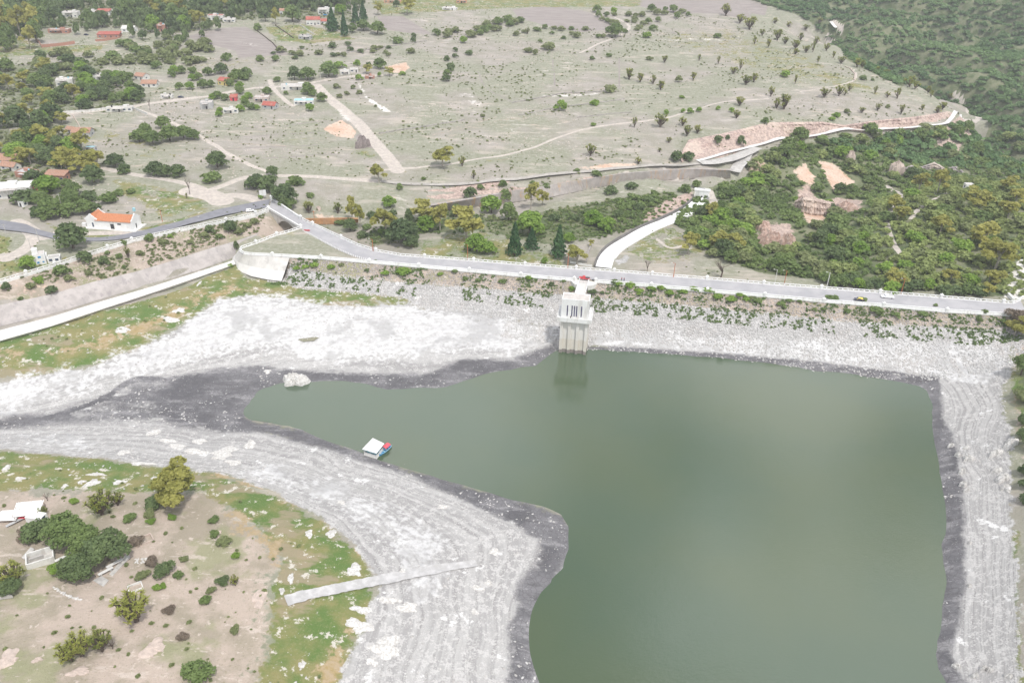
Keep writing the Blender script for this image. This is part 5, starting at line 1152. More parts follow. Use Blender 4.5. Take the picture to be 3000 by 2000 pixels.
# ------------------------------------------------------------------ people (one continuous skinned body each)
def person(label, px, py, rz, top, leg, z0=-.1, walk=.12):
    q = pz([(px, py)], z0)[0]; r_ = empty('person', (q[0], q[1], z0), rz); tag(r_, label, 'person')
    J = [(0,0,.95),(0,0,1.2),(0,0,1.45),(0,.01,1.55),(0,.0,1.68),(.09,0,.9),(.1,-walk,.5),(.1,-walk*1.3,.08),(.1,-walk*1.3+.14,.03),(-.09,0,.9),(-.1,walk*.7,.5),(-.1,walk,.08),(-.1,walk+.14,.03),
         (.19,0,1.42),(.25,.02,1.15),(.24,.1,.92),(.23,.13,.82),(-.19,0,1.42),(-.25,-.02,1.15),(-.24,.06,.92),(-.23,.09,.82)]
    E = [(0,1),(1,2),(2,3),(3,4),(0,5),(5,6),(6,7),(7,8),(0,9),(9,10),(10,11),(11,12),(2,13),(13,14),(14,15),(15,16),(2,17),(17,18),(18,19),(19,20)]
    RD = [.14,.13,.13,.055,.1,.09,.065,.045,.04,.09,.065,.045,.04,.055,.042,.03,.025,.055,.042,.03,.025]
    me = bpy.data.meshes.new('body'); me.from_pydata(J, E, []); o = link(bpy.data.objects.new('body', me), r_); me.materials.append(SKINM)
    sk_ = o.modifiers.new('skin', 'SKIN')
    for v, r in zip(me.skin_vertices[0].data, RD): v.radius = (r, r)
    me.skin_vertices[0].data[0].use_root = True
    sb_ = o.modifiers.new('sub', 'SUBSURF'); sb_.levels = sb_.render_levels = 1
    MB().tube((0, 0, .93), (0, 0, 1.48), .185, .21, 10).build('shirt', top, r_)
    mb = MB(); mb.tube((.09, 0, .97), (.1, -walk, .5), .13, .1, 8); mb.tube((.1, -walk, .5), (.1, -walk*1.3, .1), .1, .075, 8)
    mb.tube((-.09, 0, .97), (-.1, walk*.7, .5), .13, .1, 8); mb.tube((-.1, walk*.7, .5), (-.1, walk, .1), .1, .075, 8); mb.build('trousers', leg, r_)
    hv = MB(); hv.tube((0, -.02, 1.66), (0, -.02, 1.80), .115, .07, 10); hv.build('hair', BARKD, r_)
    return r_
person('person in a red top walking on the dam road, left one of the pair', 1821,822, .3, CLOTH2, CLOTH1)
person('person in dark red walking on the dam road, right one of the pair', 1828,823, .5, mat('maroon_cloth', (.3, .05, .1)), CLOTH1)
person('person in grey standing by the bridge railing, left of the pair', 879,641, 2.6, CLOTH3, CLOTH3)
person('person in dark clothes standing by the bridge railing, right of the pair', 883,643, 2.4, CLOTH1, CLOTH3)
person('person in blue standing alone on the road before the bridge', 750,610, 0., CLOTH1, CLOTH1, 0)
q = Vector(tw.matrix_basis @ Vector((-TW*.14, -BD/2+.9, -.15)))
r_ = person('person in black on the balcony of the intake tower', 1672,934, 0, DARK, DARK, 0, .02); r_.location = q

# ------------------------------------------------------------------ poles, lamps, sign
def pole(label, top, bot, r=.13, matr=None, arm=True, name='utility_pole', cat='pole', z=None, lamp=False):
    p = g1(*bot) if z is None else Vector((*pz([bot], z)[0], z)); d = raydir(*top); k = (p.y/d[1]); h = max(3, CAMZ+d[2]*k-p.z)
    r_ = empty(name, p, 0); tag(r_, label, cat); MB().tube((0, 0, -.3), (0, 0, h), r*1.15, r*.75, 8).build('pole', matr or CONC, r_)
    if arm: MB().box((0, 0, h-.6), (2.0, .14, .14)).build('crossarm', matr or CONC, r_)
    if lamp:
        MB().tube((0, 0, h-.1), (-1.3, 0, h+.25), .06, .05).build('arm', matr, r_); MB().box((-1.6, 0, h+.15), (.7, .28, .16)).build('lamp_head', WHITE2, r_)
    return r_
for a in [('grey utility pole standing at the white wall of the village lane', (231,300), (238,327)), ('grey utility pole at the left edge beside the village lane', (21,311), (30,349)), ('grey utility pole beside the rubble yard north of the lane', (572,249), (578,284)),
  ('grey utility pole at the village crossing above the white dirt track', (936,204), (940,240)), ('grey utility pole left of the long white house', (760,236), (763,271)), ('grey utility pole in the bushes right of the white villa', (164,567), (181,606)),
  ('pale utility pole behind the long white tiled house', (305,599), (314,627)), ('grey utility pole in the green verge at the left edge', (10,656), (18,685)), ('thin pole beside the village road above the gauge house', (104,666), (116,711)),
  ('pole with crossarm on the sandy turnout above the gauge house', (83,698), (92,732)), ('grey pole at the walled plot of the upper village', (210,88), (218,116)), ('bare pole at the junction of the lane and the white huts', (1021,214), (1021,234))]:
    pole(*a)
for i, a in enumerate([('orange lamp post at the ravine trees just right of a white lamp post', (2306,793), (2297,834)), ('orange lamp post in the dense bushes near the right dam end', (2650,817), (2639,861)),
  ('orange lamp post beside the dark tree clump behind the dam curve', (1091,701), (1093,736)), ('orange lamp post at the yellow green tree behind the dam', (1369,717), (1370,763)), ('orange lamp post left of the outlet channel beside the round olive tree', (1663,744), (1663,787)),
  ('orange lamp post on the lawn right of the outlet channel', (1974,771), (1973,812)), ('orange post with crossarm at the rusty wall beyond the bridge', (922,618), (922,650)), ('orange post on the meadow right of the long white tiled house', (470,615), (476,649))]):
    pole(a[0], a[1], a[2], .16, RUST, i == 6, 'street_lamp', 'lamp post', lamp=(i != 6))
pole('white lamp post behind the dam at the edge of the ravine trees', (2261,790), (2269,833), .16, WHITE2, False, 'street_lamp', 'lamp post', lamp=True)
pole('white lamp post above the bare slope right of the ravine trees', (2409,798), (2421,845), .18, WHITE2, False, 'street_lamp', 'lamp post', lamp=True)
for i, (a, b) in enumerate([((64,1472),(66,1490)), ((98,1475),(101,1490)), ((135,1478),(138,1494)), ((48,1492),(53,1506))]):
    pole(['thin camp pole behind the large canopy, leftmost', 'thin camp pole behind the middle of the large canopy', 'thin camp pole right of the large canopy', 'thin camp pole between the two canopies'][i], a, b, .08, WOOD, False, 'camp_pole', 'pole')
sg = empty('notice_board', g1(772,583), R(20)); tag(sg, 'blank white notice board on two posts beside the bridge approach', 'sign')
MB().box((0, 0, 2.0), (3.8, .15, 3.4)).build('board', WHITE, sg)
for s in (-1, 1): MB().tube((s*1.3, .12, -.3), (s*1.3, .12, 2.6), .1).build('post', METAL, sg)

# ------------------------------------------------------------------ plants
def leaves(pts_, nrm, size, rs, jit=.7, asp=1.0):
    n = len(pts_); nv = nrm+rs.randn(n, 3)*jit; nv /= np.linalg.norm(nv, axis=1)[:, None]+1e-9
    r = rs.randn(n, 3); u = np.cross(nv, r); u /= np.linalg.norm(u, axis=1)[:, None]+1e-9; v = np.cross(nv, u)
    s = size*(.6+.8*rs.rand(n))[:, None]
    V = np.stack([pts_-u*s-v*s*asp, pts_+u*s-v*s*asp*.8, pts_+u*s*.8+v*s*asp, pts_-u*s*.9+v*s*asp], 1).reshape(-1, 3)
    return V, np.arange(4*n).reshape(-1, 4)
def clump_crown(clumps, nl, size, seed, sq=.75, jit=.7):
    rs = np.random.RandomState(seed); Pp = []; Nn = []; T = []
    tot = sum(c[3]**2 for c in clumps)
    for c in clumps:
        k = max(8, int(nl*c[3]**2/tot)); d = rs.randn(k, 3); d /= np.linalg.norm(d, axis=1)[:, None]
        d[:, 2] = np.where(d[:, 2] < -.35, -d[:, 2], d[:, 2]); r = c[3]*(.62+.42*rs.rand(k)**.6)*(1+.18*np.sin(d[:, 0]*7+seed)*np.cos(d[:, 1]*6))
        Pp.append(np.array(c[:3])+d*r[:, None]*[1, 1, sq]); Nn.append(d); T.append(np.clip(rs.rand()*.5+.5*rs.rand(k), 0, 1))
    Pp = np.vstack(Pp); V, F_ = leaves(Pp, np.vstack(Nn), size, rs, jit); return V, F_, np.concatenate(T)
def proto_mesh(name, V, F_, T, m):
    me = bpy.data.meshes.new(name); k = F_.shape[1]
    me.vertices.add(len(V)); me.vertices.foreach_set('co', np.asarray(V, np.float32).ravel()); me.loops.add(F_.size); me.loops.foreach_set('vertex_index', F_.astype(np.int32).ravel())
    me.polygons.add(len(F_)); me.polygons.foreach_set('loop_start', np.arange(0, F_.size, k, dtype=np.int32)); me.update(calc_edges=True)
    a = me.attributes.new('tint', 'FLOAT', 'FACE'); a.data.foreach_set('value', T.astype(np.float32)); me.materials.append(m); return me
def branches(spec, matr, name='trunk'):
    mb = MB()
    for a, b, r1, r2 in spec: mb.tube(a, b, r1, r2, 6)
    me = bpy.data.meshes.new(name); me.from_pydata(mb.V, [], mb.F); me.update(); me.materials.append(matr); return me
def mk_round(seed, nl, size, hi=False):
    rs = np.random.RandomState(seed); cl = [(0, 0, .62, .30)]
    for k in range(13):
        a = k*2.4+rs.rand(); r = .14+.22*rs.rand(); cl.append((r*math.cos(a), r*math.sin(a), .26+.5*rs.rand()*(1.25-r*1.6), .13+.1*rs.rand()))
    V, F_, T = clump_crown(cl, nl, size, seed, .95)
    sp = [((0, 0, -.05), (.02, 0, .42), .035, .024)]+[((.02, 0, .3), (c[0]*.8, c[1]*.8, c[2]), .02, .008) for c in cl[1:7]]
    return V, F_, T, sp
def mk_euca(seed, nl, size):
    rs = np.random.RandomState(seed); cl = []
    for k in range(11):
        a = rs.rand()*6.28; z = .42+.5*rs.rand(); r = (.08+.26*rs.rand())*(1.25-z*.6); cl.append((r*math.cos(a), r*math.sin(a), z, .09+.07*rs.rand()))
    V, F_, T = clump_crown(cl, nl, size, seed, .8, 1.0)
    sp = [((0, 0, -.05), (.01, 0, .3), .026, .02), ((.01, 0, .28), (.06, .03, .7), .017, .006), ((.01, 0, .28), (-.09, -.03, .66), .016, .006)]+[((.01, 0, .26+.05*k), (c[0], c[1], c[2]), .011, .004) for k, c in enumerate(cl[:6])]
    return V, F_, T, sp
def mk_con(seed, nl, size):
    rs = np.random.RandomState(seed); z = rs.rand(nl)**.8*.92+.06; r = (1.02-z)*.36*(.75+.35*rs.rand(nl)); a = rs.rand(nl)*6.28
    r *= 1+.2*np.sin(a*5+z*40); p = np.stack([r*np.cos(a), r*np.sin(a), z], 1); d = np.stack([np.cos(a), np.sin(a), z*0+.5], 1)
    V, F_ = leaves(p, d, size, rs, .6); return V, F_, rs.rand(nl), [((0, 0, -.05), (0, 0, .6), .03, .015)]
def mk_yucca(seed, nst, size, spread=.34):
    rs = np.random.RandomState(seed); V = []; T = []; sp = [((0, 0, -.05), (0, 0, .22), .06, .045)]
    for k in range(nst):
        a = 6.28*k/nst+rs.rand(); r = spread*(.25+.8*rs.rand()); h = .55+.42*rs.rand()-.25*r; e = np.array([r*math.cos(a), r*math.sin(a), h]); m_ = np.array([e[0]*.6, e[1]*.6, .3+.1*rs.rand()])
        sp += [((0, 0, .12), tuple(m_), .032, .024), (tuple(m_), tuple(e), .024, .018)]
        t = rs.rand()
        for j in range(26):
            d = rs.randn(3); d[2] = d[2]*.8+.35; d /= np.linalg.norm(d); n_ = np.cross(d, rs.randn(3)); n_ /= np.linalg.norm(n_); L_ = size*(.8+.5*rs.rand()); w_ = L_*.2
            b_ = e-np.array([0, 0, .04*(j % 3)]); V += [b_-n_*w_*.5, b_+n_*w_*.5, b_+d*L_*.7+n_*w_*.7, b_+d*L_*1.05]; T.append(np.clip(t*.5+.5*rs.rand(), 0, 1))
    V = np.array(V); return V, np.arange(len(V)).reshape(-1, 4), np.array(T), sp
def mk_bush(seed, nl, size):
    rs = np.random.RandomState(seed); cl = [(0, 0, .42, .36)]
    for k in range(7): a = rs.rand()*6.28; r = .15+.22*rs.rand(); cl.append((r*math.cos(a), r*math.sin(a), .2+.35*rs.rand(), .17+.1*rs.rand()))
    V, F_, T = clump_crown(cl, nl, size, seed, 1.0); V[:, 2] = np.maximum(V[:, 2], -.05); return V, F_, T, None
def mk_bare(seed):
    rs = np.random.RandomState(seed); sp = [((0, 0, -.05), (.03, 0, .4), .03, .022)]
    for k in range(9):
        a = rs.rand()*6.28; m_ = (.14*math.cos(a), .14*math.sin(a), .55+.2*rs.rand()); sp.append(((.03, 0, .25+.02*k), m_, .015, .009))
        for j in range(3):
            b = a+rs.randn()*.6; r = .2+.2*rs.rand(); sp.append((m_, (r*math.cos(b), r*math.sin(b), m_[2]+.1+.2*rs.rand()), .008, .003))
    return sp
PR = {}
def reg(kind, V, F_, T, sp, lm, bark):
    PR.setdefault(kind, []).append((proto_mesh('crown', V, F_, T, lm), branches(sp, bark) if sp else None))
for s_ in range(3):
    reg('round', *mk_round(10+s_, 1000, .042), LEAF['b'], BARKD); reg('euca', *mk_euca(20+s_, 760, .036), LEAF['o'], BARK)
    reg('bush', *mk_bush(30+s_, 420, .062), LEAF['b'], None); reg('yucca', *mk_yucca(40+s_, 13+2*s_, .13), LEAF['y'], BARKD)
    reg('roundH', *mk_round(50+s_, 5200, .021), LEAF['b'], BARKD); reg('eucaH', *mk_euca(60+s_, 5200, .0165), LEAF['o'], BARK)
    reg('bushH', *mk_bush(70+s_, 1700, .03), LEAF['b'], None); reg('yuccaH', *mk_yucca(80+s_, 26+4*s_, .10), LEAF['y'], BARKD)
reg('con', *mk_con(5, 1100, .035), LEAF['c'], BARKD); reg('con', *mk_con(6, 1100, .035), LEAF['c'], BARKD)
V, F_, T, _ = mk_bush(99, 260, .05); BAREM = [branches(mk_bare(3), BARKD), branches(mk_bare(4), BARKD)]
KD = dict(b=('round', 'leafy green tree', 'tree', 'tree'), g=('round', 'bright green tree', 'tree', 'tree'), d=('round', 'dark green tree', 'tree', 'tree'), o=('euca', 'olive yellow eucalyptus', 'eucalyptus_tree', 'tree'),
  c=('con', 'dark conifer', 'conifer_tree', 'tree'), s=('bush', 'grey green shrub', 'shrub', 'shrub'), u=('bush', 'round green bush', 'bush', 'bush'), v=('bush', 'bright green bush', 'bush', 'bush'), h=('bush', 'dark green bush', 'bush', 'bush'),
  y=('yucca', 'branching yucca', 'yucca_tree', 'yucca'), x=('bare', 'bare leafless tree', 'dead_tree', 'tree'), r=('bush', 'brown dry shrub', 'shrub', 'shrub'), k=('bush', 'yellowish green bush', 'bush', 'bush'))
LM = dict(b='b', g='g', d='d', o='o', c='c', s='s', u='b', v='g', h='d', y='y', r='r', k='k')
PLANTS = {}; rnd = random.Random(11); ALLP = []
def plant(kind, px, py, w, h, where, hi=False, fixed=None):
    if fixed is None: p = g1(px, py)
    else: p = Vector(fixed)
    sc = pxm(p); dep = math.atan2(CAMZ-p.z, math.hypot(p.x, p.y)); wm = max(.8, w*sc); hm = max(.62*wm if kind in 'suvhrk' else .92*wm, (h*sc-.45*wm*math.sin(dep))/math.cos(dep))
    if kind in 'suvhrk': hm = min(hm, wm*1.1)
    if kind == 'y': hm = max(hm, 1.1*wm); wm *= 1.12
    if kind == 'c': hm *= 1.1
    if 'riprap' in where: hm *= .6; wm *= .9
    # stand a bush / tree behind its visible lower edge
    back = (.42*wm if kind in 'suvhrkbgd' else 0)
    n_ = math.hypot(p.x, p.y); x, y = p.x+p.x/n_*back, p.y+p.y/n_*back; z = float(zat(x, y)[0])
    pk, desc, nm, cat = KD[kind]; key = (desc, where)
    rz = rnd.random()*6.28
    if pk == 'bare':
        o = bpy.data.objects.new(nm, BAREM[rnd.randrange(2)]); link(o); o.location = (x, y, z-.1); o.scale = (wm/.7, wm/.7, hm); o.rotation_euler = (0, 0, rz)
    else:
        cm, tm = rnd.choice(PR[pk+('H' if hi and pk+'H' in PR else '')]); m_ = LEAF[LM[kind]]
        wsc = {'con': wm/.72, 'yucca': wm/.75, 'bush': wm/.9, 'round': wm/.86, 'euca': wm/.68}[pk]
        def setm(ob): ob.material_slots[0].link = 'OBJECT'; ob.material_slots[0].material = m_
        if tm is None:
            o = link(bpy.data.objects.new(nm, cm)); setm(o)
            o.location = (x, y, z-.05*hm); o.scale = (wsc, wsc*(.85+.3*rnd.random()), hm/.85); o.rotation_euler = (0, 0, rz)
        else:
            o = empty(nm, (x, y, z-.1), rz); o.scale = (wsc, wsc, hm)
            c_ = link(bpy.data.objects.new('crown', cm), o); setm(c_); link(bpy.data.objects.new('trunk', tm), o)
    o['category'] = cat; PLANTS.setdefault(key, []).append((o, px)); ALLP.append((x, y, wm*.5)); return o
def P_(where, spec, hi=False):
    for line in spec.split(';'):
        line = line.strip()
        if not line: continue
        k, rest = line[0], line[1:].split()
        for q in rest:
            a = [float(v) for v in q.split(',')]; plant(k, a[0], a[1], a[2], a[3], where, hi)
P_('in the park below the dam', """o 1034,655,32,80 1056,668,30,75 1243,652,70,60 1289,675,55,80 1367,702,100,85 1690,776,57,62 1730,722,18,22 1555,612,45,80 1590,602,40,50 1130,690,75,92;
d 1180,722,85,72 1205,730,38,46 1198,657,22,50 1337,640,34,46 1378,609,38,44 1027,682,44,28 2062,640,36,28;
g 1139,612,38,38 1252,684,55,55 1395,746,58,66 1427,751,46,37 1440,632,58,64 1550,700,85,62 1665,716,35,38 1735,666,54,50 1777,684,50,50;
b 1490,652,46,66 1480,600,40,40;c 1507,747,45,94 1557,728,42,60 1636,754,45,92;
u 1743,548,28,24 2005,567,34,30 2036,553,28,27 1000,662,28,20 1075,677,28,20 1172,560,20,24 1472,551,24,22 1407,561,20,20 1600,560,30,16 1850,590,34,20;v 1596,776,20,28 1120,690,26,16;
h 1090,640,26,24 1150,640,30,26 1060,700,34,18 1720,640,40,26 1680,650,34,24 1620,650,34,24 1810,640,34,28 1870,620,34,26 1900,600,34,24 1570,640,30,20 1850,560,36,22 1790,575,40,24""")
P_('beside the bridge approach', "d 790,571,60,46 755,549,42,42 800,521,36,24 835,611,72,56 745,560,45,45;b 848,622,44,40;u 865,546,44,30 912,584,24,18;y 905,624,28,40 990,625,28,38;g 765,585,16,16")
P_('along the canal road', "o 1110,536,45,56 1297,489,66,66;y 1354,487,20,32 1388,524,13,28 1870,481,20,22;h 1979,479,34,36 2016,474,34,30 2102,426,24,30 2131,412,14,20 2168,432,29,36;u 1240,530,16,12 1690,505,16,10 1560,540,14,10 2240,366,20,20;b 2340,426,50,50")
P_('in the upper village gardens', """u 1277,106,28,22 1168,131,32,22 757,92,24,24 1457,76,28,26 1488,69,28,26;v 1356,129,20,27 995,44,28,34;b 1107,106,44,38 1034,99,25,32 1065,94,38,30 858,69,46,54;d 778,67,32,48 1162,23,18,24;
c 1010,107,24,66 975,91,38,60 1042,68,24,48 1065,61,26,50;o 809,73,24,48 1109,46,22,40 1194,43,45,44""")
P_('on the shrubby slope above the middle track', """h 1211,112,17,16 1211,126,17,16 1333,153,16,15 1375,164,24,16 1333,171,16,14 1309,182,18,20 1323,212,25,30 1082,196,14,15 976,169,18,15 868,176,16,14;b 1310,226,24,22 903,240,45,34 964,231,50,32 1115,206,36,24;d 1309,241,24,18 864,238,36,46;
v 1179,223,20,14 1052,237,20,20 1113,226,14,20 1047,194,18,20 995,203,32,22 967,194,20,16;o 1141,223,28,22 1076,218,30,22;s 1010,168,14,18 1016,281,15,15 996,289,18,15 986,262,24,14 1036,262,16,14 1053,278,18,15 933,164,24,17 824,158,26,24 1101,315,9,9 1415,345,14,11;u 815,242,20,18 808,182,22,20 763,183,24,22 914,285,26,24 838,279,16,14""")
P_('in the yards beside the white dirt track', "b 903,281,40,24 945,301,30,20 783,282,28,26;g 909,328,26,24 755,325,16,20;u 870,300,16,12")
P_('on the open mesa pasture', """v 1643,328,34,36 1743,311,25,20 1736,371,14,12 1996,291,16,12 1950,337,15,18 2001,332,13,15 2020,336,18,34 2048,331,18,18 2104,324,14,15 2142,331,17,17 2299,229,28,22 1894,114,28,20;
y 1730,457,26,38 1858,374,14,34 1934,373,38,34 1843,233,28,34 1875,241,24,26 1913,247,19,28 1935,263,24,26 2031,234,20,20 2000,369,25,24 2012,399,22,34 2043,391,23,27 1959,419,16,20 1932,446,12,15 2166,310,24,28 2157,347,21,26 2185,249,26,30 2208,241,22,28 2168,206,14,34 2148,217,19,22 2104,189,10,26 2048,178,12,19 1947,184,15,22;
b 1802,114,46,36;s 1988,243,20,28 1645,93,22,17 1857,65,20,18 1926,47,24,22 1900,178,20,12 1550,157,24,18 1608,150,38,24 1568,163,18,20 1790,275,38,14;u 2100,114,24,17 1752,53,20,23 1779,68,20,16 1523,69,25,20 1597,87,16,16 1947,34,14,15 2015,50,16,16 1783,170,18,14 1734,178,14,14;v 1797,42,18,24""")
P_('on the mesa near the far ravine edge', """y 1545,101,14,20 2195,87,34,28 2232,106,16,22 2167,69,24,28 2126,47,32,26 2329,246,11,27 2396,183,12,18 2414,286,26,28 2457,282,22,33 2487,267,17,24 2475,280,12,18 2296,320,40,30 2275,318,24,34 2258,283,18,32 2599,286,17,18 2628,289,20,34 2524,331,16,18 2571,325,14,23 2639,336,13,32 2761,321,20,24 2745,334,17,26 2701,323,15,17 2664,255,30,30 2680,262,20,26 2510,198,24,25 2525,199,18,24 2464,187,20,20 2441,170,13,20 2570,214,17,18 2596,221,17,15 2718,275,14,24 2727,286,12,22 2781,294,18,18 2277,119,22,34 2331,160,16,18 2361,155,20,20 2381,154,13,34 2330,144,24,24 2563,276,11,26 2250,140,18,26 2300,130,18,22 2345,120,16,24 2390,130,18,24 2420,150,18,24 2210,130,16,22 2360,90,16,18 2310,80,16,18 2400,70,16,16 2270,70,16,18;u 2528,237,20,18 2555,239,10,10;v 2450,345,22,12 2437,358,20,12;s 2480,335,18,16 2600,320,14,14""")
P_('along the village road and chapel meadow', """d 220,744,92,58 460,521,52,27 490,522,40,24 525,523,45,26 695,737,14,30 110,549,54,50 280,544,62,46;b 157,646,70,50 208,599,50,40 205,640,50,44 250,632,48,52;g 88,794,46,34 150,575,66,40;u 325,599,46,40 196,544,30,20 625,542,56,28 365,513,34,22 350,575,28,22 385,570,26,16;x 556,569,20,52;y 548,581,8,18;h 70,606,70,44 120,640,50,30""")
P_('on the rock slope under the left railing', """h 250,776,46,42 676,686,38,40 616,688,26,29 308,781,32,30 22,853,26,27 155,870,36,26;u 185,816,42,40 645,708,24,22 440,712,28,28 366,721,16,18 353,763,20,22 365,791,13,16 64,883,14,14 317,749,16,16;v 121,836,26,26 677,785,17,15 500,700,16,14;y 377,756,14,36;
s 205,830,30,22 90,850,26,20 480,720,26,16 410,750,22,14 560,720,22,14 600,700,26,14 260,810,24,16 700,690,28,18 725,672,26,20 745,660,26,20""")
P_('in the scrub left of the dirt crossroads', "d 640,501,60,56 340,493,46,28 368,512,34,24;b 410,421,45,36 450,430,50,38 500,421,55,42 540,411,46,36 570,413,36,30 480,381,42,30 430,400,40,26;x 440,325,12,40")
P_('around the camp and picnic place', """y 300,1506,72,72 346,1479,40,50 40,1706,70,52 400,1818,100,80 689,1713,24,34 130,1508,26,24;b 215,1612,118,96 262,1640,100,80;d 330,1668,110,100 245,1722,100,95 35,1751,62,54;g 175,1689,42,44""", True)
P_('on the tan foreground hill', """y 240,1920,70,80 300,1905,60,76 210,1935,66,60;x 140,1466,26,30 330,1900,40,40;h 485,1696,58,48 657,1719,32,30 465,1496,62,42 125,1592,86,76;u 527,1695,27,24 635,1578,28,27 630,1537,30,22 605,1774,32,30 385,1531,36,20 590,2008,90,42 353,1571,16,16;v 463,1733,24,22 693,1641,24,26 504,1526,24,18 445,1536,22,16 480,1726,22,16 220,1478,28,20;s 440,1520,34,22 660,1600,40,30 420,1700,36,26 620,1740,26,20 690,1860,30,24 540,1650,26,18;r 450,1660,40,30 95,1590,60,40 500,1800,30,20 540,1880,34,22 400,1600,40,16""", True)
plant('o', 530, 1476, 130, 148, 'standing tall on the near green rim', True); plant('o', 505, 1470, 90, 100, 'leaning beside the tall rim eucalyptus', True)
P_('on the right bank at the picture edge', "o 2970,985,70,60;b 2985,1110,56,80;s 2990,1185,50,40;d 2990,1250,40,40 2995,1400,36,44 3010,1330,50,60;h 2992,1290,40,40 2990,1480,34,44 3000,1440,40,40;r 2975,962,60,36;u 2985,1160,36,30 2865,950,20,20 2880,925,16,22 2935,950,18,14", True)
P_('on the upper riprap of the dam face', """v 1549,828,25,24 1673,857,22,24 1812,842,28,18 1845,850,34,28 1870,868,30,26 1905,860,32,26 1935,860,30,30 1960,872,30,26 2000,868,30,22 2030,860,30,20 2070,868,36,22 2100,885,36,22 2140,890,34,24 2165,878,30,22 2185,888,26,16 870,796,24,18 895,793,24,18 925,790,30,22 970,793,26,18 1185,815,46,18 1131,812,28,12 1290,813,22,12;
h 1613,842,18,28 1737,867,27,20 1764,866,18,16 1798,838,28,24 1075,801,18,18 880,765,14,14 1100,768,12,12;u 1652,832,17,15 1364,826,17,24 1333,805,24,12 1470,838,28,16 1235,795,12,16 1400,830,20,14 2310,892,24,20 2340,892,20,18 2440,885,40,14 2530,884,26,16 2740,898,14,16 2383,916,20,14 2410,913,18,12 2560,930,46,20 2620,935,30,16 2700,935,34,18 2480,920,24,12 2285,905,30,18 2220,895,30,20;s 2200,880,20,14 1000,785,20,12 1520,825,16,12""")
P_('rising above the ravine thicket', "o 2688,566,50,66 2745,568,50,74 2852,620,78,74 2870,726,80,72 2915,787,100,84 2752,690,62,56 2950,640,60,60 2950,560,50,50 2100,735,60,60 2015,745,50,70 2080,640,40,50 2150,735,60,60;x 2112,812,60,58 1895,800,22,46;v 2440,780,30,22 2330,590,20,16")
# scattered trees of the woods and gardens
def inpoly(px, py, poly):
    c = False; n = len(poly)
    for i in range(n):
        (x1, y1), (x2, y2) = poly[i], poly[(i+1) % n]
        if (y1 > py) != (y2 > py) and px < (x2-x1)*(py-y1)/(y2-y1)+x1: c = not c
    return c
AV = [(h_[2], h_[3]-8, 17+h_[4]*.5) for h_ in H]
def scat(where, poly, n, kinds, wr, hr, dmin, avoid=AV):
    xs = [p[0] for p in poly]; yl = [p[1] for p in poly]; got = []; tries = 0
    while len(got) < n and tries < n*60:
        tries += 1; px = rnd.uniform(min(xs), max(xs)); py = rnd.uniform(min(yl), max(yl))
        if not inpoly(px, py, poly): continue
        if any(abs(px-a) < r and -14 < py-b < 34 for a, b, r in avoid): continue
        if any((px-a)**2+((py-b)*1.7)**2 < dmin**2 for a, b in got): continue
        got.append((px, py))
    for px, py in sorted(got, key=lambda t: t[1]):
        w_ = rnd.uniform(*wr); plant(rnd.choice(kinds), px, py, w_, w_*rnd.uniform(*hr), where)
scat('in the far village woods, left part', [(60,14),(330,10),(330,85),(240,80),(180,75),(80,100)], 26, 'bdodb', (28,46), (1.0,1.4), 17)
scat('in the far village woods, middle part', [(330,8),(640,8),(620,40),(590,92),(520,100),(440,98),(400,60),(330,70)], 34, 'ddbog', (28,48), (1.0,1.5), 16)
scat('in the far village woods, right part', [(640,8),(1060,6),(1050,50),(1000,30),(760,40),(690,50)], 26, 'ddbo', (28,46), (1.0,1.4), 17)
scat('among the tall trees at the upper left edge', [(-20,70),(120,70),(140,110),(100,150),(-20,160)], 16, 'ooob', (30,46), (1.5,2.2), 18)
scat('in the scrub belt below the walled plot', [(60,215),(60,180),(200,162),(330,172),(340,150),(420,140),(700,160),(720,190),(620,185),(460,205),(330,190),(200,215)], 34, 'sssuh', (26,44), (.6,.9), 15)
scat('in the scrub belt above the fenced meadow', [(340,185),(500,170),(510,190),(350,200)], 9, 'ss', (26,40), (.6,.8), 14)
scat('in the scrub beside the ploughed field', [(330,145),(470,115),(600,120),(640,150),(700,180),(560,160),(420,165)], 16, 'ssu', (24,40), (.7,.9), 14)
scat('in the wooded yards, left part', [(-20,190),(120,205),(230,255),(240,310),(120,320),(-20,310)], 26, 'bdob', (30,50), (.8,1.2), 17)
scat('in the wooded yards, right part', [(230,215),(430,245),(440,300),(400,310),(240,330),(235,260)], 26, 'bdgb', (28,44), (.7,1.0), 15)
scat('in the gardens above the village lane', [(480,225),(560,210),(740,215),(760,280),(720,285),(640,265),(520,270)], 20, 'bgdbu', (22,36), (.8,1.1), 14)
scat('in the gardens below the village lane', [(620,290),(750,290),(745,340),(690,345),(640,345)], 10, 'bgu', (20,30), (.8,1.1), 13)
scat('in the lower left woods', [(-20,360),(90,345),(170,335),(220,380),(260,430),(250,470),(300,500),(250,530),(180,510),(60,490),(-20,470)], 44, 'bdoogo', (38,60), (.8,1.3), 17)
scat('in the bushes around the white villa', [(90,560),(230,560),(300,600),(280,650),(150,660),(80,640)], 10, 'ubh', (30,50), (.6,.8), 18)
scat('in the hedge row left of the long pasture', [(1270,104),(1390,92),(1500,58),(1520,78),(1400,112),(1290,120)], 16, 'ssu', (22,34), (.6,.8), 12)
scat('on the eroded slope above the middle track', [(800,160),(960,125),(1200,140),(1230,165),(1000,170),(860,200)], 18, 'ssh', (14,26), (.6,.8), 13)
scat('on the eroded bank right of the ploughed strip', [(1500,100),(1640,80),(1760,95),(1800,60),(1960,70),(1900,110),(1700,125),(1560,150)], 24, 'ssu', (14,26), (.6,.8), 13)
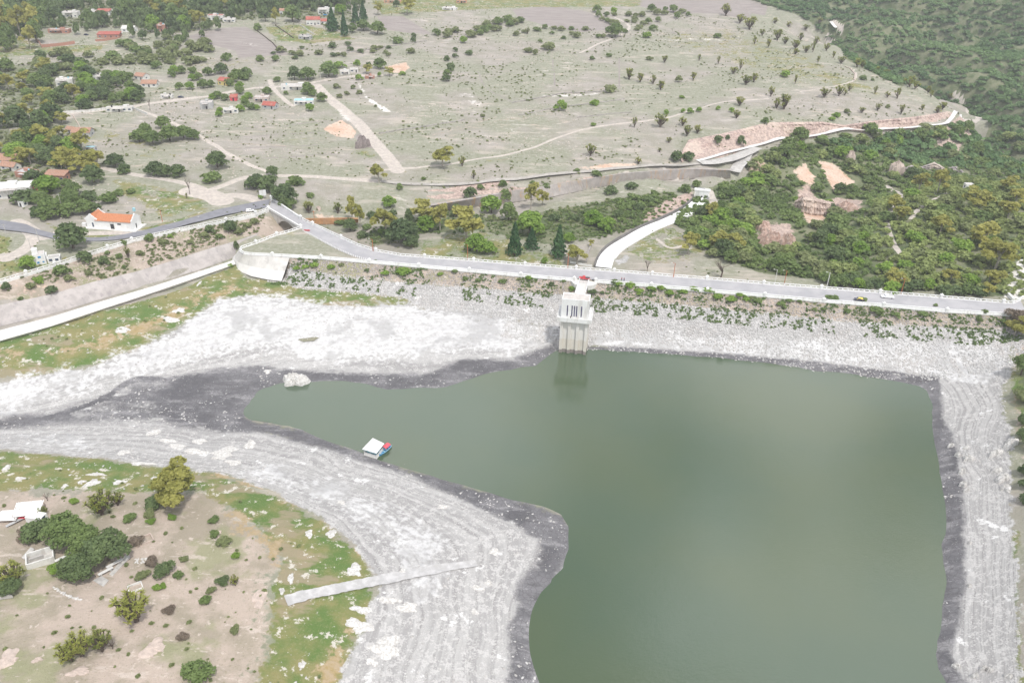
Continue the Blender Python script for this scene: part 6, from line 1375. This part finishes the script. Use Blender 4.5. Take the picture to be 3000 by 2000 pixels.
scat('in the crater field left of the pale pasture', [(1720,25),(1900,25),(2080,40),(2060,60),(1880,80),(1740,60)], 16, 'ssb', (14,26), (.7,.9), 13)
RV = 'bdkugskukvs'
scat('in the ravine thicket nearest the outlet channel', [(1960,680),(2030,640),(2110,620),(2200,640),(2220,700),(2180,790),(2080,760)], 30, RV, (40,62), (.6,.85), 22, [(1985,668,48), (2035,642,45), (2050,620,40)])
scat('on the ravine side below the spillway chute', [(2050,610),(2180,530),(2240,450),(2330,420),(2330,470),(2250,560),(2210,620),(2100,625)], 24, RV, (32,50), (.6,.85), 20, [(2060,600,40)])
scat('in the ravine bottom under the red cliffs', [(2220,730),(2340,730),(2400,640),(2500,620),(2540,660),(2560,790),(2450,820),(2260,810)], 30, RV, (40,60), (.55,.8), 21, [])
scat('on the rocky side below the upper canal', [(2340,445),(2480,405),(2700,395),(2840,372),(2880,395),(2760,415),(2560,480),(2520,540),(2480,500),(2400,470)], 26, RV, (30,46), (.6,.85), 19, [(2450,510,40)])
scat('in the gully left of the green knoll', [(2380,560),(2450,570),(2540,545),(2680,500),(2900,430),(3000,400),(3000,520),(2700,540),(2560,600),(2420,640)], 24, RV, (30,46), (.6,.8), 20, [(2480,590,45)])
scat('on the green knoll, left half', [(2560,620),(2680,560),(2740,640),(2760,760),(2740,860),(2560,840),(2540,720)], 30, 'kukvkskkko', (40,60), (.5,.75), 22, [(2620,700,22)])
scat('on the green knoll, right half', [(2690,560),(2820,540),(3000,545),(3000,680),(2930,790),(2940,870),(2760,862),(2760,700)], 34, 'kukvkskkko', (40,60), (.5,.75), 22, [])
scat('in front of the knoll behind the dam railing', [(2380,835),(2460,830),(2700,850),(2900,872),(2900,880),(2560,858),(2380,842)], 16, 'bghu', (36,52), (.6,.8), 22, [])
def ordn(k):
    w = ['first','second','third','fourth','fifth','sixth','seventh','eighth','ninth','tenth','eleventh','twelfth']
    return w[k-1] if k <= 12 else f"{k}{'th' if 10 <= k % 100 <= 20 else {1:'st',2:'nd',3:'rd'}.get(k % 10,'th')}"
for (desc, where), L_ in PLANTS.items():
    L_.sort(key=lambda t: t[1])
    for k, (o, _) in enumerate(L_):
        o['label'] = f"{desc} {where}"+('' if len(L_) == 1 else f", {ordn(k+1)} from the left")
        if len(L_) > 1: o['group'] = f"{desc}s {where}"

# ------------------------------------------------------------------ uncountable cover: woods, thicket, weeds, stones
def zv(k, x, y):
    j = np.clip(np.searchsorted(ys, y), 0, len(ys)-1); c = np.clip(((x/hw[j]+1)/2*(NC-1)).round().astype(int), 0, NC-1)
    return zones[k][j*NC+c]
def stuffmesh(name, x, y, rr, hh, tmplV, tmplF, tmplT, matr, rs, sink=.1, big=0):
    n = len(x); z = zat(x, y); a = rs.rand(n)*6.28; ca, sa = np.cos(a), np.sin(a); nt_ = len(tmplV)
    X = tmplV[None, :, 0]*ca[:, None]-tmplV[None, :, 1]*sa[:, None]; Y = tmplV[None, :, 0]*sa[:, None]+tmplV[None, :, 1]*ca[:, None]
    V = np.stack([x[:, None]+X*rr[:, None], y[:, None]+Y*rr[:, None], z[:, None]+(tmplV[None, :, 2]-sink)*hh[:, None]], 2).reshape(-1, 3)
    F_ = (tmplF[None]+(np.arange(n)*nt_)[:, None, None]).reshape(-1, tmplF.shape[1])
    bs_ = rs.rand(n)*.65
    if big: bs_ = .35*rs.rand(n)+.75*np.clip((noise2(x, y, big, 91, 3)-.3)*2.2, 0, 1)-.1
    t_ = np.clip(np.repeat(bs_, len(tmplF))+np.tile(tmplT*.4, n), 0, 1); return npmesh(name, V, F_, matr, None, t_)
rs = np.random.RandomState(42)
bV, bF, bT, _ = mk_bush(7, 46, .15); sV, sF, sT, _ = mk_bush(8, 12, .28); mV, mF, mT, _ = mk_bush(9, 70, .12)
def cand(n, x0, x1, y0, y1): return rs.uniform(x0, x1, n), rs.uniform(y0, y1, n)
x, y = cand(26000, 230, 1000, 590, 1500)
ok = (zv(FOREST, x, y) > .5) & (x < .72*y+60); x, y = x[ok][:11000], y[ok][:11000]; r_s = rs.uniform(3.6, 8.0, len(x))*(.75+.5*noise2(x, y, 60, 8, 2))
o = stuffmesh('hillside_woodland', x, y, r_s, r_s*rs.uniform(.55, .85, len(x)), bV, bF, bT, LEAF['h'], rs, .0, 60); tag(o, 'dense dark green wood covering the far hillside beyond the ravine', 'woodland', None, 'stuff')
x, y = cand(30000, 60, 560, 330, 660); ok = (zv(FOREST, x, y) > .62) & (zv(ROCK, x, y) < .3) & (zv(EARTH, x, y) < .3) & (zv(DIRT, x, y) < .2); x, y = x[ok][:7500], y[ok][:7500]; r_s = rs.uniform(1.4, 4.8, len(x))
kn = sdf(np.stack([x, y], 1), gpoly([(2560,600),(2700,545),(2999,540),(2999,870),(2560,850)])) < 0
for m_k, lf, nm_, lb_ in ((~kn, 'b', 'ravine_undergrowth', 'mixed low undergrowth filling the ravine between the trees'), (kn, 'k', 'knoll_undergrowth', 'pale yellowish green brush covering the knoll right of the ravine')):
    o = stuffmesh(nm_, x[m_k], y[m_k], r_s[m_k], r_s[m_k]*rs.uniform(.5, .9, int(m_k.sum())), mV, mF, mT, LEAF[lf], rs, .0, 25); tag(o, lb_, 'undergrowth', None, 'stuff')
x, y = cand(30000, -260, 120, 370, 520); ok = (zv(FOREST, x, y) > .42) & (zv(DIRT, x, y) < .2); x, y = x[ok][:1400], y[ok][:1400]; r_s = rs.uniform(.9, 2.4, len(x))
o = stuffmesh('park_undergrowth', x, y, r_s, r_s*.6, mV, mF, mT, LEAF['b'], rs, .0); tag(o, 'low green scrub between the park trees below the dam', 'undergrowth', None, 'stuff')
x, y = cand(60000, -900, 60, 420, 1200); ok = (zv(FOREST, x, y) > .3) & (x > -.75*y-20) & (zv(DIRT, x, y) < .2); x, y = x[ok][:4500], y[ok][:4500]; r_s = rs.uniform(.9, 3.6, len(x))
o = stuffmesh('village_undergrowth', x, y, r_s, r_s*.6, mV, mF, mT, LEAF['s'], rs, .0); tag(o, 'low grey green scrub between the village trees', 'undergrowth', None, 'stuff')
x, y = cand(40000, -1100, -60, 700, 1500); d_ = raydir(0, 0)
pj = lambda x, y: (lambda dx, dy, dz: (1500+F*(dx*rt[0]+dy*rt[1]+dz*rt[2])/(dx*fwd[0]+dy*fwd[1]+dz*fwd[2]), 1000-F*(dx*up[0]+dy*up[1]+dz*up[2])/(dx*fwd[0]+dy*fwd[1]+dz*fwd[2])))(x, y, zat(x, y)-CAMZ)
hl = pz([(80,100),(330,88),(440,100),(600,96),(690,52),(1000,34),(1060,50),(1080,-40),(-100,-60),(-100,80)], 28)
hx = np.array([(g_.x, g_.y) for g_ in [g1(h_[2], h_[3]) for h_ in H if h_[3] < 135]])
ok = sdf(np.stack([x, y], 1), hl) < 0; x, y = x[ok], y[ok]
ok = np.min(np.hypot(x[:, None]-hx[None, :, 0], y[:, None]-hx[None, :, 1]+9), 1) > 17; x, y = x[ok][:1300], y[ok][:1300]; r_s = rs.uniform(4, 8.5, len(x))
o = stuffmesh('far_village_woodland', x, y, r_s, r_s*rs.uniform(1.2, 2.0, len(x)), mV, mF, mT, LEAF['d'], rs, .0); tag(o, 'far mass of mixed trees between the houses along the top edge', 'woodland', None, 'stuff')
x, y = cand(60000, -420, 420, 480, 1000); nn = noise2(x, y, 55, 77, 3); ok = (nn > .60) & (np.abs(x) < .7*y) & (zv(FIELD, x, y) < .2) & (zv(DIRT, x, y) < .1) & (zv(FOREST, x, y) < .3) & (zat(x, y) > 1.5); x, y = x[ok][:1000], y[ok][:1000]; r_s = rs.uniform(.6, 2.1, len(x))
o = stuffmesh('pasture_scrub', x, y, r_s, r_s*.7, bV, bF, bT, LEAF['s'], rs, .0); tag(o, 'low scrub in loose patches on the eroded pasture', 'scrub', None, 'stuff')
x, y = cand(60000, -500, 420, 420, 1000); nn = noise2(x*.6, y*1.3, 30, 78, 3); ok = (nn > .60) & (zv(FIELD, x, y) < .2) & (zv(DIRT, x, y) < .1) & (zv(FOREST, x, y) < .3) & (zat(x, y) > 1.); PSX, PSY = x[ok][:5000], y[ok][:5000]
# tufts on pasture and tan hill
x, y = cand(16000, -700, 560, 120, 1000); z_ = zat(x, y)
ok = (np.abs(x) < .72*y+30) & (z_ > -8.5) & (zv(MUD, x, y) < .1) & (zv(PALE, x, y) < .2) & (zv(FIELD, x, y) < .3) & (zv(DIRT, x, y) < .2) & (sdf(np.stack([x, y], 1), DAMPOLY) > .5) & (noise2(x, y, 35, 21, 2) > .44)
ok &= ~((x < -20) & (x > -340) & (sdf(np.stack([x, y], 1), np.vstack([cT, cS[::-1]])) < 8))
x, y = x[ok][:6500], y[ok][:6500]; r_s = rs.uniform(.3, 1.0, len(x)); o = stuffmesh('grass_tufts', x, y, r_s, r_s*.7, sV, sF, sT, LEAF['s'], rs, .0); tag(o, 'small dry tufts dotted over the pastures', 'grass', None, 'stuff')
hx_, hy_ = [], []
for l_ in ([(985,160),(1060,152),(1130,140),(1250,123)], [(1110,394),(1200,380),(1360,354)], [(1500,304),(1640,277),(1770,272)], [(1520,340),(1680,312),(1830,292)], [(480,390),(700,372),(1000,354)], [(580,407),(800,397),(960,390)], [(640,472),(800,464),(980,454)], [(1250,560),(1450,545),(1700,520)],
           [(2250,356),(2450,362),(2750,335)], [(1500,92),(1640,78),(1760,90)], [(1960,98),(2160,112)], [(1500,150),(1700,160),(1900,150)], [(1900,440),(1700,465),(1400,500)], [(560,170),(700,185),(850,175)], [(100,340),(300,320),(330,318)], [(240,345),(330,420),(380,460)], [(1960,200),(2150,180),(2350,150)]):
    L_ = resample(smooth(gpoly(l_), 1), 2.); k_ = rs.randint(0, len(L_), 46); q = L_[k_]+rs.randn(46, 2)*[3., 4.5]; hx_.append(q[:, 0]); hy_.append(q[:, 1])
x, y = np.concatenate(hx_), np.concatenate(hy_); r_s = .4+1.7*rs.rand(len(x))**2
o = stuffmesh('field_edge_scrub', x, y, r_s, r_s*.75, bV, bF, bT, LEAF['s'], rs, .0); tag(o, 'scrub growing along the field edges and terrace lines', 'scrub', None, 'stuff')
# weeds on the riprap
UA = wUL
def along(L, n):
    L = resample(L, 1.); k = rs.randint(0, len(L)-1, n); return L[k]+(L[k+1]-L[k])*rs.rand(n, 1), (L[k+1]-L[k])/(np.linalg.norm(L[k+1]-L[k], axis=1)[:, None]+1e-9), k/len(L)
p, T_, f_ = along(UA, 22000); dd_ = rs.uniform(1.0, 20, 22000); q = p+np.stack([T_[:, 1], -T_[:, 0]], 1)*dd_[:, None]
ok = (noise2(q[:, 0], q[:, 1], 14, 31, 2) > .42-.08*(q[:, 0] > 40)) & (noise2(q[:, 0], q[:, 1], 2.2, 32, 2) > .46) & (rs.rand(22000) < .8) & (((dd_ < 6)) | ((dd_ > 7.) & (dd_ < 15)))
q = q[ok][:9000]; r_s = rs.uniform(.25, .8, len(q)); o = stuffmesh('riprap_weeds', q[:, 0], q[:, 1], r_s, r_s*.8, sV, sF, sT, LEAF['w'], rs, .0); tag(o, 'green weeds growing between the stones of the dam face', 'weeds', None, 'stuff')
slp = np.vstack([pz(PARW, -.5), pz(LTOP, -4.7)[::-1]])
x, y = cand(40000, -330, -80, 330, 460); ok = sdf(np.stack([x, y], 1), slp) < -1.2; SLX, SLY = x[ok], y[ok]; x, y = SLX[:1100], SLY[:1100]; ok = noise2(x, y, 9, 55, 2) > .47; x, y = x[ok], y[ok]; r_s = rs.uniform(.4, 1.6, len(x))
o = stuffmesh('slope_scrub', x, y, r_s, r_s*.7, bV, bF, bT, LEAF['s'], rs, .0); tag(o, 'dry scrub on the rock slope below the left railing', 'scrub', None, 'stuff')
# stones
iv = np.array([(0,0,1),(.89,0,.45),(.28,.85,.45),(-.72,.53,.45),(-.72,-.53,.45),(.28,-.85,.45),(.72,.53,-.45),(-.28,.85,-.45),(-.89,0,-.45),(-.28,-.85,-.45),(.72,-.53,-.45),(0,0,-1)])*[1, .8, .7]
iv = iv*(1+.25*np.random.RandomState(2).randn(12, 1)*.6)
iF = np.array([(0,1,2),(0,2,3),(0,3,4),(0,4,5),(0,5,1),(1,6,2),(2,7,3),(3,8,4),(4,9,5),(5,10,1),(6,7,2),(7,8,3),(8,9,4),(9,10,5),(10,6,1),(11,7,6),(11,8,7),(11,9,8),(11,10,9),(11,6,10)])
iT = np.random.RandomState(1).rand(20)
def stone_mat(name, c1, c2):
    m, t, b = nt(name); q = NB(t); at = q.n('ShaderNodeAttribute'); at.attribute_name = 'tint'
    c = q.mix(at.outputs['Fac'], c1, c2); c = q.mix(q.m('MULTIPLY', q.step(q.noise(.12, 3), .4, .65), .35), c, (.5, .46, .43)); q.l(c, b.inputs['Base Color']); b.inputs['Roughness'].default_value = .95; return m
STW = stone_mat('white_stones', (.34, .33, .32), (.68, .67, .66)); STG = stone_mat('riprap_stones', (.22, .20, .185), (.48, .44, .41))
r_s = rs.uniform(.3, .95, len(PSX)); o = stuffmesh('pasture_stones', PSX, PSY, r_s, r_s*.6, iv, iF, iT, stone_mat('pasture_stone', (.42, .35, .30), (.66, .60, .55)), rs, .0); tag(o, 'pale stones breaking through the eroded pasture', 'stones', None, 'stuff')
x, y = SLX[1500:4000], SLY[1500:4000]; r_s = rs.uniform(.2, .7, len(x)); o = stuffmesh('slope_rubble', x, y, r_s, r_s*.7, iv, iF, iT, stone_mat('slope_stone', (.36, .27, .23), (.62, .54, .48)), rs, .0); tag(o, 'broken rock littering the slope below the left railing', 'rubble', None, 'stuff')
p, T_, f_ = along(UA[:], 42000); dd_ = rs.uniform(.8, 36, 42000)**1.0; q = p+np.stack([T_[:, 1], -T_[:, 0]], 1)*dd_[:, None]; zz = zat(q[:, 0], q[:, 1])
ok = (zz > WATER-.2) & ((zz > WATER+1.5) | (rs.rand(len(zz)) < .22)) & (zv(GREEN, q[:, 0], q[:, 1]) < .5) & ((dd_ < 21) | (q[:, 0] > -5)); q = q[ok][:26000]; dd_ = dd_[ok][:26000]
r_s = .17+.5*rs.rand(len(q))**1.6; up_ = dd_ < 8
o = stuffmesh('riprap', q[up_, 0], q[up_, 1], r_s[up_], r_s[up_], iv, iF, iT, STG, rs, .0); tag(o, 'grey and tan rubble stones of the upper dam face', 'riprap', None, 'stuff')
o = stuffmesh('riprap', q[~up_, 0], q[~up_, 1], r_s[~up_], r_s[~up_], iv, iF, iT, STW, rs, .0); tag(o, 'bleached white rubble stones of the lower dam face', 'riprap', None, 'stuff')
x, y = cand(60000, -300, 320, 120, 420); z_ = zat(x, y); ok = (z_ > WATER+.05) & ((zv(PALE, x, y) > .5) | (zv(GREEN, x, y) > .5) & (rs.rand(len(x)) < .25)) & (np.abs(x) < .75*y+20) & (noise2(x, y, 16, 41, 3) > .52); x, y = x[ok][:7500], y[ok][:7500]
r_s = .12+.55*rs.rand(len(x))**3.; o = stuffmesh('scattered_stones', x, y, r_s, r_s*.7, iv, iF, iT, STW, rs, .0); tag(o, 'white stones strewn over the bleached lake bed', 'stones', None, 'stuff')
x, y = cand(9000, 190, 300, 120, 340); z_ = zat(x, y); ok = (z_ > WATER-.1) & (zv(PALE, x, y) > .4); x, y = x[ok][:2600], y[ok][:2600]
r_s = .18+.9*rs.rand(len(x))**3.; o = stuffmesh('bank_stones', x, y, r_s, r_s*.7, iv, iF, iT, STW, rs, .0); tag(o, 'white stones strewn over the right bank', 'stones', None, 'stuff')

ROCKP2 = mat('red_rock', (.56, .42, .35), .95, .1, .6, col2=(.38, .25, .20), bump=.5, stain=(.27, .22, .19))
# ------------------------------------------------------------------ outcrops and boulders
def rock(name, label, px, py, w, h, matr, flat=True, group=None, cat='rock', rise=None):
    p = g1(px, py+h*.1); sc = pxm(p); dep = math.atan2(CAMZ-p.z, p.y); W = w*sc/2; Dp = max(.5, h*sc/math.sin(dep)/2) if flat else W*.9; rs_ = np.random.RandomState(int(px*7+py) % 9999)
    nr, na = 6, 26; V = []; ph = rs_.rand(4)*6.28; hh = (rise or (.3+.05*W)) if flat else max(.5, h*sc*.8)
    am = [1+.22*math.sin(2*a+ph[0])+.16*math.sin(3*a+ph[1])+.12*math.sin(5*a+ph[2])+.08*rs_.randn() for a in np.linspace(0, 6.28, na, False)]
    for i in range(nr):
        f = 1-i/nr; zt = hh*(1-f**4) if flat else hh*math.sqrt(max(0, 1-f*f))
        for j in range(na):
            a = 6.2832*j/na; x = W*am[j]*f*math.cos(a); y = Dp*am[j]*f*math.sin(a)
            V.append((x+rs_.randn()*.04*W*f, y+rs_.randn()*.04*Dp*f, float(zat(p.x+x, p.y+y)[0])-p.z+(zt if i else -.25)+rs_.randn()*.10*hh*(i > 0)))
    V.append((0, 0, float(zat(p.x, p.y)[0])-p.z+hh)); c_ = len(V)-1
    Fc = [(i*na+j, i*na+(j+1) % na, (i+1)*na+(j+1) % na, (i+1)*na+j) for i in range(nr-1) for j in range(na)]+[((nr-1)*na+j, (nr-1)*na+(j+1) % na, c_) for j in range(na)]
    o = meshobj(name, V, Fc, matr); o.location = p; tag(o, label, cat, group); return o
def rocks(name, desc, L, matr, flat, cat, group):
    L = sorted(L)
    for k, a in enumerate(L): rock(name, f"{desc}, {ordn(k+1)} from the left", *a, matr, flat, group, cat)
rocks('limestone_outcrop', 'flat white outcrop on the grey bed behind the tall eucalyptus', [(451,1265,38,24),(492,1289,46,16),(520,1305,48,26),(583,1291,48,18),(570,1320,75,22),(658,1320,72,44),(683,1352,58,20),(732,1300,40,28),(362,1323,40,20),(417,1357,66,15),(640,1340,40,14)], ROCKW, True, 'rock outcrop', 'outcrops on the grey bed')
rocks('limestone_outcrop', 'flat white limestone outcrop in the green rim grass', [(283,1389,54,9),(270,1412,46,26),(350,1411,44,14),(457,1399,30,14),(20,1368,26,18),(60,1400,30,14),(190,1422,20,14),(240,1410,24,12)], ROCKW, True, 'rock outcrop', 'outcrops in the rim grass')
rocks('limestone_outcrop', 'white limestone outcrop near the pale boat ramp', [(1038,1666,52,34),(826,1728,20,18),(852,1690,20,30),(1058,1783,58,24),(1051,1828,74,42),(1140,1756,74,18),(1195,1776,64,28),(1130,1888,100,56),(1090,1935,34,26),(885,1944,20,24),(1180,1672,26,16),(970,1560,34,24),(905,1560,26,24)], ROCKW, True, 'rock outcrop', 'outcrops near the boat ramp')
rocks('limestone_outcrop', 'small white limestone outcrop on the bleached point', [(1447,1614,36,18),(1400,1720,40,14),(1297,1483,40,12),(1390,1790,24,16),(1430,1705,26,12),(1190,1360,20,8),(1000,1470,30,10)], ROCKW, True, 'rock outcrop', 'outcrops on the bleached point')
rocks('pink_outcrop', 'smooth pale pink rock slab in the tan hill', [(760,1745,36,70),(448,1893,66,58),(20,1925,70,60),(640,1560,20,20),(110,1930,30,18),(230,1965,70,26)], ROCKP, True, 'rock outcrop', 'pink slabs on the tan hill')
rocks('limestone_outcrop', 'white stone patch in the green strip before the sill', [(525,908,32,16),(500,935,48,16),(360,965,50,14),(583,830,9,14),(85,995,12,6),(198,951,9,5),(342,905,8,4),(457,897,9,4)], ROCKW, True, 'rock outcrop', 'stone patches before the sill')
rocks('boulder', 'white boulder on the right bank', [(2784,1306,16,14),(2804,1334,14,18),(2817,1382,18,20),(2820,1420,20,18),(2836,1344,26,18),(2830,1312,16,10),(2915,1328,32,18),(2918,1378,24,14),(2936,1402,34,22),(2945,1430,30,18),(2801,1950,20,14),(2879,1957,18,18),(2898,1962,16,16),(2854,1980,18,20),(2953,1980,18,16),(2960,1300,40,22),(2830,1436,14,14),(2840,1590,12,10),(2840,1715,14,10)], ROCKW, False, 'boulder', 'boulders on the right bank')
rock('boulder', 'big jagged white rock standing in the shallow end of the lake', 866, 1118, 64, 34, ROCKW, False, None, 'boulder', None)
rock('boulder', 'small white rock on the mud left of the jagged lake rock', 783, 1088, 24, 9, ROCKW, True, None, 'boulder')
rock('boulder', 'rounded pink boulder in the ravine right of the gate house', 2153, 622, 30, 18, ROCKP, False, None, 'boulder')
rock('boulder', 'pale boulder on the slope right of the bridge', 934, 612, 16, 10, ROCKP, False, None, 'boulder')
rock('boulder', 'layered grey pink rock tower below the upper canal', 2622, 505, 36, 46, ROCKP, False, None, 'boulder')
rock('boulder', 'layered pink rock knob left of the rock tower', 2490, 468, 26, 36, ROCKP, False, None, 'boulder')
rock('earth_mound', 'large dark spoil mound beside the white dirt track', 1062, 425, 44, 36, mat('dark_spoil', (.26, .22, .21), .95, .15, .8), False, None, 'mound')
rock('earth_mound', 'pale pink spoil mound at the canal bend', 2215, 497, 44, 26, mat('pink_spoil', (.6, .45, .35), .95, .1, .8), False, None, 'mound')
for k, a in enumerate([(2262,712,70,44),(2302,722,50,56),(2235,668,60,26),(2385,612,40,40),(2470,612,60,30),(2345,600,34,36)]):
    rock('cliff_rock', ['broad pink rock face in the ravine right of the pink boulder','tall reddish rock buttress at the right end of the rock face','flat topped pale rock shelf above the broad pink face','narrow rock rib on the cut slope left of the knoll','pale scree rock at the foot of the bare earth chute','upper rock rib below the first bare earth patch'][k], *a, ROCKP2, False, None, 'rock')
def cliff(name, top, base, matr, rows=9, N=170, amp=1.3, seed=5):
    T_ = lineres(top, N); B_ = lineres(base, N); V = []; rq = np.random.RandomState(seed); col = np.convolve(rq.randn(N+8), np.ones(5)/5, 'same')[4:-4]*amp
    for r in range(rows+1):
        f = r/rows; q = T_*(1-f)+B_*f; j = rq.randn(N)*.28*amp; st_ = .5*amp*((r % 3) == 1)
        out_ = (.5+abs(math.sin(f*3.1))*.6)+col*(math.sin(f*3.14)*.9+.1)+j+st_
        d_ = -q[:, :2]/np.linalg.norm(q[:, :2], axis=1)[:, None]; q = q.copy(); q[:, :2] += d_*out_[:, None]
        if r == 0: q[:, 2] -= .2; q[:, :2] -= d_*1.5
        if r == rows: q[:, 2] -= .8
        V.append(q)
    V = np.stack(V, 1).reshape(-1, 3); c1 = rows+1
    o = meshobj(name, V, [(i*c1+k, i*c1+k+1, (i+1)*c1+k+1, (i+1)*c1+k) for i in range(N-1) for k in range(rows)], matr); return tag(o, kind='structure')
def cliff_mat(name, a_, b_, c_):
    m, t, b = nt(name); q = NB(t); v = q.noise(.5, 5, .75, sx=(1, 1, .22)); h_ = q.noise(.5, 4, .7, sx=(.3, .3, 2.2))
    c = q.mix(q.step(v, .38, .60), a_, b_); c = q.mix(q.m('MULTIPLY', q.step(h_, .54, .64), .6), c, c_); c = q.mix(q.m('MULTIPLY', q.step(q.noise(.05, 3), .5, .6), .5), c, (.66, .55, .46))
    q.l(c, b.inputs['Base Color']); b.inputs['Roughness'].default_value = .95; q.bump(v, .8, .8, b); return m
CL1 = [(1992,458,.2),(2017,411,4.8),(2106,395,6.5),(2186,376,8),(2250,360,9.6),(2409,358,7.6),(2473,368,4.8),(2569,354,5.6),(2696,341,6),(2792,325,4.5)]
cliff('rock_cliff', np.array([list(plane(x_, y_, z_))+[z_+.3] for x_, y_, z_ in CL1]), np.array([list(plane(x_, y_, -1.2))+[-1.4] for x_, y_ in [(1998,473),(2040,464),(2110,448),(2170,434),(2250,411),(2340,401),(2409,394),(2537,384),(2665,374),(2740,366),(2792,350)]]), cliff_mat('pink_cliff', (.30, .22, .20), (.58, .45, .39), (.40, .26, .22)))
gb = ground([2640,2665,2700,2735,2770,2800,2825], [500,503,498,494,499,502,506])
gt_ = gb.copy(); gt_[:, 2] += [.5,4.5,2.2,4.6,1.5,3.6,.4]; gt_[:, 1] += 1.2
cliff('rock_ledge', gt_, gb, cliff_mat('grey_ledge', (.20, .18, .18), (.44, .39, .37), (.28, .23, .21)), 7, 120, 1.6, 9)
gb = ground([2330,2350,2380,2420,2450], [612,622,630,630,618]); gt_ = gb.copy(); gt_[:, 2] += [4,9,10,8,4]; gt_[:, 1] += 4
cliff('rock_ledge', gt_, gb, cliff_mat('pink_ledge', (.32, .24, .21), (.62, .50, .43), (.45, .33, .27)), 8, 60, 1.6, 11)
# stone rows of the picnic place
t_ = empty('stone_row', g1(195,1735)); tag(t_, 'curved row of white painted stones on the tan hill', 'stone row')
for k in range(14):
    f = k/13; q = g1(158+78*f, 1720+35*f+6*math.sin(f*3)); me = bpy.data.meshes.new('stone'); me.from_pydata([tuple(v*(.45+.1*(k % 3))) for v in iv], [], [tuple(f_) for f_ in iF]); me.materials.append(ROCKW); o = link(bpy.data.objects.new('stone', me), t_); o.location = q-t_.location; o.rotation_euler = (0, 0, k)
t_ = empty('stone_heap', g1(410,1642)); tag(t_, 'heap of loose white stones right of the long slab', 'stone heap')
for k in range(16):
    q = g1(390+rnd.random()*46, 1634+rnd.random()*16); me = bpy.data.meshes.new('stone'); me.from_pydata([tuple(v*(.3+.3*rnd.random())) for v in iv], [], [tuple(f_) for f_ in iF]); me.materials.append(ROCKW); o = link(bpy.data.objects.new('stone', me), t_); o.location = q-t_.location; o.rotation_euler = (0, 0, k)

# ------------------------------------------------------------------ haze
zt_ = float(ZG.max())+8; xb = float(hw[-1])+30; yb = float(ys[-1])+30
hz = MB().prism([(-xb, -60.), (xb, -60.), (xb, yb), (-xb, yb)], float(ZG.min())-1.5, max(zt_, CAMZ+20)).build('haze', None)
hm_ = bpy.data.materials.new('haze'); hm_.use_nodes = True; t = hm_.node_tree; t.nodes.remove(t.nodes['Principled BSDF'])
pv = t.nodes.new('ShaderNodeVolumePrincipled'); pv.inputs['Density'].default_value = .00015; pv.inputs['Color'].default_value = (.93, .95, 1, 1); pv.inputs['Anisotropy'].default_value = 0
t.links.new(pv.outputs[0], t.nodes['Material Output'].inputs['Volume']); hz.data.materials.append(hm_); tag(hz, kind='stuff'); tag(hz, 'thin pale air haze over the whole valley', 'haze')
